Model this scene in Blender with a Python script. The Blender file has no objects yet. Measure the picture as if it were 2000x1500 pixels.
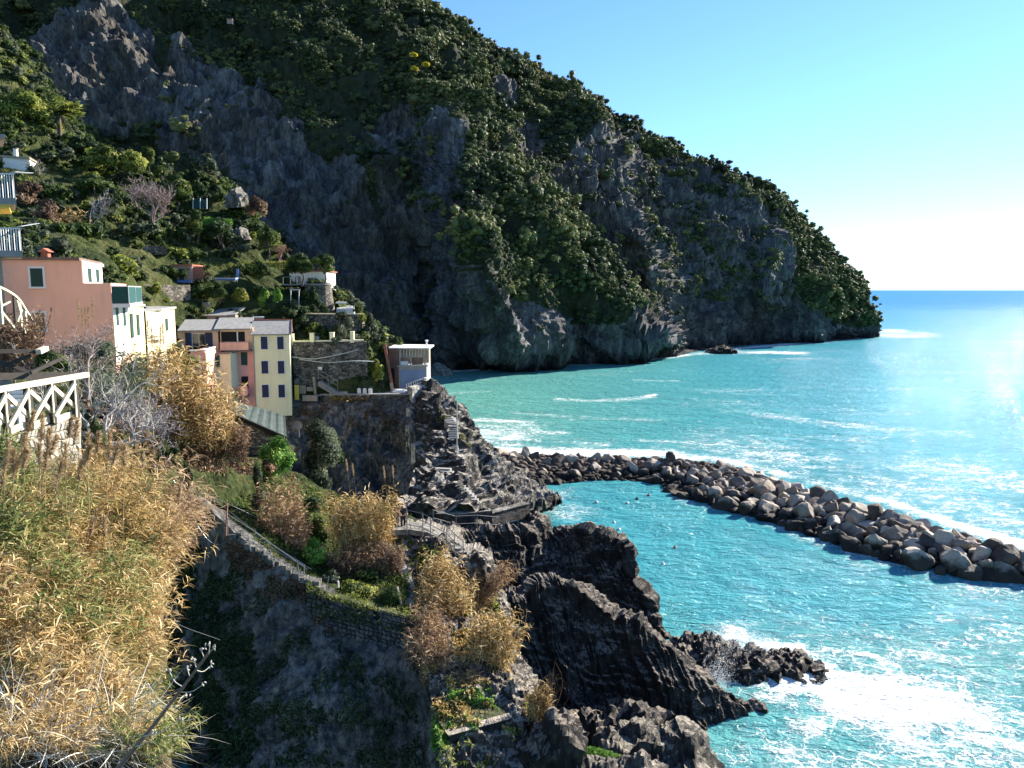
import bpy, math, random
import numpy as np

# ---------------------------------------------------------------- camera, sky, sun, exposure
CAM_H, FPX, PITCH = 26.0, 1500.0, math.atan(184.0/1500.0)
scene = bpy.context.scene
COL = scene.collection
cam_data = bpy.data.cameras.new('camera'); cam = bpy.data.objects.new('camera', cam_data); COL.objects.link(cam)
cam.location = (0, 0, CAM_H); cam.rotation_euler = (math.pi/2-PITCH, 0, 0)
cam_data.sensor_width = 36.0; cam_data.lens = 36.0*FPX/2000.0
cam_data.clip_start = 0.1; cam_data.clip_end = 90000
scene.camera = cam
SUN_AZ, SUN_EL = math.radians(53), math.radians(26)      # azimuth to the right of the view (+Y)
SUN = np.array([math.sin(SUN_AZ)*math.cos(SUN_EL), math.cos(SUN_AZ)*math.cos(SUN_EL), math.sin(SUN_EL)])
world = bpy.data.worlds.new('World'); scene.world = world; world.use_nodes = True
wn = world.node_tree; wn.nodes.clear()
sky = wn.nodes.new('ShaderNodeTexSky'); sky.sky_type = 'NISHITA'; sky.sun_disc = False
sky.sun_elevation = SUN_EL; sky.sun_rotation = SUN_AZ; sky.air_density = 1.0; sky.dust_density = 0.05; sky.ozone_density = 3.0
sky.altitude = 30
bg = wn.nodes.new('ShaderNodeBackground'); bg.inputs['Strength'].default_value = 0.07
wo = wn.nodes.new('ShaderNodeOutputWorld')
tint = wn.nodes.new('ShaderNodeMix'); tint.data_type = 'RGBA'; tint.blend_type = 'MULTIPLY'; tint.inputs[0].default_value = 1.0; tint.inputs[7].default_value = (0.70, 0.92, 1.16, 1)
wn.links.new(sky.outputs[0], tint.inputs[6]); wn.links.new(tint.outputs[2], bg.inputs[0]); wn.links.new(bg.outputs[0], wo.inputs[0])
sun_data = bpy.data.lights.new('sun', 'SUN'); sun_data.energy = 5.0; sun_data.angle = math.radians(0.5); sun_data.color = (1.0, 0.93, 0.82)
sun = bpy.data.objects.new('sun', sun_data); COL.objects.link(sun)
sun.rotation_euler = (math.pi/2-SUN_EL, 0, math.pi-SUN_AZ)
scene.view_settings.view_transform = 'Standard'; scene.view_settings.look = 'None'
scene.view_settings.exposure = 1.62; scene.view_settings.gamma = 1.0
scene.view_settings.use_curve_mapping = False
scene.cycles.max_bounces = 6; scene.cycles.diffuse_bounces = 3; scene.cycles.glossy_bounces = 2
scene.cycles.transmission_bounces = 2; scene.cycles.transparent_max_bounces = 6; scene.cycles.volume_bounces = 0
scene.cycles.caustics_reflective = False; scene.cycles.caustics_refractive = False

# ---------------------------------------------------------------- geometry helpers
SP, CP = math.sin(PITCH), math.cos(PITCH)
def at(px, py, Y):
    """world point seen at photo position (px, py), Y metres ahead"""
    u = (np.asarray(px, float)-1000)/FPX; v = (750-np.asarray(py, float))/FPX
    dy = CP+v*SP; dz = -SP+v*CP; t = np.asarray(Y, float)/dy
    u, t, dz = np.broadcast_arrays(u, t, dz)
    return np.stack([u*t, dy*t, CAM_H+dz*t], -1)
def atz(px, py, z=0.0):
    u = (np.asarray(px, float)-1000)/FPX; v = (750-np.asarray(py, float))/FPX
    dy = CP+v*SP; dz = -SP+v*CP; t = (np.asarray(z, float)-CAM_H)/dz
    return np.stack(np.broadcast_arrays(u*t, dy*t, CAM_H+dz*t), -1)
def proj(P):
    P = np.asarray(P, float); x, y, z = P[..., 0], P[..., 1], P[..., 2]-CAM_H
    f = y*CP-z*SP; up = y*SP+z*CP
    return 1000+FPX*x/f, 750-FPX*up/f
_rng = np.random.RandomState(11)
_perm = np.concatenate([_rng.permutation(256)]*3)
_grad = _rng.normal(size=(256, 3)); _grad /= np.linalg.norm(_grad, axis=1)[:, None]
def noise(P):
    P = np.asarray(P, float); i = np.floor(P).astype(int); f = P-i; i &= 255
    w = f*f*f*(f*(f*6-15)+10); r = 0
    for a in (0, 1):
        for b in (0, 1):
            for c in (0, 1):
                h = _perm[_perm[_perm[i[..., 0]+a]+i[..., 1]+b]+i[..., 2]+c]
                g = _grad[h]; d = f-np.array([a, b, c])
                k = (w[..., 0] if a else 1-w[..., 0])*(w[..., 1] if b else 1-w[..., 1])*(w[..., 2] if c else 1-w[..., 2])
                r = r+k*(g*d).sum(-1)
    return r*1.5
def fbm(P, oct=4, lac=2.1, gain=0.5, ridged=False):
    P = np.asarray(P, float)@_R0; s = 0; a = 1.0
    for k in range(oct):
        n = noise(P+17.3*k)
        s = s+a*((1-2*np.abs(n))-0.4 if ridged else n); P = (P*lac)@_R1; a *= gain
    return s
def rotm(ax, ang):
    ax = np.array(ax, float); ax /= np.linalg.norm(ax); K = np.array([[0, -ax[2], ax[1]], [ax[2], 0, -ax[0]], [-ax[1], ax[0], 0]])
    return np.eye(3)+math.sin(ang)*K+(1-math.cos(ang))*K@K
_R0, _R1 = rotm((0.3, 0.5, 0.8), 0.93), rotm((0.7, -0.4, 0.5), 1.31)
def strata(P, d, period, seed=0.0, fold=1.0, fsize=4.0):
    """layered relief: beds stacked along direction d, folded and broken"""
    P = np.asarray(P, float); d = np.array(d, float); d /= np.linalg.norm(d)
    q = (P@d)/period+fold*(2.2*fbm(P/fsize+seed, 2)+0.35*fbm(P/(fsize*0.25)+seed, 2))
    z = np.zeros_like(q); c = fbm(P/2.2+seed, 2)*0.5
    k = fbm(np.stack([q, z+seed, c], -1), 2)+0.6*fbm(np.stack([q*2.7, z+seed+9, c], -1), 1)
    return np.clip(k*1.5, -0.8, 0.8)+0.25*k
def smooth(a, b, x):
    t = np.clip((np.asarray(x, float)-a)/(b-a), 0, 1); return t*t*(3-2*t)
def ip(x, pts):
    pts = sorted(pts); return np.interp(x, [p[0] for p in pts], [p[1] for p in pts])

def mesh_np(name, V, faces, mat_list=None, smooth_shade=False, mat_idx=None):
    """faces: (n,3) or (n,4) int array, or a list of such arrays"""
    me = bpy.data.meshes.new(name)
    V = np.ascontiguousarray(V, dtype=np.float32).reshape(-1, 3)
    fl = faces if isinstance(faces, list) else [faces]
    fl = [np.asarray(f, dtype=np.int32) for f in fl if len(f)]
    loops = np.concatenate([f.ravel() for f in fl]); tot = np.concatenate([np.full(len(f), f.shape[1], np.int32) for f in fl])
    start = np.concatenate([[0], np.cumsum(tot)[:-1]]).astype(np.int32)
    me.vertices.add(len(V)); me.vertices.foreach_set('co', V.ravel())
    me.loops.add(len(loops)); me.loops.foreach_set('vertex_index', loops)
    me.polygons.add(len(tot)); me.polygons.foreach_set('loop_start', start)
    me.polygons.foreach_set('use_smooth', np.full(len(tot), smooth_shade, dtype=bool))
    for m in (mat_list or []): me.materials.append(m)
    if mat_idx is not None: me.polygons.foreach_set('material_index', np.asarray(mat_idx, np.int32))
    me.update(calc_edges=True); me.validate()
    return me
def link(name, me, parent=None, label=None, cat=None, group=None, kind=None, loc=None):
    o = bpy.data.objects.new(name, me); COL.objects.link(o)
    if parent is not None: o.parent = parent
    if label: o['label'] = label
    if cat: o['category'] = cat
    if group: o['group'] = group
    if kind: o['kind'] = kind
    if loc is not None: o.location = [float(c) for c in loc]
    return o
def empty(name, loc, label=None, cat=None, group=None, rotz=0.0):
    o = bpy.data.objects.new(name, None); COL.objects.link(o); o.location = [float(c) for c in loc]; o.rotation_euler = (0, 0, rotz)
    o.empty_display_size = 0.2
    if label: o['label'] = label
    if cat: o['category'] = cat
    if group: o['group'] = group
    return o
def vattr(me, name, arr):
    a = me.attributes.new(name, 'FLOAT', 'POINT'); a.data.foreach_set('value', np.asarray(arr, np.float32).ravel())
def grid_faces(nr, nc, wrap=False):
    r = np.arange(nr-1)[:, None]*nc; c = np.arange(nc if wrap else nc-1)[None, :]; c2 = (c+1) % nc
    return np.stack([r+c, r+c2, r+nc+c2, r+nc+c], -1).reshape(-1, 4)
def grid_normals(G):
    du = np.gradient(G, axis=1); dv = np.gradient(G, axis=0); n = np.cross(du, dv)
    return n/np.maximum(np.linalg.norm(n, axis=-1, keepdims=True), 1e-9)
def resample(pts, n, smoothc=True):
    pts = np.asarray(pts, float); d = np.linalg.norm(np.diff(pts, axis=0), axis=1)+1e-6
    s = np.concatenate([[0], np.cumsum(d)])/d.sum(); t = np.linspace(0, 1, n)
    if not smoothc or len(pts) < 3: return np.stack([np.interp(t, s, pts[:, k]) for k in range(3)], -1)
    # catmull-rom on non uniform parameter (finite difference tangents)
    m = np.gradient(pts, s, axis=0); i = np.clip(np.searchsorted(s, t)-1, 0, len(pts)-2); h = (s[i+1]-s[i])
    x = ((t-s[i])/h)[:, None]; h = h[:, None]
    return (2*x**3-3*x**2+1)*pts[i]+(x**3-2*x**2+x)*h*m[i]+(-2*x**3+3*x**2)*pts[i+1]+(x**3-x**2)*h*m[i+1]
def loft(curves, nu, nseg, lin=False):
    """curves: list of lists of world points; returns grid (rows, nu, 3)"""
    R = [resample(c, nu, not lin) for c in curves]; n = sum(nseg)+1
    s = np.concatenate([[0], np.cumsum(nseg)]).astype(float); t = np.arange(n)
    R = np.array(R)
    out = np.empty((n, nu, 3)); i = np.clip(np.searchsorted(s, t, side='right')-1, 0, len(R)-2)
    x = ((t-s[i])/(s[i+1]-s[i]))[:, None, None]
    a, b = R[i], R[i+1]
    return a+(b-a)*x
def C(*pts):
    """curve through photo points (px, py, Y)"""
    return [at(*p) for p in pts]

# ---------------------------------------------------------------- materials
class N:
    def __init__(s, name):
        s.m = bpy.data.materials.new(name); s.m.use_nodes = True; s.t = s.m.node_tree; s.t.nodes.clear()
        s.out = s.t.nodes.new('ShaderNodeOutputMaterial'); s.b = s.t.nodes.new('ShaderNodeBsdfPrincipled')
        s.t.links.new(s.b.outputs[0], s.out.inputs[0]); s.geo = s.t.nodes.new('ShaderNodeNewGeometry')
    def n(s, typ, **kw):
        x = s.t.nodes.new(typ)
        for k, v in kw.items(): setattr(x, k, v)
        return x
    def l(s, a, b): s.t.links.new(a, b)
    def pos(s, scale=(1, 1, 1), obj=False, rot=(0, 0, 0)):
        mp = s.n('ShaderNodeMapping'); mp.inputs['Scale'].default_value = scale; mp.inputs['Rotation'].default_value = rot
        if obj: s.l(s.n('ShaderNodeTexCoord').outputs['Object'], mp.inputs[0])
        else: s.l(s.geo.outputs['Position'], mp.inputs[0])
        return mp.outputs[0]
    def noise(s, scale, vec=None, detail=4, rough=0.55, dist=0.0):
        x = s.n('ShaderNodeTexNoise'); x.inputs['Scale'].default_value = scale; x.inputs['Detail'].default_value = detail
        x.inputs['Roughness'].default_value = rough; x.inputs['Distortion'].default_value = dist
        s.l(vec if vec is not None else s.pos(), x.inputs['Vector']); return x.outputs['Fac']
    def ramp(s, fac, stops, interp='LINEAR'):
        r = s.n('ShaderNodeValToRGB'); r.color_ramp.interpolation = interp; e = r.color_ramp.elements
        while len(e) > 1: e.remove(e[-1])
        e[0].position = stops[0][0]; c = stops[0][1]; e[0].color = c if len(c) == 4 else (*c, 1)
        for p, c in stops[1:]:
            k = e.new(p); k.color = c if len(c) == 4 else (*c, 1)
        s.l(fac, r.inputs[0]); return r.outputs[0]
    def mix(s, fac, a, b, mode='MIX'):
        x = s.n('ShaderNodeMix', data_type='RGBA', blend_type=mode)
        for v, i in ((fac, 0), (a, 6), (b, 7)):
            if isinstance(v, (int, float)): x.inputs[i].default_value = v
            elif isinstance(v, tuple): x.inputs[i].default_value = (*v[:3], 1)
            else: s.l(v, x.inputs[i])
        return x.outputs[2]
    def math(s, op, a, b=0.0, c=None):
        x = s.n('ShaderNodeMath', operation=op)
        for i, v in enumerate((a, b) if c is None else (a, b, c)):
            if isinstance(v, (int, float)): x.inputs[i].default_value = v
            else: s.l(v, x.inputs[i])
        return x.outputs[0]
    def attr(s, name):
        a = s.n('ShaderNodeAttribute'); a.attribute_name = name; return a.outputs['Fac']
    def bump(s, h, strength=0.5, dist=0.1, prev=None):
        b = s.n('ShaderNodeBump'); b.inputs['Strength'].default_value = strength; b.inputs['Distance'].default_value = dist
        s.l(h, b.inputs['Height'])
        if prev is not None: s.l(prev, b.inputs['Normal'])
        return b.outputs[0]
    def done(s, color=None, rough=None, normal=None, spec=None):
        for k, v in (('Base Color', color), ('Roughness', rough), ('Normal', normal), ('Specular IOR Level', spec)):
            if v is None: continue
            if isinstance(v, tuple): s.b.inputs[k].default_value = (*v[:3], 1)
            elif isinstance(v, (int, float)): s.b.inputs[k].default_value = v
            else: s.l(v, s.b.inputs[k])
        return s.m
def rock_mat(name, c1, c2, c3, scale=1.0, strata=None, bump=0.6, top=None):
    """rock: three tones on noise, cracks, optional strata frequency; top: colour of surfaces that face up (painted paler as if sunlit; green on the ravine rock)"""
    s = N(name); p = s.pos()
    n1 = s.noise(0.12*scale, p, 5, 0.6); n2 = s.noise(0.9*scale, p, 6, 0.65)
    v = s.pos((1.0, 1.0, 0.28)); n3 = s.noise(1.3*scale, v, 4, 0.6)
    col = s.ramp(n2, [(0.32, c1), (0.5, c2), (0.7, c3)])
    col = s.mix(s.ramp(n1, [(0.4, (0, 0, 0)), (0.62, (1, 1, 1))]), col, s.mix(1.0, col, (0.62, 0.6, 0.58), 'MULTIPLY'))
    vo = s.n('ShaderNodeTexVoronoi', feature='DISTANCE_TO_EDGE'); vo.inputs['Scale'].default_value = 0.8*scale
    wv = s.n('ShaderNodeMixRGB'); wv.inputs[0].default_value = 0.15; s.l(v, wv.inputs[1]); s.l(s.math('MULTIPLY', n2, 3.0), wv.inputs[2]); s.l(wv.outputs[0], vo.inputs['Vector'])
    crack = s.ramp(vo.outputs['Distance'], [(0.0, (0.35, 0.35, 0.35)), (0.05, (1, 1, 1))])
    col = s.mix(0.8, col, crack, 'MULTIPLY')
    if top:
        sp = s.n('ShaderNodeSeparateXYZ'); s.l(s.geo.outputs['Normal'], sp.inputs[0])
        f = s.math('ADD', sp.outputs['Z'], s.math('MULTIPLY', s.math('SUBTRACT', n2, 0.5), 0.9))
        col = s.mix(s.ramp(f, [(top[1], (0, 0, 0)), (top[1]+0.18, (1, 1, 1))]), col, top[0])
    h = s.math('ADD', s.math('MULTIPLY', n2, 1.0), s.math('MULTIPLY', n3, 0.8))
    h = s.math('ADD', h, s.math('MULTIPLY', s.ramp(vo.outputs['Distance'], [(0, (0, 0, 0)), (0.08, (1, 1, 1))]), 0.25))
    if strata:      # (bed frequency, direction as mapping scale, weight)
        wf = s.noise(strata[0], s.pos(strata[1]), 6, 0.7, 1.2)
        h = s.math('ADD', h, s.math('MULTIPLY', wf, strata[2]))
        col = s.mix(0.6, col, s.ramp(wf, [(0.38, (0.5, 0.5, 0.5)), (0.6, (1.25, 1.2, 1.15))]), 'MULTIPLY')
    return s.done(col, 0.85, s.bump(h, bump, 0.35/scale), 0.25)
def plain(name, c, rough=0.7, var=0.12, scale=3.0, bump=0.1, spec=0.3, metal=0.0, dirt=None):
    s = N(name); n = s.noise(scale, s.pos(), 5, 0.6)
    a = tuple(x*(1-var) for x in c); b = tuple(min(1, x*(1+var)) for x in c)
    col = s.ramp(n, [(0.3, a), (0.7, b)])
    if dirt:
        v = s.pos((1.2, 1.2, 0.18)); d = s.noise(2.0, v, 5, 0.7)
        col = s.mix(s.ramp(d, [(0.5, (0, 0, 0)), (0.75, (dirt[1],)*3)]), col, dirt[0])
    s.b.inputs['Metallic'].default_value = metal
    return s.done(col, rough, s.bump(s.noise(scale*8, s.pos(), 3), bump, 0.02), spec)
def leaf_mat(name, cols, transl=0.25, rnd=True, wood_noise=0.35):
    """foliage: hue by instance and by clump; some light passes through the leaves"""
    s = N(name)
    n = s.noise(wood_noise, s.pos(), 3, 0.6); n2 = s.noise(wood_noise*9, s.pos(), 2)
    f = s.math('ADD', s.math('MULTIPLY', n, 0.75), s.math('MULTIPLY', n2, 0.35))
    if rnd:
        oi = s.n('ShaderNodeObjectInfo'); f = s.math('ADD', f, s.math('MULTIPLY', s.math('SUBTRACT', oi.outputs['Random'], 0.5), 0.45))
    k = len(cols); col = s.ramp(f, [(0.3+0.45*i/(k-1), c) for i, c in enumerate(cols)])
    s.done(col, 0.6, None, 0.25)
    if transl > 0:
        tr = s.n('ShaderNodeBsdfTranslucent'); s.l(col, tr.inputs[0]); mx = s.n('ShaderNodeMixShader'); mx.inputs[0].default_value = transl
        s.l(s.b.outputs[0], mx.inputs[1]); s.l(tr.outputs[0], mx.inputs[2]); s.l(mx.outputs[0], s.out.inputs[0])
    return s.m
# ---------------------------------------------------------------- sea
def sea_material():
    s = N('sea_water'); p = s.pos()
    foam = s.attr('foam'); far = s.attr('far'); green = s.attr('green')
    # water body colour: milky turquoise near the shore, bluer farther out
    n = s.noise(0.03, p, 4, 0.6)
    ca = s.mix(green, (0.06, 0.30, 0.34), (0.13, 0.345, 0.27))
    ca = s.mix(far, ca, (0.03, 0.20, 0.46))
    ca = s.mix(s.ramp(n, [(0.35, (0, 0, 0)), (0.7, (0.55,)*3)]), ca, s.mix(1.0, ca, (0.7, 0.8, 0.85), 'MULTIPLY'))
    # foam lace: warped cell edges and streaks, wide where the foam value is high
    q = s.pos((1.0, 1.35, 1.0), rot=(0, 0, 0.35)); w = s.n('ShaderNodeVectorMath', operation='ADD'); wn_ = s.n('ShaderNodeTexNoise'); wn_.inputs['Scale'].default_value = 0.55
    wn_.inputs['Detail'].default_value = 4; s.l(q, wn_.inputs['Vector'])
    sc = s.n('ShaderNodeVectorMath', operation='SCALE'); s.l(wn_.outputs['Color'], sc.inputs[0]); sc.inputs['Scale'].default_value = 3.2
    s.l(q, w.inputs[0]); s.l(sc.outputs[0], w.inputs[1])
    def lace(scale):
        vo = s.n('ShaderNodeTexVoronoi', feature='DISTANCE_TO_EDGE'); vo.inputs['Scale'].default_value = scale; s.l(w.outputs[0], vo.inputs['Vector']); return vo.outputs['Distance']
    l1, l2 = lace(0.62), lace(1.9)
    edge = s.math('MINIMUM', s.math('MULTIPLY', l1, 1.0), s.math('MULTIPLY', l2, 1.5))
    nf = s.noise(0.33, q, 6, 0.72); nf2 = s.noise(2.2, q, 5, 0.7)
    body = s.math('ADD', s.math('MULTIPLY', nf, 0.72), s.math('MULTIPLY', nf2, 0.28))
    th = s.math('SUBTRACT', 0.80, s.math('MULTIPLY', foam, 0.52))
    solid = s.math('MULTIPLY', s.math('SUBTRACT', body, th), 9.0)
    lc = s.math('SUBTRACT', s.math('MULTIPLY', foam, 0.17), edge); lc = s.math('ADD', s.math('MULTIPLY', lc, 11.0), s.math('MULTIPLY', s.math('SUBTRACT', nf, 0.56), 3.2))
    fm = s.n('ShaderNodeClamp'); s.l(s.math('MAXIMUM', solid, lc), fm.inputs[0])
    fc = s.math('MULTIPLY', fm.outputs[0], s.ramp(foam, [(0.0, (0, 0, 0)), (0.12, (1, 1, 1))]))
    fc2 = s.math('MULTIPLY', fc, s.math('ADD', 0.35, s.math('MULTIPLY', nf2, 1.1)))
    fcc = s.n('ShaderNodeClamp'); s.l(fc2, fcc.inputs[0]); fc = fcc.outputs[0]
    col = s.mix(fc, ca, (0.8, 0.82, 0.82))
    rg = s.math('ADD', s.math('ADD', 0.055, s.math('MULTIPLY', far, 0.30)), s.math('MULTIPLY', fc, 0.6))
    # waves
    qa = s.pos((1.0, 1.9, 1.0), rot=(0, 0, -0.25)); h1 = s.noise(0.42, qa, 3, 0.6, 0.6); h2 = s.noise(1.7, qa, 4, 0.62, 0.4); h3 = s.noise(6.5, p, 3, 0.6)
    h = s.math('ADD', s.math('MULTIPLY', h1, 0.8), s.math('ADD', s.math('MULTIPLY', h2, 0.34), s.math('MULTIPLY', h3, 0.11)))
    h = s.math('ADD', h, s.math('MULTIPLY', fc, 0.08))
    nm = s.bump(h, 1.0, 0.75)
    s.done(col, 0.7, nm, 0.0)
    fr = s.n('ShaderNodeFresnel'); fr.inputs['IOR'].default_value = 1.33; s.l(nm, fr.inputs['Normal'])
    cap = s.math('SUBTRACT', 0.45, s.math('MULTIPLY', far, 0.35)); k = s.math('MULTIPLY', s.math('MINIMUM', fr.outputs[0], cap), s.math('SUBTRACT', 1.0, s.math('MULTIPLY', fc, 0.85)))
    gl = s.n('ShaderNodeBsdfGlossy'); s.l(rg, gl.inputs['Roughness']); s.l(nm, gl.inputs['Normal']); mx = s.n('ShaderNodeMixShader'); s.l(k, mx.inputs[0]); s.l(s.b.outputs[0], mx.inputs[1]); s.l(gl.outputs[0], mx.inputs[2]); s.l(mx.outputs[0], s.out.inputs[0])
    return s.m
def build_sea():
    # rows at growing distance, columns fan out: finer near the camera
    Yr = np.concatenate([np.geomspace(22, 520, 420), np.geomspace(540, 60000, 60)])
    U = np.linspace(-0.95, 1.6, 520)
    Yg, Ug = np.meshgrid(Yr, U, indexing='ij'); X = Ug*(Yg+40); P = np.stack([X, Yg, np.zeros_like(X)], -1)
    px, py = proj(P)
    k = smooth(700, 150, Yg)
    z = k*(0.16*fbm(np.stack([X*0.10+Yg*0.03, Yg*0.2, 0*X], -1), 3)+0.10*fbm(np.stack([X*0.35, Yg*0.6, 0*X+5], -1), 3))
    foam = np.zeros_like(X)
    def blob(cx, cy, rx, ry, a, rot=0.0):
        c, s_ = math.cos(rot), math.sin(rot); dx, dy = px-cx, py-cy
        d = ((dx*c+dy*s_)/rx)**2+((-dx*s_+dy*c)/ry)**2
        np.maximum(foam, a*np.exp(-d), out=foam)
    def line(pts, w, a):
        for (x0, y0), (x1, y1) in zip(pts[:-1], pts[1:]):
            t = np.clip(((px-x0)*(x1-x0)+(py-y0)*(y1-y0))/((x1-x0)**2+(y1-y0)**2), 0, 1)
            d = np.hypot(px-(x0+t*(x1-x0)), (py-(y0+t*(y1-y0)))*1.6)
            np.maximum(foam, a*np.exp(-(d/w)**2), out=foam)
    # foreground wash
    blob(1720, 1370, 290, 75, 1.0, 0.15); blob(1560, 1330, 170, 55, 1.0); blob(1850, 1440, 300, 80, 0.72); blob(1480, 1470, 200, 50, 0.75)
    blob(1500, 1265, 190, 32, 0.7, 0.05); blob(1800, 1290, 260, 60, 0.5, 0.15); blob(1960, 1240, 130, 60, 0.42); blob(1700, 1480, 400, 60, 0.62)
    blob(1430, 1240, 60, 25, 0.8); blob(1590, 1430, 60, 45, 1.0)
    # seaward side of the breakwater
    line([(940, 880), (1090, 884), (1300, 885), (1450, 905), (1600, 945), (1750, 985), (1900, 1035), (2050, 1080)], 17, 0.95)
    line([(1380, 870), (1600, 915), (1800, 970), (2050, 1030)], 60, 0.60)
    line([(1750, 905), (1900, 925), (2050, 960)], 55, 0.46)
    # lagoon side
    line([(1330, 975), (1440, 1005), (1570, 1050), (1730, 1102), (1900, 1140), (2050, 1150)], 13, 0.6)
    blob(1690, 1090, 70, 18, 0.55); blob(1950, 1150, 90, 18, 0.6); blob(1110, 1000, 60, 20, 0.6); blob(1080, 965, 60, 12, 0.55)
    # inshore streaks by the cliff of stairs
    blob(980, 850, 100, 32, 0.68); line([(1000, 805), (1120, 815), (1300, 822)], 8, .42); line([(1400, 800), (1650, 830), (1900, 850)], 14, .40); line([(1250, 860), (1420, 868)], 9, .5); blob(960, 880, 60, 14, 0.9); line([(920, 820), (1040, 826)], 9, 0.62); line([(1080, 862), (1190, 868)], 8, 0.5)
    line([(1085, 779), (1150, 783), (1200, 781)], 6, 0.55); line([(1170, 782), (1240, 779), (1282, 771)], 7, 0.74); line([(880, 768), (960, 764)], 4, 0.5); line([(1020, 840), (1110, 846)], 8, 0.6)
    line([(1240, 742), (1330, 744)], 3, 0.5)
    # foot of the headland
    line([(850, 727), (1030, 716), (1200, 708), (1330, 694), (1480, 677), (1650, 664), (1710, 655)], 5, 0.95)
    line([(1340, 690), (1500, 688), (1580, 690)], 6, 0.75); blob(1760, 655, 75, 7, 0.85); blob(1740, 648, 40, 5, 1.0)
    foam = foam*(0.82+0.5*np.clip(fbm(np.stack([X*0.045, Yg*0.045, 0*X+9], -1), 4), -1, 1))
    # wind caps offshore
    cap = np.clip(fbm(np.stack([X*0.02, Yg*0.05, 0*X+3], -1), 4)-0.05, 0, 1)*0.42*smooth(1000, 200, Yg)*smooth(70, 100, Yg)
    foam = np.clip(np.maximum(foam, cap), 0, 1)
    me = mesh_np('sea', P+np.stack([0*z, 0*z, z], -1), grid_faces(*X.shape), [sea_material()], True)
    vattr(me, 'foam', foam); vattr(me, 'far', smooth(110, 1600, Yg)**0.7*0.95)
    vattr(me, 'green', smooth(1650, 850, px)*smooth(1000, 780, py)*smooth(620, 680, py)*0.95+0.35*smooth(1180, 1300, py))
    link('sea', me, kind='structure')
build_sea()
# ---------------------------------------------------------------- the headland
SKY = [(-700, -420), (-300, -330), (0, -260), (300, -190), (600, -110), (760, -35), (830, 0), (880, 40), (960, 95), (1050, 130), (1130, 172), (1200, 232), (1300, 283), (1380, 322), (1430, 338), (1500, 372), (1560, 430), (1620, 503), (1660, 550), (1684, 600), (1694, 640), (1697, 652)]
BOT = [(-700, 800, 165), (-300, 790, 185), (0, 770, 205), (300, 755, 222), (600, 742, 236), (860, 724, 248), (1030, 716, 260), (1200, 707, 276), (1320, 693, 308), (1460, 675, 362), (1600, 666, 392), (1650, 663, 402), (1697, 659, 428)]
SKD = [(-700, 330), (0, 380), (600, 405), (830, 415), (1100, 418), (1400, 424), (1600, 432), (1697, 433)]
def ridge(px, py, line, wl, wr, A):
    c = ip(py, [(p[1], p[0]) for p in line]); d = px-c; a = ip(py, A)
    return -a*np.where(d < 0, np.exp(-(np.abs(d)/wl)**1.6), np.exp(-(np.abs(d)/wr)**1.6))
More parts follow.
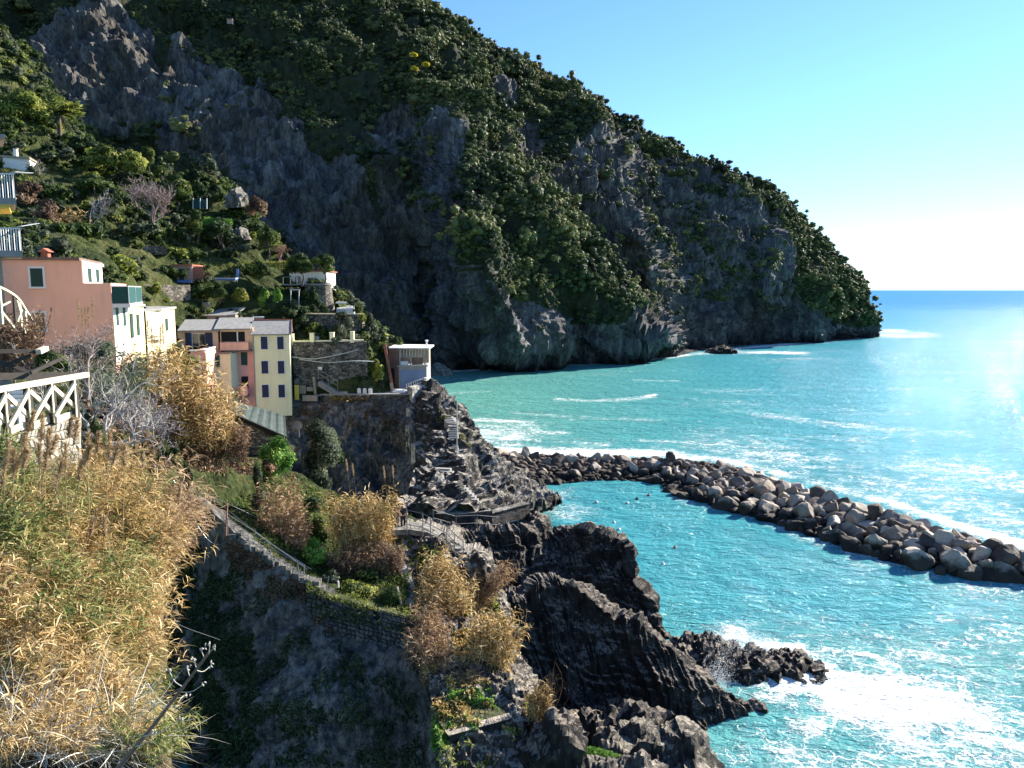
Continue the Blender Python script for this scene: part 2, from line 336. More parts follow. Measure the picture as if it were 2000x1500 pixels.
def build_headland():
    nc, nr = 760, 330
    cols = np.linspace(-700, 1697, nc); t = np.linspace(0, 1, nr)
    ysk = ip(cols, SKY); yb = ip(cols, [(b[0], b[1]) for b in BOT]); Db = ip(cols, [(b[0], b[2]) for b in BOT]); Ds = ip(cols, SKD)
    T, Cx = np.meshgrid(t, cols, indexing='ij')
    py = yb+(ysk-yb)*T; px = Cx.copy()
    D = Db+(Ds-Db)*(0.25*T+0.75*T**1.7)
    fade = smooth(0, 0.08, T)*smooth(1.0, 0.86, T); fs = smooth(1.0, 0.86, T)
    # nearest buttress, its nose runs from the summit down to the sea
    R = ridge(px, py, [(800, 60), (860, 160), (900, 290), (925, 420), (965, 560), (1005, 640), (1030, 712)], 80, 230, [(0, 8), (150, 36), (300, 62), (450, 76), (600, 40), (712, 14)])
    # step back behind its crest line
    cr = ip(py, [(60, 880), (170, 925), (250, 960), (330, 985), (400, 1045), (470, 1095), (540, 1190), (590, 1262), (650, 1330), (720, 1345)]); d = px-cr
    R += ip(py, [(60, 0), (200, 16), (400, 34), (600, 28), (680, 12)])*smooth(-4, 26, d)*np.exp(-np.clip(d, 0, None)/150)
    # narrow rib and the rib by the sea
    R += ridge(px, py, [(1120, 180), (1190, 290), (1215, 350), (1232, 440), (1285, 500), (1300, 560), (1310, 690)], 55, 30, [(150, 0), (260, 18), (480, 26), (600, 14), (690, 6)])
    R += ridge(px, py, [(1340, 300), (1400, 370), (1470, 420), (1530, 520), (1600, 600), (1625, 664)], 120, 190, [(300, 3), (400, 22), (560, 30), (664, 12)])
    R += ridge(px, py, [(560, -100), (640, 60), (700, 200), (760, 400), (800, 700)], 160, 60, [(-100, 4), (100, 16), (300, 20), (500, 8), (700, 0)])
    R += ridge(px, py, [(240, -100), (300, 100), (420, 300), (520, 500)], 140, 70, [(-100, 5), (100, 10), (300, 14), (500, 0)])
    R += ridge(px, py, [(940, 500), (975, 580), (1010, 650), (1028, 712)], 36, 24, [(480, 0), (560, 11), (712, 14)])
    R += ridge(px, py, [(1180, 560), (1240, 610), (1290, 650), (1322, 700)], 60, 22, [(540, 0), (610, 14), (700, 20)])
    R += ridge(px, py, [(820, 560), (815, 640), (812, 730)], 30, 30, [(480, 0), (560, -10), (730, -12)])
    R += ridge(px, py, [(1110, 600), (1130, 700)], 28, 28, [(560, 0), (620, -8), (730, -9)])
    D = D+R*np.maximum(fade, 0.25*fs)
    G = at(px, py, D)
    n = grid_normals(G); n *= np.sign(-(n*(G-np.array([0, 0, CAM_H]))).sum(-1, keepdims=True))
    amp = smooth(1.0, 0.93, T)*smooth(0.0, 0.04, T)
    big = fbm(G/38.0, 3)*8.5+fbm(G*np.array([1, 1, 0.45])/20.0, 4, ridged=True)*5.0+fbm(G*np.array([1, 1, 0.6])/7.5, 4, ridged=True)*1.5
    big = big+1.3*strata(G, (0.5, -0.1, 0.8), 6.5, 2.0, 0.6, 40.0)*(1.3-veg_density(px, py))
    fine = fbm(G*np.array([1, 1, 0.4])/3.2, 4)*1.0
    # ledges near the water
    low = smooth(0.30, 0.0, T)
    disp = (big+fine)*amp+0.5*low*fbm(G*np.array([0.3, 0.3, 2.0])/4, 3)
    G = G+n*disp[..., None]
    G[0, :, 2] = -2.0
    # back side falls to the sea behind the skyline
    rows = []
    for dy, f in ((14, 0.93), (60, 0.6), (130, 0.0)):
        q = G[-1].copy(); q[:, 1] += dy*1.0; q[:, 2] = q[:, 2]*f-(3 if f == 0 else 0); q[:, 0] += dy*0.25; rows.append(q)
    G2 = np.concatenate([G, np.array(rows)])
    veg = veg_density(px, py)
    vg = np.concatenate([veg, np.ones((3, nc))])
    s = N('headland_rock'); p = s.pos(); pv = s.pos((1, 1, 0.3))
    n1 = s.noise(0.03, p, 5, 0.6); n2 = s.noise(0.22, pv, 7, 0.68, 0.4); n3 = s.noise(1.1, pv, 6, 0.7)
    rock = s.ramp(s.math('ADD', s.math('MULTIPLY', n2, 0.6), s.math('MULTIPLY', n3, 0.4)), [(0.38, (0.034, 0.036, 0.042)), (0.5, (0.105, 0.105, 0.108)), (0.6, (0.24, 0.23, 0.215)), (0.7, (0.36, 0.34, 0.30))])
    rock = s.mix(s.ramp(n1, [(0.42, (0, 0, 0)), (0.6, (1, 1, 1))]), rock, s.mix(1.0, rock, (0.75, 0.66, 0.55), 'MULTIPLY'))
    sp = s.n('ShaderNodeSeparateXYZ'); s.l(s.geo.outputs['Position'], sp.inputs[0])
    wet = s.ramp(s.math('ADD', s.math('MULTIPLY', sp.outputs['Z'], 0.08), s.math('MULTIPLY', s.math('SUBTRACT', n2, 0.5), 0.8)), [(0.05, (0.25, 0.24, 0.25)), (0.45, (1, 1, 1))])
    rock = s.mix(1.0, rock, wet, 'MULTIPLY')
    grass = s.ramp(s.noise(0.5, p, 5, 0.7), [(0.35, (0.026, 0.034, 0.020)), (0.6, (0.048, 0.056, 0.026)), (0.75, (0.08, 0.07, 0.035))])
    vf = s.math('ADD', s.attr('veg'), s.math('MULTIPLY', s.math('SUBTRACT', s.noise(0.12, p, 6, 0.7), 0.5), 1.5))
    col = s.mix(s.ramp(vf, [(0.42, (0, 0, 0)), (0.6, (1, 1, 1))]), rock, grass)
    m = s.done(col, 0.9, s.bump(s.math('ADD', n3, s.math('MULTIPLY', n2, 2.0)), 0.8, 1.6), 0.15)
    me = mesh_np('headland', G2, grid_faces(*G2.shape[:2]), [m], False); vattr(me, 'veg', vg)
    link('headland', me, kind='structure')
    return G, px, py, n
def in_poly(px, py, poly):
    r = np.zeros(np.shape(px), bool); x0, y0 = poly[-1]
    for x1, y1 in poly:
        c = ((y1 > py) != (y0 > py)) & (px < (x0-x1)*(py-y1)/((y0-y1) or 1e-9)+x1); r ^= c; x0, y0 = x1, y1
    return r
BARE = [([(60, 60), (170, 15), (290, 35), (305, 110), (300, 220), (230, 250), (140, 250), (85, 190)], 0.08),
        ([(250, 230), (330, 60), (430, 130), (520, 170), (560, 250), (560, 420), (450, 330), (330, 270)], 0.28),
        ([(430, 210), (520, 225), (590, 240), (620, 320), (700, 320), (740, 440), (740, 500), (560, 500), (470, 400), (430, 300)], 0.14),
        ([(560, 480), (760, 430), (880, 470), (960, 560), (1005, 650), (1030, 720), (560, 760)], 0.10),
        ([(830, 330), (880, 300), (900, 380), (850, 400)], 0.1),
        ([(700, 250), (860, 200), (905, 330), (900, 450), (940, 520), (800, 480), (740, 400)], 0.35),
        ([(960, 540), (1060, 590), (1130, 640), (1260, 610), (1340, 640), (1340, 730), (1020, 730)], 0.06),
        ([(935, 190), (960, 150), (1010, 190), (1090, 320), (1170, 250), (1240, 270), (1250, 420), (1300, 500), (1320, 640), (1250, 600), (1180, 530), (1100, 440), (1050, 380), (990, 290)], 0.16),
        ([(1240, 300), (1330, 320), (1420, 370), (1500, 450), (1560, 560), (1630, 640), (1640, 680), (1320, 700), (1290, 500), (1230, 420)], 0.30),
        ([(1300, 590), (1450, 570), (1580, 590), (1640, 640), (1720, 640), (1720, 680), (1300, 720)], 0.05)]
def veg_density(px, py):
    wx = 16*fbm(np.stack([px/60, py/60, 0*px], -1), 3); wy = 16*fbm(np.stack([px/60, py/60, 0*px+7], -1), 3)
    x, y = px+wx, py+wy; v = np.ones(np.shape(px))
    for poly, a in BARE: v = np.where(in_poly(x, y, poly), np.minimum(v, a), v)
    return v
HG, HPX, HPY, HN = build_headland()
# ---------------------------------------------------------------- foliage builders
def leaf_cloud(centers, radii, n, size, seed, flat=0.75, shell=0.55, elong=1.6):
    """n two-triangle leaves spread over ellipsoidal clumps; returns verts, quads"""
    r = np.random.RandomState(seed); centers = np.asarray(centers, float); radii = np.asarray(radii, float)
    w = radii.prod(1)**(2/3); k = r.choice(len(centers), n, p=w/w.sum())
    d = r.normal(size=(n, 3)); d /= np.linalg.norm(d, axis=1)[:, None]; rr = shell+(1-shell)*r.rand(n)**0.6
    pos = centers[k]+d*radii[k]*rr[:, None]
    nrm = d+r.normal(size=(n, 3))*0.55+np.array([0, 0, 0.35]); nrm /= np.linalg.norm(nrm, axis=1)[:, None]
    t = np.cross(nrm, r.normal(size=(n, 3))); t /= np.linalg.norm(t, axis=1)[:, None]; b = np.cross(nrm, t)
    s = size*(0.6+0.8*r.rand(n))[:, None]; e = s*elong
    V = np.stack([pos-t*e, pos-b*s*0.55+nrm*s*0.15, pos+t*e, pos+b*s*0.55+nrm*s*0.15], 1).reshape(-1, 3)
    return V, np.arange(4*n).reshape(-1, 4)
def ico(sub=1):
    import bmesh
    bm = bmesh.new(); bmesh.ops.create_icosphere(bm, subdivisions=sub, radius=1.0)
    V = np.array([v.co for v in bm.verts]); Fc = np.array([[v.index for v in f.verts] for f in bm.faces]); bm.free(); return V, Fc
ICO1, ICO2, ICO3 = ico(1), ico(2), ico(3)
def crown_mesh(name, mats, seed, nclump=9, rad=1.0, hgt=0.8, leaves=260, leaf=0.13, trunk=None, spread=0.7, rk=1.0):
    """a crown of clumps with a dark core per clump; unit size, stands on z=0"""
    r = np.random.RandomState(seed); c = r.normal(size=(nclump, 3))*[spread*rad*.55, spread*rad*.55, hgt*.28]; c[:, 2] += hgt*.75; c[:, 2] = np.maximum(c[:, 2], hgt*.25)
    R = rk*(0.22+0.38*r.rand(nclump)**1.5)[:, None]*rad*np.array([1, 1, 0.8]); V, Q = leaf_cloud(c, R, leaves, leaf, seed+1)
    Vs, Fs = [], []
    off = len(V); 
    for i in range(nclump):
        v, f = ICO1; vv = c[i]+v*R[i]*0.80*(1+0.25*r.rand(len(v), 1)); Vs.append(vv); Fs.append(f+off); off += len(vv)
    tri = np.concatenate(Fs)
    return mesh_np(name, np.concatenate([V]+Vs), [Q, tri], mats, False)
GREEN_WOOD = [(0.024, 0.036, 0.020), (0.048, 0.070, 0.028), (0.095, 0.120, 0.038), (0.18, 0.19, 0.065)]
M_WOOD = leaf_mat('wood_leaves', GREEN_WOOD, 0.22, True, 0.035)
M_BARK = plain('bark', (0.11, 0.085, 0.065), 0.9, 0.3, 4, 0.5)
M_BARK_PALE = plain('pale_bark', (0.34, 0.31, 0.28), 0.85, 0.2, 5, 0.3)
def scatter_stuff(name, pts, scales, meshes, seed, tilt=0.15):
    """one object of kind stuff: real meshes repeated on the given points by geometry nodes"""
    n = len(pts); r = np.random.RandomState(seed)
    me = mesh_np(name, pts, np.zeros((0, 3), int) if False else np.array([[0, 0, 0]]), meshes[0].materials[:] if hasattr(meshes[0], 'materials') else None) if False else bpy.data.meshes.new(name)
    me.vertices.add(n); me.vertices.foreach_set('co', np.asarray(pts, np.float32).ravel())
    a = me.attributes.new('rot', 'FLOAT_VECTOR', 'POINT'); a.data.foreach_set('vector', np.stack([r.normal(size=n)*tilt, r.normal(size=n)*tilt, r.rand(n)*6.283], -1).astype(np.float32).ravel())
    a = me.attributes.new('sc', 'FLOAT_VECTOR', 'POINT'); a.data.foreach_set('vector', np.asarray(scales, np.float32).ravel())
    a = me.attributes.new('idx', 'INT', 'POINT'); a.data.foreach_set('value', r.randint(0, len(meshes), n).astype(np.int32))
    o = link(name, me, kind='stuff')
    ng = bpy.data.node_groups.new(name, 'GeometryNodeTree')
    ng.interface.new_socket('Geometry', in_out='INPUT', socket_type='NodeSocketGeometry'); ng.interface.new_socket('Geometry', in_out='OUTPUT', socket_type='NodeSocketGeometry')
    L, nn = ng.links.new, ng.nodes.new
    gi, go = nn('NodeGroupInput'), nn('NodeGroupOutput'); join = nn('GeometryNodeJoinGeometry')
    ra, sa, ia = (nn('GeometryNodeInputNamedAttribute') for _ in range(3))
    ra.data_type = 'FLOAT_VECTOR'; ra.inputs['Name'].default_value = 'rot'; sa.data_type = 'FLOAT_VECTOR'; sa.inputs['Name'].default_value = 'sc'; ia.data_type = 'INT'; ia.inputs['Name'].default_value = 'idx'
    for k, m in enumerate(meshes):
        src = bpy.data.objects.new(name+'_source', m)
        oi = nn('GeometryNodeObjectInfo'); oi.inputs['Object'].default_value = src; oi.inputs['As Instance'].default_value = True
        cmp_ = nn('FunctionNodeCompare'); cmp_.data_type = 'INT'; cmp_.operation = 'EQUAL'; L(ia.outputs[0], cmp_.inputs[2]); cmp_.inputs[3].default_value = k
        it = nn('GeometryNodeInstanceOnPoints'); L(gi.outputs[0], it.inputs['Points']); L(cmp_.outputs[0], it.inputs['Selection']); L(oi.outputs['Geometry'], it.inputs['Instance'])
        L(ra.outputs[0], it.inputs['Rotation']); L(sa.outputs[0], it.inputs['Scale']); L(it.outputs[0], join.inputs[0])
    L(join.outputs[0], go.inputs[0])
    md = o.modifiers.new('scatter', 'NODES'); md.node_group = ng
    return o
# ---------------------------------------------------------------- the wood on the headland
def surf_sample(G, W, n, seed):
    """n random points on grid G (weights per cell W), returns points and cell indices"""
    r = np.random.RandomState(seed)
    a = np.linalg.norm(np.cross(G[1:, :-1]-G[:-1, :-1], G[:-1, 1:]-G[:-1, :-1]), axis=-1)*W[:-1, :-1]
    k = r.choice(a.size, n, p=(a/a.sum()).ravel()); i, j = np.unravel_index(k, a.shape); u, v = r.rand(2, n, 1)
    return (1-u)*(1-v)*G[i, j]+(1-u)*v*G[i, j+1]+u*(1-v)*G[i+1, j]+u*v*G[i+1, j+1], i, j
WOOD_MESHES = [crown_mesh('wood_crown', [M_WOOD], 20+k, nclump=11+k % 4, leaves=420, leaf=0.085, hgt=0.6+0.2*(k % 4), spread=0.85, rk=0.72) for k in range(8)]
def build_wood():
    dens = veg_density(HPX, HPY)**1.8; dens = dens*smooth(0.0, 0.05, (HG[..., 2]-6)/100)
    patch = fbm(HG/13.0, 4); dens = dens*np.clip(0.7+2.2*patch, 0.02, 2.4)
    dens *= (HPX > -250)*(HPY > -60)
    dens *= 0.45+1.0*(HPX > 800); dens *= 1+2.2*smooth(90, 20, HPY-HPY[-1][None, :])*(HPX > 700)
    pts, i, j = surf_sample(HG, dens, 31000, 5); r = np.random.RandomState(6)
    s = np.clip(r.lognormal(0.12, 0.52, len(pts)), 0.45, 3.8); pts = pts-HN[i, j]*0.3*s[:, None]*0.3; pts[:, 2] -= 0.5*s
    sc = np.stack([s*1.25, s*1.25, s*(0.9+0.5*r.rand(len(s)))], -1)
    scatter_stuff('wood', pts, sc, WOOD_MESHES, 7)
build_wood()
# ---------------------------------------------------------------- land masses near the village
def mass(name, curves, nu, nseg, mat, amps, kind='structure', back=None, lin=False, smooth_shade=False, label=None, cat=None, seed=0.0, beds=(), ampf=None):
    """amps: list of (amplitude, (sx, sy, sz), octaves, ridged). back: (dy, dz) extra rows behind the last curve"""
    G = loft(curves, nu, nseg, lin)
    if back:
        rows = []
        for dy, dz in back:
            q = G[-1-0].copy(); q[:, 1] += dy; q[:, 2] = q[:, 2]+dz if dz > -90 else -2.0; rows.append(q)
        G = np.concatenate([G, np.array(rows)])
    n = grid_normals(G); sgn = np.sign(-(n*(G-np.array([0, 0, CAM_H]))).sum(-1, keepdims=True)); sgn = np.where(np.abs(sgn) < .5, 1, sgn)
    n = n*np.sign(np.median(sgn)); d = 0
    for a, sc, oc, rg in amps: d = d+a*fbm(G/np.array(sc)+seed, oc, ridged=rg)
    for a, dr, per, fold in beds: d = d+a*strata(G, dr, per, seed, fold)
    if ampf is not None: rr, cc = np.meshgrid(np.linspace(0, 1, G.shape[0]), np.linspace(0, 1, G.shape[1]), indexing='ij'); d = d*ampf(rr, cc)
    G = G+n*np.asarray(d)[..., None]
    me = mesh_np(name, G, grid_faces(*G.shape[:2]), [mat], smooth_shade)
    return link(name, me, label=label, cat=cat, kind=kind), G
M_BLACK = rock_mat('black_rock', (0.010, 0.009, 0.009), (0.032, 0.028, 0.025), (0.085, 0.072, 0.060), 1.3, (1.6, (1, 1, 0.14), 1.6), 0.7, ((0.20, 0.165, 0.13), 0.7))  # upward faces carry the sunlit brown edges in their colour
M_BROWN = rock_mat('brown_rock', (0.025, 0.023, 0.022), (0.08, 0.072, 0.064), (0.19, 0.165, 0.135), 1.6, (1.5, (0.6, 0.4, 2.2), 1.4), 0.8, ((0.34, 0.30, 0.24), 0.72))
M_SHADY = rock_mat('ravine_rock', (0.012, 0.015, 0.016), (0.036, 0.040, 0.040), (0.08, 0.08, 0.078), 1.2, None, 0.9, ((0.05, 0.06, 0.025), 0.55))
M_STAIR = rock_mat('stair_rock', (0.012, 0.011, 0.011), (0.045, 0.041, 0.037), (0.14, 0.125, 0.105), 1.5, (1.4, (0.5, 0.4, 2.0), 1.4), 0.8, ((0.34, 0.31, 0.26), 0.70))  # dark base and pale upward faces paint in the lit and shaded contrast
M_SHORE = rock_mat('shore_stone', (0.025, 0.023, 0.021), (0.085, 0.077, 0.067), (0.17, 0.15, 0.125), 1.6, (1.5, (0.6, 0.4, 2.2), 1.4), 0.9, ((0.26, 0.23, 0.18), 0.82))
M_RAVINE = rock_mat('ravine_stone', (0.045, 0.048, 0.045), (0.15, 0.148, 0.14), (0.32, 0.29, 0.26), 2.0, (2.2, (1, 1, 0.22), 1.6), 1.0, None)
M_SLAB = rock_mat('pale_slab_rock', (0.07, 0.066, 0.06), (0.22, 0.205, 0.18), (0.42, 0.39, 0.34), 1.6, None, 0.8)
def soil_mat():
    s = N('hillside_soil'); p = s.pos(); n = s.noise(0.25, p, 6, 0.65); n2 = s.noise(2.5, p, 5, 0.7)
    f = s.math('ADD', s.math('MULTIPLY', n, 0.6), s.math('MULTIPLY', n2, 0.4))
    c = s.ramp(f, [(0.36, (0.008, 0.012, 0.005)), (0.48, (0.034, 0.046, 0.014)), (0.58, (0.075, 0.078, 0.028)), (0.66, (0.14, 0.11, 0.075))])
    return s.done(c, 0.95, s.bump(n2, 0.8, 0.3), 0.1)
M_SOIL = soil_mat()
def soil2_mat():
    s = N('dry_bank'); p = s.pos(); n = s.noise(0.8, p, 6, 0.65); n2 = s.noise(6, p, 5, 0.7)
    f = s.math('ADD', s.math('MULTIPLY', n, 0.55), s.math('MULTIPLY', n2, 0.45))
    c = s.ramp(f, [(0.35, (0.03, 0.028, 0.015)), (0.5, (0.11, 0.085, 0.045)), (0.65, (0.22, 0.18, 0.11))])
    return s.done(c, 0.95, s.bump(n2, 0.9, 0.15), 0.1)
M_BANK = soil2_mat()
# village hillside with garden terraces
_, HILL = mass('hillside', [
    C((-400, 760, 50), (0, 705, 57), (200, 715, 61), (330, 740, 76), (450, 800, 88), (570, 805, 91), (650, 776, 91), (740, 769, 93), (800, 769, 95)),
    C((-400, 560, 62), (0, 535, 66), (150, 540, 71), (260, 585, 80), (350, 605, 92), (480, 622, 98), (570, 652, 97), (650, 668, 97), (710, 668, 97), (770, 735, 98)),
    C((-400, 480, 78), (0, 470, 80), (130, 480, 84), (260, 520, 92), (380, 560, 100), (480, 560, 104), (560, 590, 104), (640, 608, 104), (700, 640, 102), (775, 700, 100)),
    C((-400, 320, 100), (0, 380, 98), (100, 400, 98), (250, 420, 104), (390, 455, 110), (480, 480, 113), (555, 525, 114), (640, 553, 112), (690, 605, 107), (765, 675, 102)),
    C((-400, -60, 150), (0, 60, 142), (60, 175, 134), (100, 262, 122), (225, 318, 118), (320, 380, 119), (405, 345, 124), (450, 392, 124), (500, 447, 122), (560, 528, 119), (640, 556, 115), (700, 612, 109), (757, 672, 103)),
    ], 420, [60, 50, 50, 80], M_SOIL, [(1.1, (14, 14, 9), 3, False), (0.45, (3, 3, 2), 4, False)], back=[(6, -1.5), (20, -9), (45, -30), (60, -99)])
# rock under the terrace: the shaded face and the lit seaward side
_, TCLIFF = mass('terrace_cliff', [
    C((520, 1010, 80), (580, 1010, 81), (660, 1010, 81), (760, 1010, 80), (850, 1020, 76)),
    C((525, 920, 84), (585, 920, 85.5), (660, 920, 86), (760, 930, 85), (838, 940, 80)),
    C((545, 850, 87), (602, 845, 88), (680, 845, 88.5), (770, 855, 88.5), (824, 872, 84.5)),
    C((560, 797, 89), (640, 790, 89.5), (720, 786, 90), (770, 782, 90.5), (806, 780, 91)),
    C((560, 781, 91), (640, 775, 92), (720, 771, 92), (770, 769, 92.5), (806, 768, 93))],
    240, [50, 50, 40, 10], M_RAVINE, [(1.5, (5, 5, 8), 3, True), (0.35, (1.6, 1.6, 4), 4, True), (0.07, (0.4, 0.4, 0.8), 3, False)], back=[(6, 0.1), (9, -3)], ampf=lambda r, c: 1-0.92*smooth(0.72, 0.92, r))
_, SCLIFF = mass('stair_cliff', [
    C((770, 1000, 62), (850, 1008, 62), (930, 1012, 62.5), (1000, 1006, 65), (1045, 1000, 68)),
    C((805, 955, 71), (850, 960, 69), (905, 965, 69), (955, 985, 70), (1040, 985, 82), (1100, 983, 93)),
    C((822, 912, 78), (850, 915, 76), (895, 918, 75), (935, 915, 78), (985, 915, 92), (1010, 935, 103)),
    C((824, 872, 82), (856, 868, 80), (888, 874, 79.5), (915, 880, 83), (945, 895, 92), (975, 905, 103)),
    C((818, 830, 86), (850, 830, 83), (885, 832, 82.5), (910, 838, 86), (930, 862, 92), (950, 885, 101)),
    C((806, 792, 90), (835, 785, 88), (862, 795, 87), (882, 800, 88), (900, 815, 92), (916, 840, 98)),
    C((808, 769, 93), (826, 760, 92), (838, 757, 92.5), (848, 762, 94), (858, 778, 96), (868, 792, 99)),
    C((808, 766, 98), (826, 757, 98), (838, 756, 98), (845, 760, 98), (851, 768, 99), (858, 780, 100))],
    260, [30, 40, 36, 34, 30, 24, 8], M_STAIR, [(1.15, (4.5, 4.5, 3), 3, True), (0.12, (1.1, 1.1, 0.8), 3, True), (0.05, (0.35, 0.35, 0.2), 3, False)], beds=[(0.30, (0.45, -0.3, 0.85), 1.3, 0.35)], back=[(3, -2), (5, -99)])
# black folded rocks running into the sea
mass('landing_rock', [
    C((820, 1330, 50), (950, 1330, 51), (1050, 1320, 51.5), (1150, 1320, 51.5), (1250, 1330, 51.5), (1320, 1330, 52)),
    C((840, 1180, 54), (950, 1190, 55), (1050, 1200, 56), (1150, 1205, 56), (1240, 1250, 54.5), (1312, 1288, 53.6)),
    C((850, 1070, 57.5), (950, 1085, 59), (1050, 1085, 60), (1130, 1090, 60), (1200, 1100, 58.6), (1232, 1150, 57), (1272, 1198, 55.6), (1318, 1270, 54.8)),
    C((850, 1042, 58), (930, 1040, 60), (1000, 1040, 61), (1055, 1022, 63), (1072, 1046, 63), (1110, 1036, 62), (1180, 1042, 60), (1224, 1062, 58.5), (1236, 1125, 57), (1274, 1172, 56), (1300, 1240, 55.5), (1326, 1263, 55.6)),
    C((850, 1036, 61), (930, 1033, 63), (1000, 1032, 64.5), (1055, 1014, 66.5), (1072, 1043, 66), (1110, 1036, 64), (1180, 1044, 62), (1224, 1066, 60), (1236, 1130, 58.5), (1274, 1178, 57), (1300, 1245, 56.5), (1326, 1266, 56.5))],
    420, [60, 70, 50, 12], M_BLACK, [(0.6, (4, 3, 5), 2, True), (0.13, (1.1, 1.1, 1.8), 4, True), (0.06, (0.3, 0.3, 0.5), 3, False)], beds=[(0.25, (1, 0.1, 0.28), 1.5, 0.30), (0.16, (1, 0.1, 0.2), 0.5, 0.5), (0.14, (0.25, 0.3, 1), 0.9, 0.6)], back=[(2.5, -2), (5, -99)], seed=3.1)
mass('black_ridge', [
    C((850, 1530, 38.5), (1000, 1520, 39.5), (1150, 1510, 40.5), (1300, 1500, 41.4), (1400, 1488, 42.0), (1500, 1462, 43.4), (1560, 1446, 44.2)),
    C((860, 1380, 42), (1000, 1370, 44), (1130, 1380, 44.6), (1250, 1400, 44), (1370, 1418, 43.4), (1470, 1428, 43.9), (1560, 1442, 44.4)),
    C((880, 1240, 45), (1000, 1215, 46.6), (1090, 1190, 47.8), (1180, 1230, 47), (1280, 1295, 45.8), (1370, 1353, 45.0), (1470, 1402, 44.6), (1561, 1440, 44.5)),
    C((900, 1200, 45), (950, 1180, 46.5), (1010, 1172, 47), (1045, 1135, 49), (1085, 1129, 49.5), (1130, 1150, 48.5), (1190, 1183, 47.8), (1250, 1222, 47.2), (1300, 1264, 46.7), (1350, 1308, 46), (1400, 1343, 45.6), (1450, 1371, 45.2), (1500, 1398, 45), (1540, 1426, 44.8), (1562, 1438, 44.7)),
    C((900, 1185, 49), (950, 1165, 50), (1010, 1155, 50.5), (1050, 1133, 51.5), (1090, 1129, 51.5), (1140, 1148, 50.5), (1200, 1180, 49.5), (1260, 1220, 48.6), (1306, 1262, 48), (1356, 1306, 47.2), (1406, 1341, 46.7), (1456, 1369, 46.2), (1504, 1396, 45.8), (1542, 1424, 45.4), (1563, 1437, 45.2))],
    520, [70, 80, 50, 16], M_BLACK, [(0.45, (4, 3, 5), 2, True), (0.11, (1, 1, 1.6), 4, True), (0.05, (0.25, 0.25, 0.4), 3, False)], beds=[(0.22, (1, 0.1, 0.30), 1.3, 0.30), (0.15, (1, 0.1, 0.25), 0.45, 0.5), (0.12, (0.25, 0.3, 1), 0.8, 0.6)], back=[(1.5, -1.6), (3.5, -99)], seed=8.4)
# big shaded ravine wall
_, RAVINE = mass('ravine_cliff', [
    C((-250, 1620, 34), (150, 1620, 36), (400, 1620, 37), (650, 1620, 33.5), (800, 1620, 33.5), (880, 1620, 33)),
    C((-250, 1350, 38), (190, 1350, 42), (400, 1350, 40.5), (600, 1350, 37), (760, 1350, 37), (838, 1345, 36.6)),
    C((-250, 1120, 38), (230, 1120, 46), (380, 1130, 43.5), (520, 1180, 39.6), (680, 1240, 38.9), (815, 1262, 38.6)),
    C((-250, 930, 38), (240, 890, 44), (320, 935, 43.5), (410, 1000, 42.5), (475, 1052, 41.6), (560, 1120, 40.8), (640, 1158, 40.2), (720, 1186, 39.6), (806, 1206, 39.2)),
    C((-250, 900, 42), (240, 870, 47), (330, 920, 46), (420, 985, 45), (490, 1040, 44), (570, 1100, 43), (650, 1140, 42), (730, 1165, 41), (810, 1195, 40.5))],
    560, [70, 80, 70, 14], M_RAVINE, [(2.1, (8, 6, 14), 3, True), (0.7, (3, 3, 6), 3, False), (0.22, (2.2, 1.8, 4), 4, True), (0.22, (0.6, 0.6, 0.9), 4, True)], beds=[(0.34, (1, 0.2, 0.35), 1.7, 0.7), (0.12, (1, 0.2, 0.2), 0.6, 0.8)], seed=1.7, ampf=lambda r, c: (1-0.88*smooth(0.45, 0.8, r))*(1-0.55*smooth(0.62, 0.96, c)))
# garden shelf above it, with the path at its right edge
_, SHELF = mass('garden_shelf', [
    C((400, 1150, 50), (475, 1200, 47), (560, 1260, 45), (640, 1300, 44), (720, 1330, 43), (812, 1340, 42)),
    C((400, 1010, 45), (475, 1055, 42.6), (560, 1110, 41), (640, 1150, 40.4), (720, 1178, 39.8), (806, 1203, 39.2)),
    C((420, 960, 48), (490, 1000, 46.5), (570, 1050, 45.5), (650, 1090, 44.5), (730, 1120, 43.5), (812, 1130, 43.6)),
    C((430, 925, 54), (500, 950, 53), (580, 985, 52), (660, 1010, 51), (740, 1030, 49.5), (832, 1036, 49)),
    C((440, 890, 60), (520, 900, 60), (600, 940, 60), (680, 968, 58), (760, 992, 56), (835, 1020, 54))],
    200, [20, 30, 40, 40], M_SOIL, [(0.35, (4, 4, 3), 3, False), (0.12, (0.8, 0.8, 0.6), 3, False)], back=[(2, -2.0), (4, -8)])
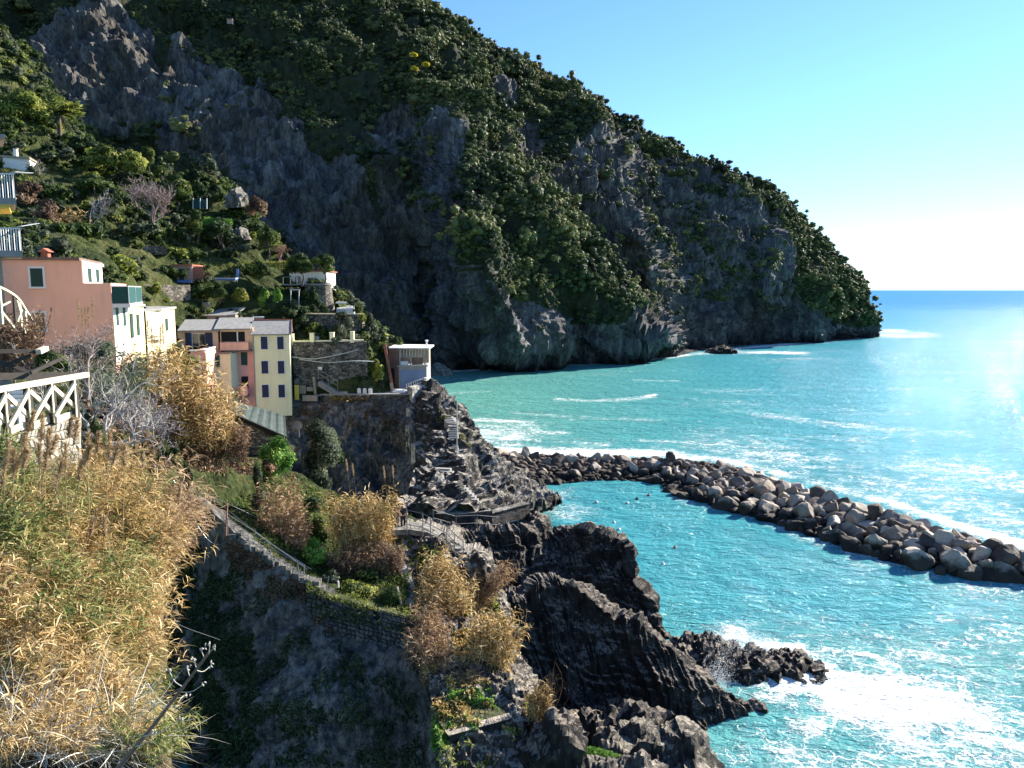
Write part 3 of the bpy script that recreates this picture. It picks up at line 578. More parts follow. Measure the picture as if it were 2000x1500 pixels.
_, PSLOPE = mass('path_slope', [
    C((855, 1640, 27.5), (960, 1640, 29), (1060, 1640, 30), (1120, 1600, 31)),
    C((852, 1430, 32), (930, 1425, 32.6), (1000, 1420, 33), (1075, 1425, 34)),
    C((836, 1335, 35.4), (900, 1330, 36), (960, 1318, 36.5), (1000, 1322, 36.8), (1062, 1385, 35.4)),
    C((808, 1208, 39.2), (880, 1200, 40.5), (940, 1190, 42.5), (985, 1240, 42.5), (1040, 1330, 40)),
    C((800, 1120, 43.4), (860, 1120, 44), (905, 1115, 44.8), (952, 1122, 45.4), (972, 1150, 46)),
    C((768, 1046, 47.8), (830, 1052, 46.8), (872, 1072, 46.2), (910, 1100, 45.8), (950, 1112, 46), (958, 1122, 46.6)),
    C((768, 1031, 48.6), (828, 1036, 48.6), (874, 1056, 47.8), (910, 1088, 47), (950, 1106, 47), (958, 1114, 47.6))],
    300, [30, 40, 50, 50, 50, 24], M_BROWN, [(0.5, (3, 3, 3), 3, True), (0.16, (0.8, 0.8, 1.2), 4, True), (0.09, (0.3, 0.3, 0.4), 3, False)], beds=[(0.10, (0.8, 0.1, 0.5), 0.7, 0.8)], back=[(2.5, 0.0), (4, -3), (5, -9)], seed=5.5)
# upper slope between the fence and the houses
_, UPPER = mass('upper_slope', [
    C((-250, 1100, 22), (200, 1010, 28), (300, 990, 37.5), (400, 1060, 44), (490, 1060, 48.5)),
    C((-250, 980, 23), (190, 900, 28), (300, 880, 38), (400, 925, 46), (495, 930, 51)),
    C((-250, 880, 24), (190, 820, 30), (300, 820, 42), (400, 885, 52), (490, 905, 58)),
    C((-250, 760, 36), (190, 750, 46), (300, 765, 56), (400, 850, 62), (490, 885, 68), (570, 900, 72)),
    C((-250, 715, 46), (190, 712, 54), (300, 735, 66), (400, 835, 73), (490, 862, 78), (575, 875, 80))],
    220, [30, 30, 40, 20], M_SOIL, [(0.7, (5, 5, 4), 3, False), (0.25, (1.2, 1.2, 1), 3, False)], seed=2.2)
# bank below the viewpoint
_, BANK = mass('foreground_bank', [
    C((-1500, 2100, 4.5), (-100, 2000, 5), (200, 1900, 5.5), (330, 1800, 6.0), (380, 2100, 6.0)),
    C((-1500, 1650, 6.2), (-100, 1560, 7), (180, 1540, 7.6), (290, 1540, 8.0), (320, 1900, 7.4)),
    C((-1000, 1250, 10), (-50, 1240, 10.5), (130, 1230, 11), (225, 1250, 11.5), (275, 1500, 10.5)),
    C((-900, 1020, 14), (-50, 1030, 14), (130, 1030, 14.5), (270, 1060, 15.5), (320, 1250, 14.5)),
    C((-800, 900, 17.6), (-20, 905, 17.6), (110, 895, 19), (200, 960, 20.5), (280, 1120, 20)),
    C((-800, 870, 19), (-20, 880, 19), (110, 870, 21), (190, 900, 24), (270, 1060, 24))],
    240, [30, 40, 40, 30, 10], M_BANK, [(0.35, (2, 2, 2), 3, False), (0.08, (0.4, 0.4, 0.4), 3, False)], seed=4.4)
# separate rocks in the foreground and in the surf
def blob_rock(name, prof, Y, depth, zb, mat, seed, amps=None, label=None, cat=None, kind='structure', group=None, n=64, m=30):
    """a rock with the outline prof (photo points, left to right) at distance Y, front bulging towards the viewer, real depth"""
    top = resample([at(x, y, Y) for x, y in prof], n, False); rows = []
    for k in range(m+1):
        a = math.pi*k/m; f = math.sin(a); c = -math.cos(a)      # front foot -> top -> back foot
        q = top.copy(); q[:, 1] += c*depth*0.5*(1 if c < 0 else 1.0); q[:, 2] = zb+(top[:, 2]-zb)*f**0.55
        rows.append(q)
    G = np.array(rows); nn = grid_normals(G); cc = G.mean((0, 1)); nn *= np.sign(np.median((nn*(G-cc)).sum(-1)))
    d = 0
    for a, sc, oc, rg in (amps or [(0.35, (2, 2, 2), 3, True), (0.10, (0.6, 0.6, 0.9), 4, True)]): d = d+a*fbm(G/np.array(sc)+seed, oc, ridged=rg)
    if Y < 200: d = d+0.13*strata(G, (0.9, 0.1, 0.45), 0.6, seed, 0.7)
    G = G+nn*d[..., None]*np.array([1, 1, 1])
    me = mesh_np(name, G, grid_faces(*G.shape[:2]), [mat], False)
    return link(name, me, label=label, cat=cat, kind=kind, group=group)
blob_rock('standing_rock', [(1012, 1500), (1022, 1450), (1050, 1418), (1075, 1396), (1105, 1392), (1124, 1410), (1130, 1440), (1128, 1500)], 32.5, 3.0, 2.0, M_BLACK, 2.0,
          label='dark upright boulder with a pale cap, right of the dry grass tuft', cat='boulder', kind=None)
blob_rock('shore_rock', [(1168, 1500), (1180, 1448), (1215, 1440), (1250, 1424), (1290, 1436), (1340, 1428), (1378, 1448), (1392, 1480), (1402, 1530)], 36.5, 5.0, -0.5, M_SHORE, 6.0,
          label='broad brown layered boulder at the bottom edge beside the foaming water', cat='boulder', kind=None)
blob_rock('shore_rock', [(1130, 1540), (1150, 1488), (1200, 1480), (1260, 1485), (1300, 1520)], 33.0, 3.0, 0.5, M_SHORE, 7.5,
          label='low brown rock under the green moss patch at the bottom edge', cat='boulder', kind=None)
blob_rock('shore_rock', [(982, 1400), (988, 1345), (1005, 1330), (1030, 1345), (1046, 1380), (1050, 1420)], 35.0, 2.4, 3.0, M_BROWN, 9.1,
          label='squarish rock sticking out of the slope below the golden reeds', cat='boulder', kind=None)
for prof, Y, dp, lb, sd in [([(1030, 1500), (1056, 1432), (1100, 1412), (1160, 1410), (1220, 1392), (1290, 1400), (1350, 1450)], 40.2, 4.0, 'low black rocks in the shade between the ridge foot and the brown boulder', 11.0), ([(1322, 1300), (1332, 1268), (1360, 1258), (1400, 1262), (1440, 1272), (1460, 1310)], 51.8, 5.0, 'black rock joined to the end of the landing rock, washed by foam', 1.0),
                        ([(1395, 1345), (1412, 1310), (1450, 1285), (1480, 1283), (1510, 1300), (1545, 1298), (1580, 1296), (1600, 1310), (1606, 1335)], 50.6, 4.0, 'long jagged black rock in the surf where the wave breaks', 2.0),
                        ([(1395, 1350), (1410, 1326), (1440, 1320), (1470, 1325), (1486, 1352)], 49.3, 2.0, 'small black rock in front of the long jagged one in the surf', 3.0),
                        ([(1540, 1425), (1552, 1405), (1572, 1418), (1594, 1440), (1606, 1456)], 45.2, 1.6, 'narrow wet rock at the tip of the black ridge', 4.0),
                        ([(1656, 1372), (1664, 1362), (1680, 1360), (1688, 1372)], 48.5, 1.0, 'small grey rock alone in the white foam', 5.0),
                        ([(1385, 690), (1395, 680), (1412, 676), (1430, 683), (1434, 690)], 318, 9, 'low dark skerry off the headland', 6.0),
                        ([(1690, 655), (1696, 638), (1706, 640), (1710, 656)], 430, 9, 'dark stack at the very tip of the headland', 7.0),
                        ([(846, 722), (856, 716), (872, 722), (884, 732)], 236, 8, 'pale sloping rock by the water behind the beach house', 8.0)]:
    big = Y > 200
    blob_rock('sea_rock', prof, Y, dp, -0.6, M_BLACK if lb[:4] != 'pale' else M_SLAB, sd, [(0.5 if not big else 1.2, (1.6, 1.6, 1.6) if not big else (7, 7, 7), 3, True), (0.22 if not big else 0.5, (0.5, 0.5, 0.8) if not big else (2, 2, 2), 4, True)], lb, 'rock', None, None, 60, 28)
blob_rock('rock_slab', [(898, 1135), (905, 1100), (918, 1082), (938, 1086), (956, 1100), (966, 1140)], 44.6, 2.6, 8.4, M_BROWN, 3.3, None, 'layered brown rock below the last path steps', 'rock', None)
blob_rock('rock_slab', [(850, 1110), (868, 1078), (890, 1084), (905, 1100), (912, 1130)], 44.4, 2.0, 8.4, M_BROWN, 5.3, None, 'cracked brown rock under the path railing', 'rock', None)
# pale slabs among the stairs
for prof, Y, sd, lb in [([(838, 960), (850, 925), (880, 940), (910, 965), (930, 990), (930, 1000)], 70.5, 1.0, 'pale tilted slab beside the lower flight of rock steps'),
                        ([(842, 905), (850, 885), (870, 890), (892, 900), (895, 908)], 77.5, 2.0, 'pale ledge between the two flights of rock steps')]:
    blob_rock('rock_slab', prof, Y, 3.4, float(atz(0, 0)[2]) if False else at(prof[0][0], prof[0][1]+25, Y)[2], M_SLAB, sd, [(0.25, (1.2, 1.2, 0.35), 3, True)], lb, 'rock', None, None, 48, 20)
# ---------------------------------------------------------------- breakwater of boulders
def boulder_mesh(name, seed, mats):
    r = np.random.RandomState(seed); V, Fc = ICO3; V = V.copy()
    for k in range(13):                                   # cut by random planes: faceted quarry blocks
        d = r.normal(size=3); d /= np.linalg.norm(d); o = 0.42+0.34*r.rand(); s = V@d
        V = V-np.clip(s-o, 0, None)[:, None]*d*0.97
    V = V*1.25*(1+0.10*fbm(V*1.5+seed, 3)[:, None])+0.02*fbm(V*7+seed, 2)[:, None]
    return mesh_np(name, V, Fc, mats, False)
def boulder_mat():
    s = N('boulder_stone'); p = s.pos(); oi = s.n('ShaderNodeObjectInfo'); n = s.noise(0.8, p, 6, 0.65); n2 = s.noise(6.0, p, 5, 0.7)
    f = s.math('ADD', s.math('MULTIPLY', n, 0.5), s.math('MULTIPLY', oi.outputs['Random'], 0.5))
    c = s.ramp(f, [(0.25, (0.07, 0.052, 0.042)), (0.42, (0.20, 0.155, 0.12)), (0.6, (0.36, 0.30, 0.235)), (0.85, (0.52, 0.45, 0.37))])
    c = s.mix(s.ramp(n2, [(0.5, (0, 0, 0)), (0.62, (0.5,)*3)]), c, s.mix(1.0, c, (0.55, 0.5, 0.46), 'MULTIPLY'))
    sp = s.n('ShaderNodeSeparateXYZ'); s.l(s.geo.outputs['Position'], sp.inputs[0])
    w = s.ramp(s.math('ADD', s.math('MULTIPLY', sp.outputs['Z'], 0.5), s.math('MULTIPLY', s.math('SUBTRACT', n, 0.5), 0.9)), [(0.40, (0.13, 0.12, 0.11)), (0.75, (1, 1, 1))])
    c = s.mix(1.0, c, w, 'MULTIPLY')
    return s.done(c, 0.8, s.bump(n2, 0.6, 0.12), 0.25)
M_BOULDER = boulder_mat()
BOULDERS = [boulder_mesh('boulder', 50+k, [M_BOULDER]) for k in range(14)]
NEAR = [(955, 985), (1010, 965), (1060, 948), (1150, 940), (1250, 942), (1290, 951), (1330, 972), (1430, 998), (1570, 1042), (1620, 1063), (1730, 1097), (1820, 1117), (1900, 1131), (2000, 1140), (2150, 1165)]
CREST = [(950, 886, 3.0), (1010, 884, 2.6), (1090, 886, 2.4), (1200, 892, 2.0), (1300, 892, 2.4), (1380, 899, 2.4), (1450, 915, 2.2), (1520, 938, 2.1), (1600, 966, 2.2), (1700, 995, 2.2), (1800, 1025, 2.2), (1900, 1055, 2.0), (2000, 1083, 1.9), (2150, 1120, 1.9)]
def build_breakwater():
    a = resample([atz(x, y, 0.0) for x, y in NEAR], 400, False); b = resample([atz(x, y, z) for x, y, z in CREST], 400, False)
    d = b-a; d[:, 2] = 0; d /= np.linalg.norm(d, axis=1)[:, None]; a = a+d*0.7; b = b-d*0.2-[0, 0, .35]
    c = b.copy(); d = b-a; d[:, 2] = 0; d /= np.linalg.norm(d, axis=1)[:, None]; c += d*4.0; c[:, 2] = -0.6
    a2 = a-d*1.5; a2[:, 2] = -1.5
    G = np.array([a2, a-[0, 0, .5], (a+b)/2-[0, 0, .9], b-[0, 0, 1.1], c-[0, 0, .6]]); G = np.concatenate([(G[i]*(1-t)+G[i+1]*t)[None] for i in range(4) for t in (0, .25, .5, .75)]+[G[4:5]])
    n = grid_normals(G); G = G+n*(0.5*fbm(G/1.2, 3, ridged=True))[..., None]
    link('breakwater_core', mesh_np('breakwater_core', G, grid_faces(*G.shape[:2]), [M_BLACK]), kind='structure')
    r = np.random.RandomState(3); placed = []
    special = {}
    def try_place(u, w, s):
        i = min(int(u*399), 399)
        p = a[i]+(b[i]-a[i])*w if w <= 1 else b[i]+(c[i]-b[i])*(w-1)
        p = p.copy(); p[2] += 0.05*s
        for q, sq in placed:
            if np.linalg.norm((p-q)*[1, 1, 1.2]) < 0.60*(s+sq): return
        placed.append((p, s))
    length = np.linalg.norm(np.diff(a, axis=0), axis=1).cumsum(); length = np.concatenate([[0], length])/length[-1]
    for k in range(9000):
        u = r.rand(); w = r.rand()*1.45-0.05; i = min(int(u*399), 399); near = smooth(112, 74, a[i, 1])
        s = (0.50+0.40*near)*(1.4 if k < 350 else (1.05 if k < 2500 else 0.72))*(0.7+0.6*r.rand())
        if w > 1.05: s *= 0.85
        try_place(u, w, s)
    placed.sort(key=lambda t: -(t[1]/t[0][1]))
    px, py = proj(np.array([p for p, _ in placed])); keep = [k for k in range(len(placed)) if px[k] < 2040]
    G0 = 'boulders of the breakwater'
    for k in keep[:285]:
        p, s = placed[k]; big = s > 1.3; x = px[k]
        w = 'large' if s > 1.35 else ('medium' if s > 0.95 else 'small')
        for lim, wh in ((1010, 'at the shore end'), (1080, 'just past the shore end'), (1170, 'before the low dark gap'), (1270, 'in the low dark gap'), (1345, 'at the bend after the gap'), (1430, 'past the bend'), (1520, 'left of the middle'), (1610, 'at the middle'), (1700, 'right of the middle'), (1790, 'in the near stretch'), (1890, 'in the widest near stretch'), (9999, 'by the right picture edge')):
            if x < lim: break
        i_ = int(np.argmin(np.abs(a[:, 0]-p[0])+np.abs(a[:, 1]-p[1]))); fr = np.linalg.norm((p-a[i_])[:2])/max(np.linalg.norm((b[i_]-a[i_])[:2]), .1); row = 'at the lagoon waterline' if fr < .28 else ('on the lagoon slope' if fr < .7 else ('on the crest' if fr < 1.12 else 'on the seaward side'))
        sc = (s*(0.95+0.4*r.rand()), s*(0.85+0.3*r.rand()), s*(0.75+0.25*r.rand())); sh = 'flat' if sc[2]/sc[0] < .68 else ('long' if sc[0]/sc[1] > 1.25 else ('blocky' if sc[2]/sc[0] > .85 else 'squat'))
        o = link('boulder', BOULDERS[r.randint(14)], label=f'{w} {sh} boulder {row} of the breakwater, {wh}', cat='boulder', group=G0, loc=p)
        o.scale = sc; o.rotation_euler = (r.normal()*0.5, r.normal()*0.5, r.rand()*6.28)
    rest = keep[285:]
    V, Fs, off = [], [], 0; v0, f0 = ICO2
    more = [(placed[k][0], placed[k][1]) for k in rest]
    for k in range(260):
        i = r.randint(400); w = r.rand(); p = a[i]+(b[i]-a[i])*w; more.append((p, 0.35+0.3*r.rand()))
    # tumbled rocks at the foot of the stair cliff
    for k in range(150):
        x = 940+110*r.rand(); y = 900+95*r.rand(); p = atz(x, y, 0.2+2.4*smooth(1050, 960, x)*r.rand()); more.append((p, 0.5+0.7*r.rand()))
    for p, s in more:
        q = v0.copy()
        for _ in range(6):
            d_ = r.normal(size=3); d_ /= np.linalg.norm(d_); q = q-np.clip(q@d_-0.65, 0, None)[:, None]*d_
        V.append(q*s*[1.2, 1, .8]+p); Fs.append(f0+off); off += len(q)
    link('rubble', mesh_np('rubble', np.concatenate(V), np.concatenate(Fs), [M_BOULDER]), kind='stuff')
    for x, y, z, s, lb in [(975, 900, 1.0, 1.9, 'pale squared block at the shore end of the breakwater'), (1015, 905, 1.2, 1.5, 'white angular block beside the pale squared one')]:
        p = atz(x, y, z); o = link('boulder', BOULDERS[3], label=lb, cat='boulder', group=G0, loc=p); o.scale = (s, s, s*.8)
build_breakwater()
# ---------------------------------------------------------------- building helpers
class MB:
    """collects boxes, prisms and tubes into one mesh"""
    def __init__(s): s.V, s.Q, s.T, s.n = [], [], [], 0
    def add(s, V, Q=None, T=None):
        V = np.asarray(V, float).reshape(-1, 3); s.V.append(V)
        if Q is not None and len(Q): s.Q.append(np.asarray(Q)+s.n)
        if T is not None and len(T): s.T.append(np.asarray(T)+s.n)
        s.n += len(V); return s
    def hexa(s, P8):
        """8 points: bottom 4 (ccw from above), top 4"""
        return s.add(P8, [[3, 2, 1, 0], [4, 5, 6, 7], [0, 1, 5, 4], [1, 2, 6, 5], [2, 3, 7, 6], [3, 0, 4, 7]])
    def box(s, c, size, rz=0.0):
        c = np.asarray(c, float); h = np.asarray(size, float)/2; co, si = math.cos(rz), math.sin(rz); P = []
        for z in (-1, 1):
            for x, y in ((-1, -1), (1, -1), (1, 1), (-1, 1)):
                dx, dy = x*h[0], y*h[1]; P.append(c+[dx*co-dy*si, dx*si+dy*co, z*h[2]])
        return s.hexa(P)
    def tube(s, pts, r, n=6, cap=True):
        pts = np.asarray(pts, float); k = len(pts); r = np.broadcast_to(np.asarray(r, float), (k,)); t = np.gradient(pts, axis=0); t /= np.maximum(np.linalg.norm(t, axis=1), 1e-9)[:, None]
        a = np.cross(t, [0.13, 0.31, 0.94]); a /= np.maximum(np.linalg.norm(a, axis=1), 1e-6)[:, None]; b = np.cross(t, a); an = np.linspace(0, 2*math.pi, n, endpoint=False)
        V = pts[:, None]+r[:, None, None]*(np.cos(an)[None, :, None]*a[:, None]+np.sin(an)[None, :, None]*b[:, None])
        Q = grid_faces(k, n, True); T = []
        V = V.reshape(-1, 3)
        if cap:
            V = np.concatenate([V, pts[[0]], pts[[-1]]]); T = [[k*n, (i+1) % n, i] for i in range(n)]+[[k*n+1, (k-1)*n+i, (k-1)*n+(i+1) % n] for i in range(n)]
        return s.add(V, Q, T)
    def bar(s, a, b, w, h):
        """square bar from a to b, w wide (horizontal), h high"""
        a, b = np.asarray(a, float), np.asarray(b, float); t = b-a; t = t/np.linalg.norm(t); up = np.array([0, 0, 1.0])
        if abs(t[2]) > 0.95: up = np.array([0, 1.0, 0])
        sd = np.cross(t, up); sd /= np.linalg.norm(sd); u2 = np.cross(sd, t)
        P = [p+x*sd*w/2+z*u2*h/2 for x, z in ((-1, -1), (1, -1), (1, 1), (-1, 1)) for p in (a,)]+[b+x*sd*w/2+z*u2*h/2 for x, z in ((-1, -1), (1, -1), (1, 1), (-1, 1))]
        return s.add(P, [[3, 2, 1, 0], [4, 5, 6, 7], [0, 1, 5, 4], [1, 2, 6, 5], [2, 3, 7, 6], [3, 0, 4, 7]])
    def prism(s, xy, z0, z1):
        xy = np.asarray(xy, float); n = len(xy); z0 = np.broadcast_to(z0, (n,)); z1 = np.broadcast_to(z1, (n,))
        V = [(*p, z) for p, z in zip(xy, z0)]+[(*p, z) for p, z in zip(xy, z1)]
        Q = [[i, (i+1) % n, n+(i+1) % n, n+i] for i in range(n)]; T = [[0, i+1, i] for i in range(1, n-1)]+[[n, n+i, n+i+1] for i in range(1, n-1)]
        return s.add(V, Q, T)
    def build(s, name, mat, parent=None, **kw):
        me = mesh_np(name, np.concatenate(s.V), ([np.concatenate(s.Q)] if s.Q else [])+([np.concatenate(s.T)] if s.T else []), [mat])
        o = link(name, me, **kw)
        if parent is not None: o.parent = parent; 
        return o
class Wall:
    """vertical plane through two plan points; u along it, d outwards (towards the viewer side)"""
    def __init__(s, a, b):
        s.a = np.array(a[:2], float); s.b = np.array(b[:2], float); s.L = np.linalg.norm(s.b-s.a); s.u = (s.b-s.a)/s.L
        s.n = np.array([s.u[1], -s.u[0]])
        if s.n@(-s.a) < 0: s.n = -s.n
    def hit(s, px, py):
        r = at(px, py, 1.0)-[0, 0, CAM_H]; t = (s.n@s.a)/(s.n@r[:2]); P = r*t; return float((P[:2]-s.a)@s.u), float(P[2]+CAM_H)
    def pt(s, u, z, d=0.0): p = s.a+s.u*u+s.n*d; return np.array([p[0], p[1], z])
    def box(s, mb, u0, u1, z0, z1, d0, d1):
        P = [s.pt(u, z, d) for z in (z0, z1) for u, d in ((u0, d1), (u1, d1), (u1, d0), (u0, d0))]; return mb.hexa(P)
def xyof(px, Y): return at(px, 566, Y)[:2]
M = dict(
    peach=plain('peach_plaster', (0.86, 0.47, 0.34), 0.9, 0.06, 0.6, 0.15, 0.1, 0, ((0.50, 0.27, 0.20), 0.35)),
    peach2=plain('apricot_plaster', (0.74, 0.50, 0.34), 0.9, 0.08, 0.6, 0.15, 0.1, 0, ((0.42, 0.27, 0.2), 0.4)),
    cream=plain('cream_plaster', (0.72, 0.61, 0.38), 0.9, 0.06, 0.6, 0.15, 0.1, 0, ((0.5, 0.42, 0.28), 0.4)),
    yellow=plain('yellow_plaster', (0.78, 0.73, 0.47), 0.9, 0.05, 0.6, 0.15, 0.1, 0, ((0.5, 0.45, 0.28), 0.3)),
    pink=plain('pink_plaster', (0.78, 0.37, 0.33), 0.9, 0.07, 0.6, 0.15, 0.1, 0, ((0.42, 0.2, 0.17), 0.4)),
    white=plain('white_plaster', (0.74, 0.72, 0.67), 0.9, 0.05, 0.6, 0.15, 0.1, 0, ((0.55, 0.5, 0.43), 0.4)),
    trim=plain('white_trim', (0.72, 0.70, 0.68), 0.8, 0.04, 2),
    dkgreen=plain('green_shutter', (0.012, 0.05, 0.04), 0.6, 0.2, 6, 0.2), blue=plain('dark_blue_shutter', (0.018, 0.028, 0.075), 0.6, 0.2, 6, 0.2),
    slate=plain('slate_roof', (0.27, 0.265, 0.25), 0.85, 0.25, 2.2, 0.6, 0.25, 0, ((0.16, 0.15, 0.14), 0.6)), brownroof=plain('brown_eave', (0.16, 0.11, 0.09), 0.85, 0.2, 3),
    tile=plain('red_tile', (0.35, 0.12, 0.075), 0.85, 0.25, 4, 0.5), glass=plain('window_glass', (0.02, 0.03, 0.04), 0.08, 0.1, 3, 0.0, 0.6),
    grey=plain('grey_concrete', (0.30, 0.29, 0.27), 0.9, 0.15, 2, 0.4, 0.2, 0, ((0.15, 0.14, 0.12), 0.5)), metal=plain('grey_metal', (0.25, 0.26, 0.27), 0.4, 0.1, 3, 0.0, 0.5, 0.6),
    whitemetal=plain('white_metal', (0.75, 0.76, 0.76), 0.5, 0.04, 3), tan=plain('tan_wall', (0.33, 0.27, 0.21), 0.9, 0.1, 1, 0.2, 0.1, 0, ((0.2, 0.17, 0.14), 0.5)),
    butter=plain('butter_plaster', (0.60, 0.53, 0.31), 0.9, 0.06, 0.6, 0.15, 0.1, 0, ((0.45, 0.38, 0.24), 0.4)), net=plain('green_net', (0.010, 0.06, 0.055), 0.7, 0.15, 4), yell=plain('yellow_paint', (0.75, 0.52, 0.09), 0.7, 0.06, 3), bluep=plain('blue_paint', (0.08, 0.16, 0.36), 0.6, 0.1, 3),
    rust=plain('rust_red_metal', (0.28, 0.11, 0.07), 0.7, 0.2, 5), wood=plain('grey_wood', (0.30, 0.25, 0.19), 0.85, 0.2, 6, 0.4), pwood=plain('pale_wood', (0.62, 0.56, 0.40), 0.8, 0.12, 7, 0.4), dwood=plain('shade_dark_wood', (0.05, 0.042, 0.035), 0.85, 0.25, 6, 0.4),  # the darkest wood holds the shade of the railing and posts in its colour
    dark=plain('dark_opening', (0.015, 0.014, 0.013), 0.9, 0.1, 3), drape=plain('pale_cloth', (0.55, 0.56, 0.6), 0.9, 0.1, 3), shed=plain('pinkish_brick', (0.38, 0.25, 0.21), 0.9, 0.2, 4), rope=plain('pale_cable', (0.5, 0.5, 0.47), 0.7, 0.1, 3))
def stone_wall_mat():
    s = N('rubble_wall'); p = s.pos((1, 1, 1.7)); vo = s.n('ShaderNodeTexVoronoi'); vo.inputs['Scale'].default_value = 2.6; s.l(p, vo.inputs['Vector'])
    ve = s.n('ShaderNodeTexVoronoi', feature='DISTANCE_TO_EDGE'); ve.inputs['Scale'].default_value = 2.6; s.l(p, ve.inputs['Vector'])
    sp = s.n('ShaderNodeSeparateColor'); s.l(vo.outputs['Color'], sp.inputs[0])
    n = s.noise(0.7, s.pos(), 5, 0.6)
    c = s.ramp(sp.outputs[0], [(0, (0.09, 0.08, 0.07)), (0.5, (0.19, 0.17, 0.145)), (1, (0.32, 0.29, 0.25))])
    c = s.mix(1.0, c, s.ramp(n, [(0.35, (0.45, 0.45, 0.42)), (0.65, (1.1, 1.08, 1.05))]), 'MULTIPLY')
    e = s.ramp(ve.outputs['Distance'], [(0, (0, 0, 0)), (0.09, (1, 1, 1))]); c = s.mix(1.0, c, s.ramp(ve.outputs['Distance'], [(0, (0.35, 0.34, 0.33)), (0.07, (1, 1, 1))]), 'MULTIPLY')
    return s.done(c, 0.9, s.bump(s.math('ADD', e, n), 0.8, 0.12), 0.15)
M_RUBBLE = stone_wall_mat()
def window(parent, w, p0, p1, q0, q1, shut, frame=None, style='closed', name='window', wf=0.13):
    """photo box p0..p1 x q0..q1 on wall w. style: closed (two shutters), open (shutters folded back beside glass), glass, tall"""
    pm, qm = (p0+p1)/2, (q0+q1)/2; u0 = w.hit(p0, qm)[0]; u1 = w.hit(p1, qm)[0]; z1 = w.hit(pm, q0)[1]; z0 = w.hit(pm, q1)[1]
    if u1 < u0: u0, u1 = u1, u0
    a = MB(); w.box(a, u0, u1, z0, z1, 0.004, 0.03); win = a.build(name, M['glass'], parent)
    if frame:
        f = MB(); w.box(f, u0-wf, u0, z0-wf, z1+wf, 0.003, 0.06); w.box(f, u1, u1+wf, z0-wf, z1+wf, 0.003, 0.06); w.box(f, u0, u1, z1, z1+wf, 0.003, 0.058); f.build('frame', frame, win)
        f = MB(); w.box(f, u0-wf*1.2, u1+wf*1.2, z0-wf*0.9, z0, 0.003, 0.13); f.build('sill', frame, win)
    um = (u0+u1)/2
    if style in ('closed', 'tall'):
        for ua, ub in ((u0, um-0.012), (um+0.012, u1)):
            f = MB(); w.box(f, ua, ub, z0, z1, 0.032, 0.07)
            k = 9
            for i in range(k):
                zz = z0+(z1-z0)*(i+0.5)/k; w.box(f, ua+0.05, ub-0.05, zz-0.02, zz+0.03, 0.07, 0.085)
            f.build('shutter', shut, win)
    elif style == 'open':
        for ua, ub in ((u0-(um-u0), u0), (u1, u1+(um-u0))):
            f = MB(); w.box(f, ua, ub, z0, z1, 0.032, 0.07); f.build('shutter', shut, win)
        f = MB(); w.box(f, um-0.03, um+0.03, z0, z1, 0.03, 0.05); w.box(f, u0, u1, z1-0.06, z1, 0.03, 0.05); w.box(f, u0, u0+.05, z0, z1-.06, 0.03, 0.05); w.box(f, u1-.05, u1, z0, z1-.06, 0.03, 0.05); f.build('sash', M['trim'], win)
    return win
def block(name, foot, z0, z1, mat, parent=None, **kw):
    m = MB(); m.prism(foot, z0, z1); return m.build(name, mat, parent, **kw)
def zat(px, py, Y): return float(at(px, py, Y)[2])
def roof_slab(name, quad, th, mat, parent, **kw):
    """slab through four world points (ccw from above), th thick downwards"""
    q = np.array(quad); m = MB(); m.hexa(list(q-[0, 0, th])+list(q)); return m.build(name, mat, parent, **kw)

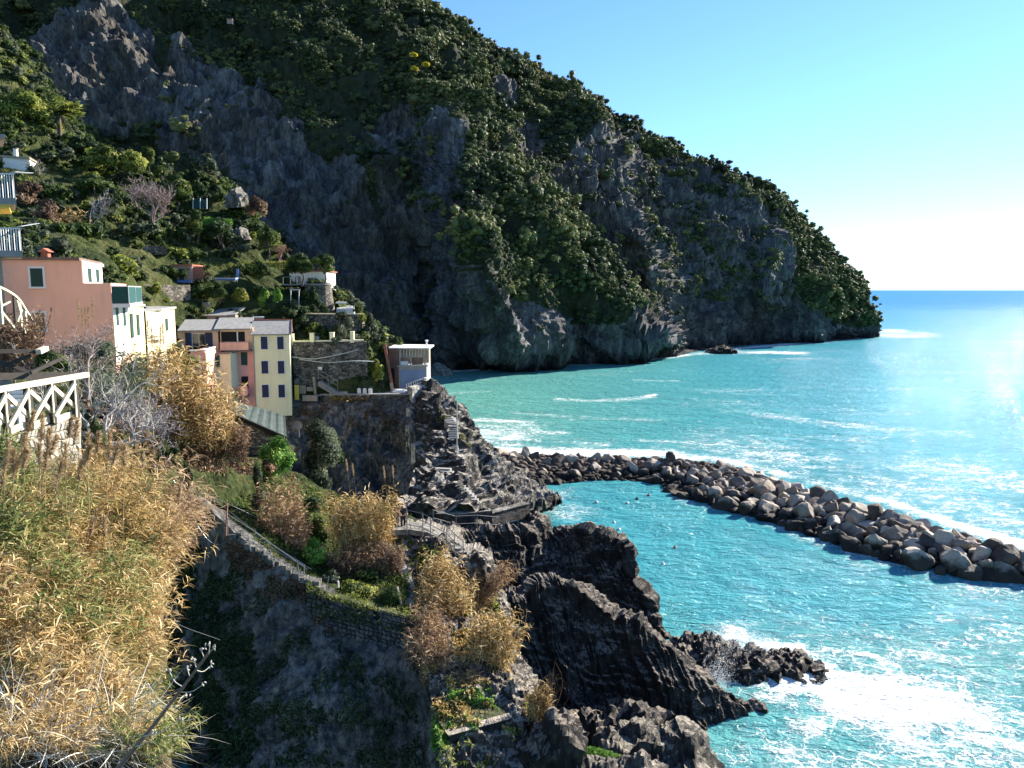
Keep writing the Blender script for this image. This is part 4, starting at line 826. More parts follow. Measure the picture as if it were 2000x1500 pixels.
# ---------------------------------------------------------------- orange house
def orange_house():
    A, B, Cc = xyof(-10, 49.8), xyof(217, 52), xyof(247, 60.5); D = A+(Cc-B)
    t = empty('orange_house', (*((A+B+Cc+D)/4), 20), 'salmon orange house with white framed green window and flat brown eave', 'house')
    t.location = (0, 0, 0)
    zt = zat(100, 508, 51); zl = zat(216, 553, 52); zb = 18.5
    f = Wall(A, B); us = f.hit(160, 530)[0]
    S = f.pt(us, 0)[:2]; S2 = S+(Cc-B); SA = f.pt(0.0, 0)[:2]
    # lower storeys full width, top storey only as far as the dormer
    block('wall', [A, B, Cc, D], zb, zl, M['peach'], t)
    block('upper_wall', [A, S, S2, D], zl, zt, M['peach'], t)
    e = MB(); e.prism([A+[-.1, -.2]-0*A, S+[.0, -.22], S2+[.0, .2], D+[-.1, .2]], zt, zt+0.18); e.build('eave', M['brownroof'], t)
    # small chimney on the roof
    c = f.pt(f.hit(84, 500)[0], zt+0.18, -0.8); m = MB(); m.box(c+[0, 0, .18], (.45, .35, .36)); ch = m.build('chimney', M['tile'], t)
    m = MB(); m.add([c+[-.4, -.3, .36], c+[.4, -.3, .36], c+[.4, .3, .36], c+[-.4, .3, .36], c+[0, -.3, .62], c+[0, .3, .62]], [[0, 1, 2, 3], [1, 2, 5, 4], [3, 0, 4, 5]], [[0, 1, 4], [2, 3, 5]]); m.build('cap', M['tile'], ch)
    window(t, f, 60, 84, 524, 560, M['dkgreen'], M['trim']); window(t, f, 66, 88, 611, 645, M['dkgreen'], M['trim'], 'glass')
    # medallion ring
    u, z = f.hit(8, 533); ring = [f.pt(u+0.22*math.cos(a), z+0.22*math.sin(a), 0.03) for a in np.linspace(0, 6.283, 17)]; m = MB(); m.tube(ring, 0.02, 5, False); m.build('medallion', M['trim'], t)
    # dormer bay: the lit side wall, white with green shutters
    w = Wall(S, S2)
    s0, s1 = xyof(161, 52.2), xyof(197, 60.0); wb = Wall(s0, s1)
    m = MB(); w.box(m, 0.05, w.L, zl, zt-.02, .003, .05); m.build('bay_side', M['white'], t)
    window(t, w, 170, 177, 524, 551, M['dkgreen'], None, 'closed'); window(t, w, 186, 192, 526, 551, M['dkgreen'], None, 'closed')
    r = [s0-f.n*0+[-.5, -.5], s1+[0.35, 0], s1+[-1.2, 1.2], s0+[-1.3, 1.0]]; zr = zat(175, 519, 53)+0.02
    roof_slab('bay_roof', [(*r[0], zr+.3), (*r[1], zr+0.32), (*r[2], zr+.55), (*r[3], zr+.55)], 0.22, M['whitemetal'], t)
    # right-hand lit wall
    rw = Wall(B, Cc)
    p = MB(); rw.box(p, 0.02, rw.L, zb+2.5, zat(232, 597, 56)+0.6, 0.003, 0.05); p.build('pale_side', M['white'], t)
    window(t, rw, 225, 230, 599, 636, M['dkgreen'], None, 'closed'); window(t, rw, 239, 244, 600, 637, M['dkgreen'], None, 'closed')
    # terrace with green screen above the lit wall
    z0 = zat(235, 592, 55)
    g = MB(); rw.box(g, 0.0, rw.L, z0-0.25, z0, 0.0, 1.1); g.build('terrace_slab', M['trim'], t)
    g = MB(); rw.box(g, 0.05, rw.L-0.05, z0+0.02, z0+1.15, 0.98, 1.02); rw.box(g, 0.0, 0.04, z0+.02, z0+1.15, 0.02, 1.0); g.build('terrace_screen', M['net'], t)
    g = MB(); rw.box(g, 0, rw.L, z0+1.15, z0+1.2, 0.96, 1.05); rw.box(g, 0, .05, z0+1.15, z0+1.2, 0, .96)
    for u in (0.0, rw.L/2, rw.L-0.05): rw.box(g, u, u+0.05, z0, z0+1.15, 1.02, 1.06)
    g.build('terrace_rail', M['whitemetal'], t)
orange_house()
def cream_houses():
    a0, a1 = xyof(249, 61), xyof(278, 67.5); b1 = xyof(313, 70); b2 = xyof(338, 78)
    zt1 = zat(262, 600, 63); zt2 = zat(320, 606, 71)
    t = empty('cream_house', (0, 0, 0), 'narrow pale yellow house squeezed between the orange house and the beige one', 'house')
    back = a1-(a1-a0)*0+np.array([-5, 2])
    block('wall', [a0, a1, a1+[-5, 3], a0+[-5, 3]], 15, zt1, M['butter'], t)
    block('roof', [a0+[.1, -.25], a1+[.25, -.1], a1+[-5, 3.2], a0+[-5, 3]], zt1, zt1+0.18, M['grey'], t)
    w = Wall(a0, a1); window(t, w, 254, 259, 612, 660, M['dkgreen'], None, 'closed'); window(t, w, 267, 271, 614, 655, M['dkgreen'], None, 'closed')
    t = empty('beige_house', (0, 0, 0), 'beige house with a bright yellow side wall, right of the orange house', 'house')
    block('wall', [a1+[.02, .3], b1, b2, b2+[-4, 1.5], a1+[-2, 5]], 13, zt2, M['cream'], t)
    m = MB(); m.prism([a1+[-.1, .05], b1+[.15, -.25], b2+[.25, 0], b2+[-4, 1.7], a1+[-2, 5]], zt2, zt2+0.2); m.build('roof', M['grey'], t)
    w = Wall(b1, b2); p = MB(); w.box(p, 0.0, w.L, 13, zt2-0.01, 0.003, 0.03); p.build('side_wall', M['butter'], t)
    window(t, w, 322, 327, 622, 646, M['dkgreen'], None, 'closed')
    f = Wall(a1, b1); window(t, f, 277, 281, 618, 660, M['dkgreen'], None, 'glass', 'door')
    g = MB(); u, z = f.hit(300, 655); f.box(g, u-.3, u+.9, z, z+.06, 0, .35); f.box(g, u-.3, u+.9, z-.35, z-.29, 0, .35); g.build('drain_pipe', M['trim'], t)
    # small terrace with white table seen before it
cream_houses()
def row_houses():
    # facades share one line, almost square to the view
    L0, R0 = xyof(345, 85.5), xyof(567, 88.5); w = Wall(L0, R0); u = lambda px, py=700: w.hit(px, py)[0]
    back = -w.n*7.0
    def foot(p, q, d=0.0, dep=7.0):
        a, b = w.pt(u(p), 0, d)[:2], w.pt(u(q), 0, d)[:2]; return [a, b, b-w.n*dep, a-w.n*dep]
    z = lambda px, py: w.hit(px, py)[1]
    # yellow house
    t = empty('yellow_house', (0, 0, 0), 'tall narrow yellow house with six dark blue shuttered windows and slate roof', 'house')
    fy = foot(496, 567, 0.35, 6.5); ze = z(530, 652)
    block('wall', fy, z(530, 802)-0.6, ze, M['yellow'], t)
    zr = ze+1.25; f0, f1, f2, f3 = [np.array([*p, ze]) for p in fy]; o = w.n*0.28; o3 = np.array([*o, 0]); ux = np.array([*w.u, 0])
    ridge0, ridge1 = (f0+f3)/2+[0, 0, 1.45], (f1+f2)/2+[0, 0, 1.45]
    sl = roof_slab('roof', [f0+o3-ux*.2+[0, 0, .02], f1+o3+ux*.22+[0, 0, .02], ridge1+ux*.22, ridge0-ux*.2], 0.14, M['slate'], t)
    roof_slab('back_roof', [ridge0-ux*.2, ridge1+ux*.22, f2+ux*.22+[0, 0, .02], f3-ux*.2+[0, 0, .02]], 0.14, M['slate'], t)
    g = MB(); g.add([f1, f2, ridge1-[0, 0, .16], f1-ux*.2, f2-ux*.2, ridge1-ux*.2-[0, 0, .16]], [[0, 1, 4, 3], [1, 2, 5, 4], [2, 0, 3, 5]], [[0, 2, 1], [3, 4, 5]]); g.build('gable', M['yellow'], t)
    g = MB(); g.bar(f1+o3+ux*.24+[0, 0, .06], ridge1+ux*.24+[0, 0, .04], .08, .1); g.build('red_verge', M['tile'], t)
    k = 13
    for i in range(k):
        p = ridge0+(ridge1-ridge0)*(i+.5)/k; g = MB(); g.tube([p-ux*.14+[0, 0, .02], p+ux*.14+[0, 0, .05]], .1, 6); g.build('ridge_tile', M['tile'], t)
    fw = Wall(fy[0], fy[1])
    for a, b in ((509.5, 522.5), (541.5, 554)):
        for c, d in ((657.5, 682), (705, 729.5), (751.5, 776)):
            dx = (c-657)/95*2.5; window(t, fw, a+dx, b+dx, c, d, M['blue'], M['trim'], 'closed', 'window', 0.07)
    g = MB(); uu = fw.hit(494.5, 700)[0]; g.tube([fw.pt(0.02, ze, .06), fw.pt(0.02, z(495, 800), .06)], .05, 6); g.build('downpipe', M['grey'], t)
    # pink house
    t = empty('pink_house', (0, 0, 0), 'pink and orange house with a rounded loggia, left of the tall yellow house', 'house')
    fp = foot(424, 496, 0.0, 7); zt = z(460, 641); zm = z(460, 683)
    block('wall', fp, z(460, 800)-1, zm, M['pink'], t)
    block('upper_wall', foot(432, 496, 0.0, 6.9), zm, zt, M['peach2'], t)
    g = MB(); w.box(g, u(432), u(487), zm, z(460, 668), 0.0, 0.7); g.build('loggia_parapet', M['peach'], t)
    g = MB(); w.box(g, u(442), u(494), zm-.16, zm, 0.0, 0.8); g.build('loggia_ledge', M['brownroof'], t)
    g = MB(); w.box(g, u(434), u(480), z(460, 667), z(460, 648), 0.004, 0.05); g.build('loggia_opening', M['dark'], t)
    g = MB(); w.box(g, u(464.5), u(467), z(460, 667), z(460, 648), 0.05, 0.12); g.build('loggia_post', M['trim'], t)
    q = [np.array([*p, 0]) for p in foot(421, 492, 0.0, 5.5)]; zz = zt+0.02
    roof_slab('roof', [q[0]+o3*1.6+[0, 0, zz-.05], q[1]+o3*1.6+[0, 0, zz-.05], q[2]+[0, 0, zz+1.0], q[3]+[0, 0, zz+1.0]], .12, M['slate'], t)
    for a, b, c, d in ((442.5, 450, 690, 714), (471, 483, 688, 713), (444, 452, 738, 756), (472, 485, 735, 758)): window(t, w, a, b, c, d, M['dkgreen'] if c < 700 else M['dark'], None, 'closed')
    g = MB(); w.box(g, u(450), u(482), z(460, 772), z(460, 752), 0.9, 1.05); w.box(g, u(450), u(453), z(460, 772), z(460, 752), 0, .9); g.build('balcony_wall', M['pink'], t)
    g = MB(); w.box(g, u(450), u(484), z(460, 774), z(460, 771), 0.0, 1.15); g.build('balcony_slab', M['brownroof'], t)
    # cream top house
    t = empty('apricot_house', (0, 0, 0), 'apricot house with blue French windows behind a terrace, left of the pink house', 'house')
    block('wall', foot(349, 428, -0.02, 7), z(390, 760)-2, z(390, 645), M['peach2'], t)
    q = [np.array([*p, 0]) for p in foot(350, 432, 0.0, 5.5)]; zz = z(390, 645)+.02
    roof_slab('roof', [q[0]+o3*1.6+[0, 0, zz], q[1]+o3*1.6+[0, 0, zz], q[2]+[0, 0, zz+1.0], q[3]+[0, 0, zz+1.0]], .14, M['slate'], t)
    window(t, w, 376, 402, 651, 688, M['bluep'], M['trim'], 'open', 'french_window', 0.05)
    for a, b in ((364, 375), (403, 417)): g = MB(); w.box(g, u(a), u(b), z(370, 688), z(370, 650), 0.07, .11); g.build('shutter', M['blue'], t)
    g = MB(); w.box(g, u(350), u(430), z(390, 694), z(390, 688), 0.0, 2.6); g.build('terrace_slab', M['brownroof'], t)
    # lower red and cream pieces in front
    t = empty('red_house', (0, 0, 0), 'low red orange house whose terrace wall shows above the dry reeds', 'house')
    wl = Wall(xyof(366, 80), xyof(394, 80.5)); wr = Wall(xyof(394, 80.5), xyof(414, 84.5))
    block('wall', [wl.a, wl.b, wr.b, wr.b+[-3, 2], wl.a+[-.5, 5]], 11, zat(380, 686, 80), M['pink'], t)
    g = MB(); wr.box(g, 0, wr.L, 11, zat(400, 688, 81), .003, .1); g.build('side_wall', M['peach'], t)
    g = MB(); wl.box(g, -.1, wl.L+.1, zat(380, 686, 80), zat(380, 683.5, 80), -.2, .1); wr.box(g, 0.1, wr.L, zat(380, 686, 80)+.01, zat(380, 683.5, 80)+.02, -.2, .12); g.build('coping', M['trim'], t)
    g = MB(); g.tube([wr.pt(.3, 17.5, .2), wr.pt(1.3, 17.4, .3), wr.pt(2.2, 16.6, .4), wr.pt(2.3, 14.5, .4)], .07, 6); g.build('pipe', M['trim'], t)
    t = empty('cream_annex', (0, 0, 0), 'cream lower wing with one green shutter between the red and the pink house', 'house')
    wa = Wall(xyof(413, 84.2), xyof(444, 84.8))
    block('wall', [wa.a, wa.b, wa.b+[0, 3], wa.a+[0, 3]], 11, zat(430, 691, 84.5), M['cream'], t)
    block('roof', [wa.a+[-.1, -.2], wa.b+[.1, -.2], wa.b+[0.1, 3], wa.a+[-.1, 3]], zat(430, 691, 84.5), zat(430, 689, 84.5), M['brownroof'], t)
    window(t, wa, 415, 429, 694, 717, M['dkgreen'], None, 'closed')
    # satellite of grey house behind
    t = empty('slate_house', (0, 0, 0), 'grey stone house with a two part slate roof behind the apricot house', 'house')
    wg = Wall(xyof(350, 95), xyof(456, 96)); zt = zat(400, 616, 95)
    block('wall', [wg.a, wg.b, wg.b+[0, 7], wg.a+[0, 7]], zat(400, 650, 95)-1.5, zt, M['tan'], t)
    for a, b in ((349, 402), (403, 457)):
        p, q = wg.pt(wg.hit(a, 610)[0], zt, .3), wg.pt(wg.hit(b, 610)[0], zt, .3); roof_slab('roof', [p, q, q+[0, 5.2, 1.05], p+[0.5, 5.2, 1.05]], .13, M['slate'], t)
    g = MB(); g.box(at(404, 603, 96.5), (.6, .5, 1.3)); ch = g.build('chimney', M['tan'], t)
    g = MB(); g.box(at(404, 603, 96.5)+[0, 0, .72], (.8, .7, .1)); g.build('chimney_cap', M['slate'], ch)
    for a, b in ((374, 389), (421, 436)): window(t, wg, a, b, 619, 626, M['dark'], None, 'glass')
    t = empty('white_roofed_hut', (0, 0, 0), 'small hut with a pale flat roof just above the ridge of the yellow house', 'shed')
    block('wall', [xyof(493, 98), xyof(512, 98), xyof(512, 101), xyof(493, 101)], zat(500, 640, 98), zat(500, 621, 98), M['grey'], t)
    block('roof', [xyof(491, 97.7), xyof(514, 97.7), xyof(513, 101.3), xyof(492, 101.3)], zat(500, 621, 98), zat(500, 618.5, 98), M['trim'], t)
row_houses()
def apartment():
    A, B = xyof(-160, 37), xyof(8, 38.5); w = Wall(A, B); zt = zat(0, 262, 38)
    t = empty('apartment_building', (0, 0, 0), 'tall tan apartment building cut by the left edge with stacked white balconies', 'building')
    block('wall', [A, B, B+[-5.6, 7.4], A+[-6, 7]], 18, zt, M['tan'], t)
    g = MB(); r = Wall(B, B+np.array([-1.8, 6])); g.prism([A+[0, -.3], B+[.35, -.3], B+[-5.2, 7.6], A+[-6, 7.2]], zt, zt+.25); g.build('eave', M['cream'], t)
    for yt, yb, xr, lab in ((342, 388, 36, 1), (447, 490, 41, 2)):
        z0, z1 = zat(10, yb, 38.5), zat(10, yt, 38.5); x0 = B[0]+.02; x1 = at(xr, 400, 38.3)[0]; y0, y1 = B[1]-.5, B[1]+2.6
        bal = MB(); bal.prism([(x0, y0), (x1, y0+.15), (x1-1.95, y1), (x0-1.8, y1)], z0-.3, z0); b = bal.build('balcony', M['grey'], t)
        g = MB(); P = [np.array([x0, y0, 0]), np.array([x1, y0+.15, 0]), np.array([x1-1.95, y1, 0])]
        for p, q in ((P[0], P[1]), (P[1], P[2])):
            n = max(2, int(np.linalg.norm(q-p)/.11))
            for i in range(n+1):
                c = p+(q-p)*i/n; g.bar(c+[0, 0, z0], c+[0, 0, z1], .03, .03)
            g.bar(p+[0, 0, z1], q+[0, 0, z1], .07, .05)
        g.build('railing', M['whitemetal'], b)
        g = MB(); g.bar(P[1]+[0, -.1, z1+.08], P[1]+[.45, .6, z1+.12+.16*(lab-1)], .5, .02); g.build('shelf', M['whitemetal'], b)
    g = MB(); g.prism([(B[0]+.02, B[1]-.4), (B[0]+.78, B[1]-.3), (B[0]-1.0, B[1]+2.6), (B[0]-1.7, B[1]+2.6)], zat(10, 408, 38.5), zat(10, 402, 38.5)); g.build('yellow_soffit', M['yell'], t)
    g = MB(); g.prism([(B[0]+.02, B[1]-.5), (B[0]+.85, B[1]-.35), (B[0]-1.0, B[1]+2.6), (B[0]-1.7, B[1]+2.6)], zat(10, 401.5, 38.5), zat(10, 394, 38.5)); g.build('fringe', M['cream'], t)
    g = MB(); q = at(16, 266, 38.3); g.prism([(B[0]+.02, B[1]-.5), (q[0], B[1]-.4), (q[0]-1.7, B[1]+2), (B[0]-1.6, B[1]+2)], q[2]-.1, q[2]+.06); g.build('awning', M['grey'], t)
apartment()
# ---------------------------------------------------------------- plant builders
def tint_mat(name, cols, transl=0.35, scale=0.5, wt=0.6):
    """blades and leaves: colour by a random value per leaf, drifting over the plant"""
    s = N(name); n = s.noise(scale, s.pos(), 3, 0.6)
    f = s.math('ADD', s.math('MULTIPLY', s.attr('tint'), wt), s.math('MULTIPLY', n, 1.0-wt*0.55))
    k = len(cols); lo, hi = 0.28, 0.95
    col = s.ramp(f, [(lo+(hi-lo)*i/(k-1), c) for i, c in enumerate(cols)]); s.done(col, 0.65, None, 0.2)
    tr = s.n('ShaderNodeBsdfTranslucent'); s.l(col, tr.inputs[0]); mx = s.n('ShaderNodeMixShader'); mx.inputs[0].default_value = transl
    s.l(s.b.outputs[0], mx.inputs[1]); s.l(tr.outputs[0], mx.inputs[2]); s.l(mx.outputs[0], s.out.inputs[0]); return s.m
T_GOLD = tint_mat('dry_reed', [(0.06, 0.036, 0.014), (0.22, 0.14, 0.05), (0.47, 0.31, 0.12), (0.66, 0.48, 0.22), (0.76, 0.62, 0.36)])
T_RUST = tint_mat('rusty_reed', [(0.09, 0.05, 0.03), (0.27, 0.165, 0.09), (0.45, 0.30, 0.17), (0.62, 0.45, 0.28)])
T_RGREEN = tint_mat('green_reed', [(0.03, 0.05, 0.015), (0.09, 0.13, 0.035), (0.22, 0.24, 0.07), (0.45, 0.38, 0.16)])
T_BROWN = tint_mat('brown_shrub', [(0.05, 0.032, 0.024), (0.14, 0.09, 0.06), (0.26, 0.165, 0.10), (0.38, 0.26, 0.16)])
T_DARKG = tint_mat('dark_green_leaf', [(0.010, 0.022, 0.010), (0.025, 0.05, 0.018), (0.05, 0.085, 0.028), (0.09, 0.12, 0.045)])
T_MIDG = tint_mat('mid_green_leaf', [(0.018, 0.035, 0.010), (0.05, 0.085, 0.02), (0.10, 0.14, 0.03), (0.18, 0.20, 0.05)])
T_BRIGHT = tint_mat('bright_green_leaf', [(0.04, 0.10, 0.015), (0.11, 0.25, 0.035), (0.22, 0.40, 0.07), (0.36, 0.50, 0.11)])
T_YELG = tint_mat('yellow_green_leaf', [(0.05, 0.07, 0.014), (0.15, 0.18, 0.03), (0.30, 0.33, 0.06), (0.44, 0.42, 0.11)])
T_OLIVE = tint_mat('grey_green_leaf', [(0.025, 0.035, 0.02), (0.07, 0.09, 0.05), (0.13, 0.155, 0.09), (0.22, 0.24, 0.15)])
T_ORANGE = tint_mat('orange_agave', [(0.12, 0.09, 0.03), (0.35, 0.22, 0.05), (0.55, 0.33, 0.07), (0.6, 0.42, 0.14)])
T_TWIG = tint_mat('bleached_twig', [(0.22, 0.20, 0.16), (0.40, 0.37, 0.30), (0.58, 0.55, 0.46), (0.72, 0.69, 0.60)], 0.0)
T_PLUME = tint_mat('seed_plume', [(0.20, 0.12, 0.06), (0.36, 0.25, 0.13), (0.52, 0.38, 0.22), (0.62, 0.5, 0.34)])
def blades(base, d, length, width, droop, r, nseg=3, curl=0.25):
    """tapering, drooping blades; arrays of base points and directions; returns V, Q, tint"""
    n = len(base); d = d/np.linalg.norm(d, axis=1)[:, None]; side = np.cross(d, r.normal(size=(n, 3))); side /= np.linalg.norm(side, axis=1)[:, None]
    length = np.broadcast_to(length, (n,)); width = np.broadcast_to(width, (n,)); droop = np.broadcast_to(droop, (n,))
    rows = []; p = base.copy(); dd = d.copy(); cv = r.normal(size=(n, 3))*curl
    for k in range(nseg+1):
        t = k/nseg; w = (width*(1-t)**0.7*(0.55+0.9*min(t*3, 1)) if k < nseg else width*0.05)[:, None]
        rows.append(p-side*w/2); rows.append(p+side*w/2)
        dd = dd+(cv/nseg)+np.array([0, 0, -1.0])*(droop/nseg)[:, None]; dd /= np.linalg.norm(dd, axis=1)[:, None]; p = p+dd*(length/nseg)[:, None]
    V = np.stack(rows, 1); o = np.arange(n)[:, None, None]*(2*(nseg+1)); q = np.array([[2*k, 2*k+1, 2*k+3, 2*k+2] for k in range(nseg)])[None]
    return V.reshape(-1, 3), (o+q).reshape(-1, 4), np.repeat(r.rand(n), 2*(nseg+1))
class Parts:
    def __init__(s): s.V, s.F, s.T, s.n = [], [], [], 0
    def add(s, V, F, T=None):
        s.V.append(V); s.F.append(np.asarray(F)+s.n); s.T.append(np.full(len(V), 0.5) if T is None else T); s.n += len(V)
    def build(s, name, mat, smooth_shade=False, **kw):
        me = mesh_np(name, np.concatenate(s.V), s.F, [mat], smooth_shade); vattr(me, 'tint', np.concatenate(s.T)); return link(name, me, **kw)
def stalks(base, tip, rad, r, bend=0.15, nseg=4):
    """thin three-sided stems from base to tip"""
    n = len(base); b = r.normal(size=(n, 3))*bend; rows = []
    for k in range(nseg+1):
        t = k/nseg; p = base+(tip-base)*t+b*(4*t*(1-t)); rr = (rad*(1-0.6*t))[:, None] if np.ndim(rad) else rad*(1-0.6*t)
        for a in (0, 2.09, 4.19): rows.append(p+rr*np.array([math.cos(a), math.sin(a), 0]))
    V = np.stack(rows, 1); q = []
    for k in range(nseg):
        for a in range(3): q.append([3*k+a, 3*k+(a+1) % 3, 3*k+3+(a+1) % 3, 3*k+3+a])
    o = np.arange(n)[:, None, None]*(3*(nseg+1)); mid = lambda t: base+(tip-base)*t[:, None]+b*(4*t*(1-t))[:, None]
    return V.reshape(-1, 3), (o+np.array(q)[None]).reshape(-1, 4), np.repeat(r.rand(n), 3*(nseg+1)), mid
def reeds(name, base, H, mat, seed, nleaf=12, leaf=0.45, lw=0.035, lean=(0.2, -0.05), lean_r=0.18, rad=0.012, tuft=0.5, droop=1.1, **kw):
    r = np.random.RandomState(seed); n = len(base); H = np.broadcast_to(H, (n,))*(0.7+0.5*r.rand(n))
    tip = base+np.stack([(lean[0]+r.normal(size=n)*lean_r)*H, (lean[1]+r.normal(size=n)*lean_r)*H, H], -1)
    P = Parts(); V, Q, T, mid = stalks(base, tip, rad, r, 0.10*float(H.mean()), 4); P.add(V, Q, T)
    k = np.repeat(np.arange(n), nleaf); t = 1-r.rand(len(k))**1.3*(1-0.25*(1-tuft)); t = np.clip(t, 0.12, 0.99); pos = (base+(tip-base)*t[:, None]) if False else None
    b = base[k]; tp = tip[k]; pos = b+(tp-b)*t[:, None]
    ax = (tp-b)/np.linalg.norm(tp-b, axis=1)[:, None]; side = r.normal(size=(len(k), 3)); side[:, 2] *= 0.3; side /= np.linalg.norm(side, axis=1)[:, None]
    d = ax*0.75+side*0.85+np.array([lean[0], lean[1], 0])*0.5
    V, Q, T = blades(pos, d, leaf*(0.5+0.9*r.rand(len(k))), lw*(0.8+0.8*r.rand(len(k))), droop*(0.5+r.rand(len(k))), r, 3, 0.5); P.add(V, Q, T)
    return P.build(name, mat, **kw)
def shrub_mesh(name, mat, centers, radii, n, size, seed, twigs=0, base=None, core=True):
    """leaf clouds on clumps with a dark core, plus some bare twigs"""
    r = np.random.RandomState(seed); P = Parts(); V, Q = leaf_cloud(centers, radii, n, size, seed, shell=0.6, elong=1.4); P.add(V, Q, np.repeat(r.rand(n), 4))
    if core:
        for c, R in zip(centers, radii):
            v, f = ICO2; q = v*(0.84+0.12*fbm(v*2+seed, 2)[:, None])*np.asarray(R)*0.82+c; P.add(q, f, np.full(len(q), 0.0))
    if twigs and base is not None:
        k = r.choice(len(centers), twigs); tip = np.asarray(centers)[k]+r.normal(size=(twigs, 3))*np.asarray(radii)[k]*0.6; V, Q, T, _ = stalks(np.repeat(np.asarray(base)[None], twigs, 0), tip, 0.02, r, 0.1, 3); P.add(V, Q, T*0.3)
    me = mesh_np(name, np.concatenate(P.V), P.F, [mat], False); vattr(me, 'tint', np.concatenate(P.T)); return me
def bush(px, py, Y, wpx, hpx, mat, label, seed, leaf=None, n=None, name='bush', cat='bush', trunk=0.0, dome=0.8, group=None, clumps=None, depth=0.8, trunk_mat=None):
    """a bush or tree standing at photo point (px, py); width and height given in photo pixels at distance Y"""
    k = Y/FPX; W, Hh = wpx*k, hpx*k; b = at(px, py, Y); r = np.random.RandomState(seed); nc = clumps or (10 if wpx > 50 else 6)
    ch = Hh*(1-trunk); c = np.stack([r.uniform(-.5, .5, nc)*W*0.62, r.uniform(-.5, .5, nc)*W*depth*0.62, r.rand(nc)*ch*0.6+Hh*trunk+ch*0.18], -1)
    c[:, 2] -= np.abs(c[:, 0])/W*ch*0.5*dome; c[:, 2] = np.maximum(c[:, 2], Hh*trunk+ch*.12)
    R = np.stack([W*(0.17+0.13*r.rand(nc)), W*depth*(0.17+0.13*r.rand(nc)), ch*(0.16+0.12*r.rand(nc))], -1); R[:, 2] = np.maximum(R[:, 2], R[:, 0]*.55)
    c[0] = [0, 0, Hh-R[0, 2]]
    leaf = leaf or max(0.035, 2.2*k); n = n or int(min(9000, 2.6*W*Hh/(leaf*leaf)*0.55+300))
    e = empty(name, b, label, cat, group)
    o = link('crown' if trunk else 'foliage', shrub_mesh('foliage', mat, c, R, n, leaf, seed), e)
    if trunk:
        m = MB(); m.tube([[0, 0, -.3], [0.09*W, 0, Hh*trunk*.5], [0, 0, Hh*trunk+ch*.35]], [W*.028+.05, W*.02+.04, .03], 7); t = m.build('trunk', trunk_mat or M_BARK, e)
        for i in range(min(5, nc)):
            m = MB(); m.tube([[0.02*W, 0, Hh*trunk*.8], (c[i]+[0.02*W, 0, Hh*trunk*.8])/2+[0, 0, .1], c[i]], [W*.022+.02, W*.015+.015, .012], 5); m.build('branch', trunk_mat or M_BARK, e)
    return e
def bare_tree(px, py, Y, hpx, label, seed, mat, spread=0.9, lean=(0.1, 0), levels=6, name='bare_tree', twig=0.006, rad0=0.09, dirup=0.25, group=None, nch=(2, 3)):
    k = Y/FPX; Hh = hpx*k; r = np.random.RandomState(seed); b = at(px, py, Y); e = empty(name, b, label, 'tree', group); seg = [[], []]
    def grow(p, d, L, rad, lv):
        n = 4; pts = [p]; dd = d.copy()
        for i in range(n):
            dd = dd+r.normal(size=3)*0.17+np.array([0, 0, dirup*0.25]); dd /= np.linalg.norm(dd); pts.append(pts[-1]+dd*L/n)
        pts = np.array(pts); seg[0 if lv < 2 else 1].append((pts, np.linspace(rad, rad*0.62, n+1), 6 if lv < 2 else (4 if lv < 4 else 3)))
        if lv < levels:
            for j in range(r.randint(nch[0], nch[1]+1)+(lv == 0)):
                t = r.uniform(0.45, 1.0) if j else 1.0; q = pts[0]+(pts[-1]-pts[0])*t if j == 0 else pts[min(n, int(t*n))]
                nd = dd+r.normal(size=3)*spread*0.62; nd[2] = nd[2]*0.8+dirup; nd /= np.linalg.norm(nd); grow(q, nd, L*r.uniform(0.62, 0.86), max(twig, rad*0.6), lv+1)
    grow(np.array([0, 0, -.2]), np.array([lean[0], lean[1], 1.0]), Hh*0.34, rad0, 0)
    for s_, nm in ((0, 'trunk'), (1, 'branches')):
        m = MB()
        for pts, rr, n in seg[s_]: m.tube(pts, rr, n, False)
        o = m.build(nm, mat, e)
        if s_: o['kind'] = 'stuff'
    return e
def on_grid(G, poly, n, seed, jitter=0.0):
    """n points of surface grid G that show inside the photo polygon"""
    px, py = proj(G); W = in_poly(px, py, poly).astype(float)
    if W[:-1, :-1].sum() == 0: return np.zeros((0, 3))
    return surf_sample(G, W, n, seed)[0]
def pix_region(poly, n, seed, Yf):
    """n points inside a photo polygon at distance Yf(px, py)"""
    r = np.random.RandomState(seed); P = np.array(poly, float); out = []
    while len(out) < n:
        x, y = r.uniform(P[:, 0].min(), P[:, 0].max(), 4000), r.uniform(P[:, 1].min(), P[:, 1].max(), 4000); k = in_poly(x, y, poly); out += list(zip(x[k], y[k]))
    q = np.array(out[:n]); return at(q[:, 0], q[:, 1], Yf(q[:, 0], q[:, 1])), r
def spiky(px, py, Y, rpx, mat, label, seed, n=34, name='agave', cat='agave', wide=0.14, up=0.7, as_parts=False):
    b = at(px, py, Y); R = rpx*Y/FPX; r = np.random.RandomState(seed); a = r.rand(n)*6.283; el = r.rand(n)**0.8*1.25*up+0.1
    d = np.stack([np.cos(a)*np.cos(el), np.sin(a)*np.cos(el), np.sin(el)], -1); P = Parts()
    V, Q, T = blades(np.zeros((n, 3))+d*0.04, d, R*(0.8+0.3*r.rand(n)), R*wide, 0.25+0.3*r.rand(n), r, 3, 0.15); P.add(V, Q, T)
    return P.build(name, mat, label=label, cat=cat, loc=b)
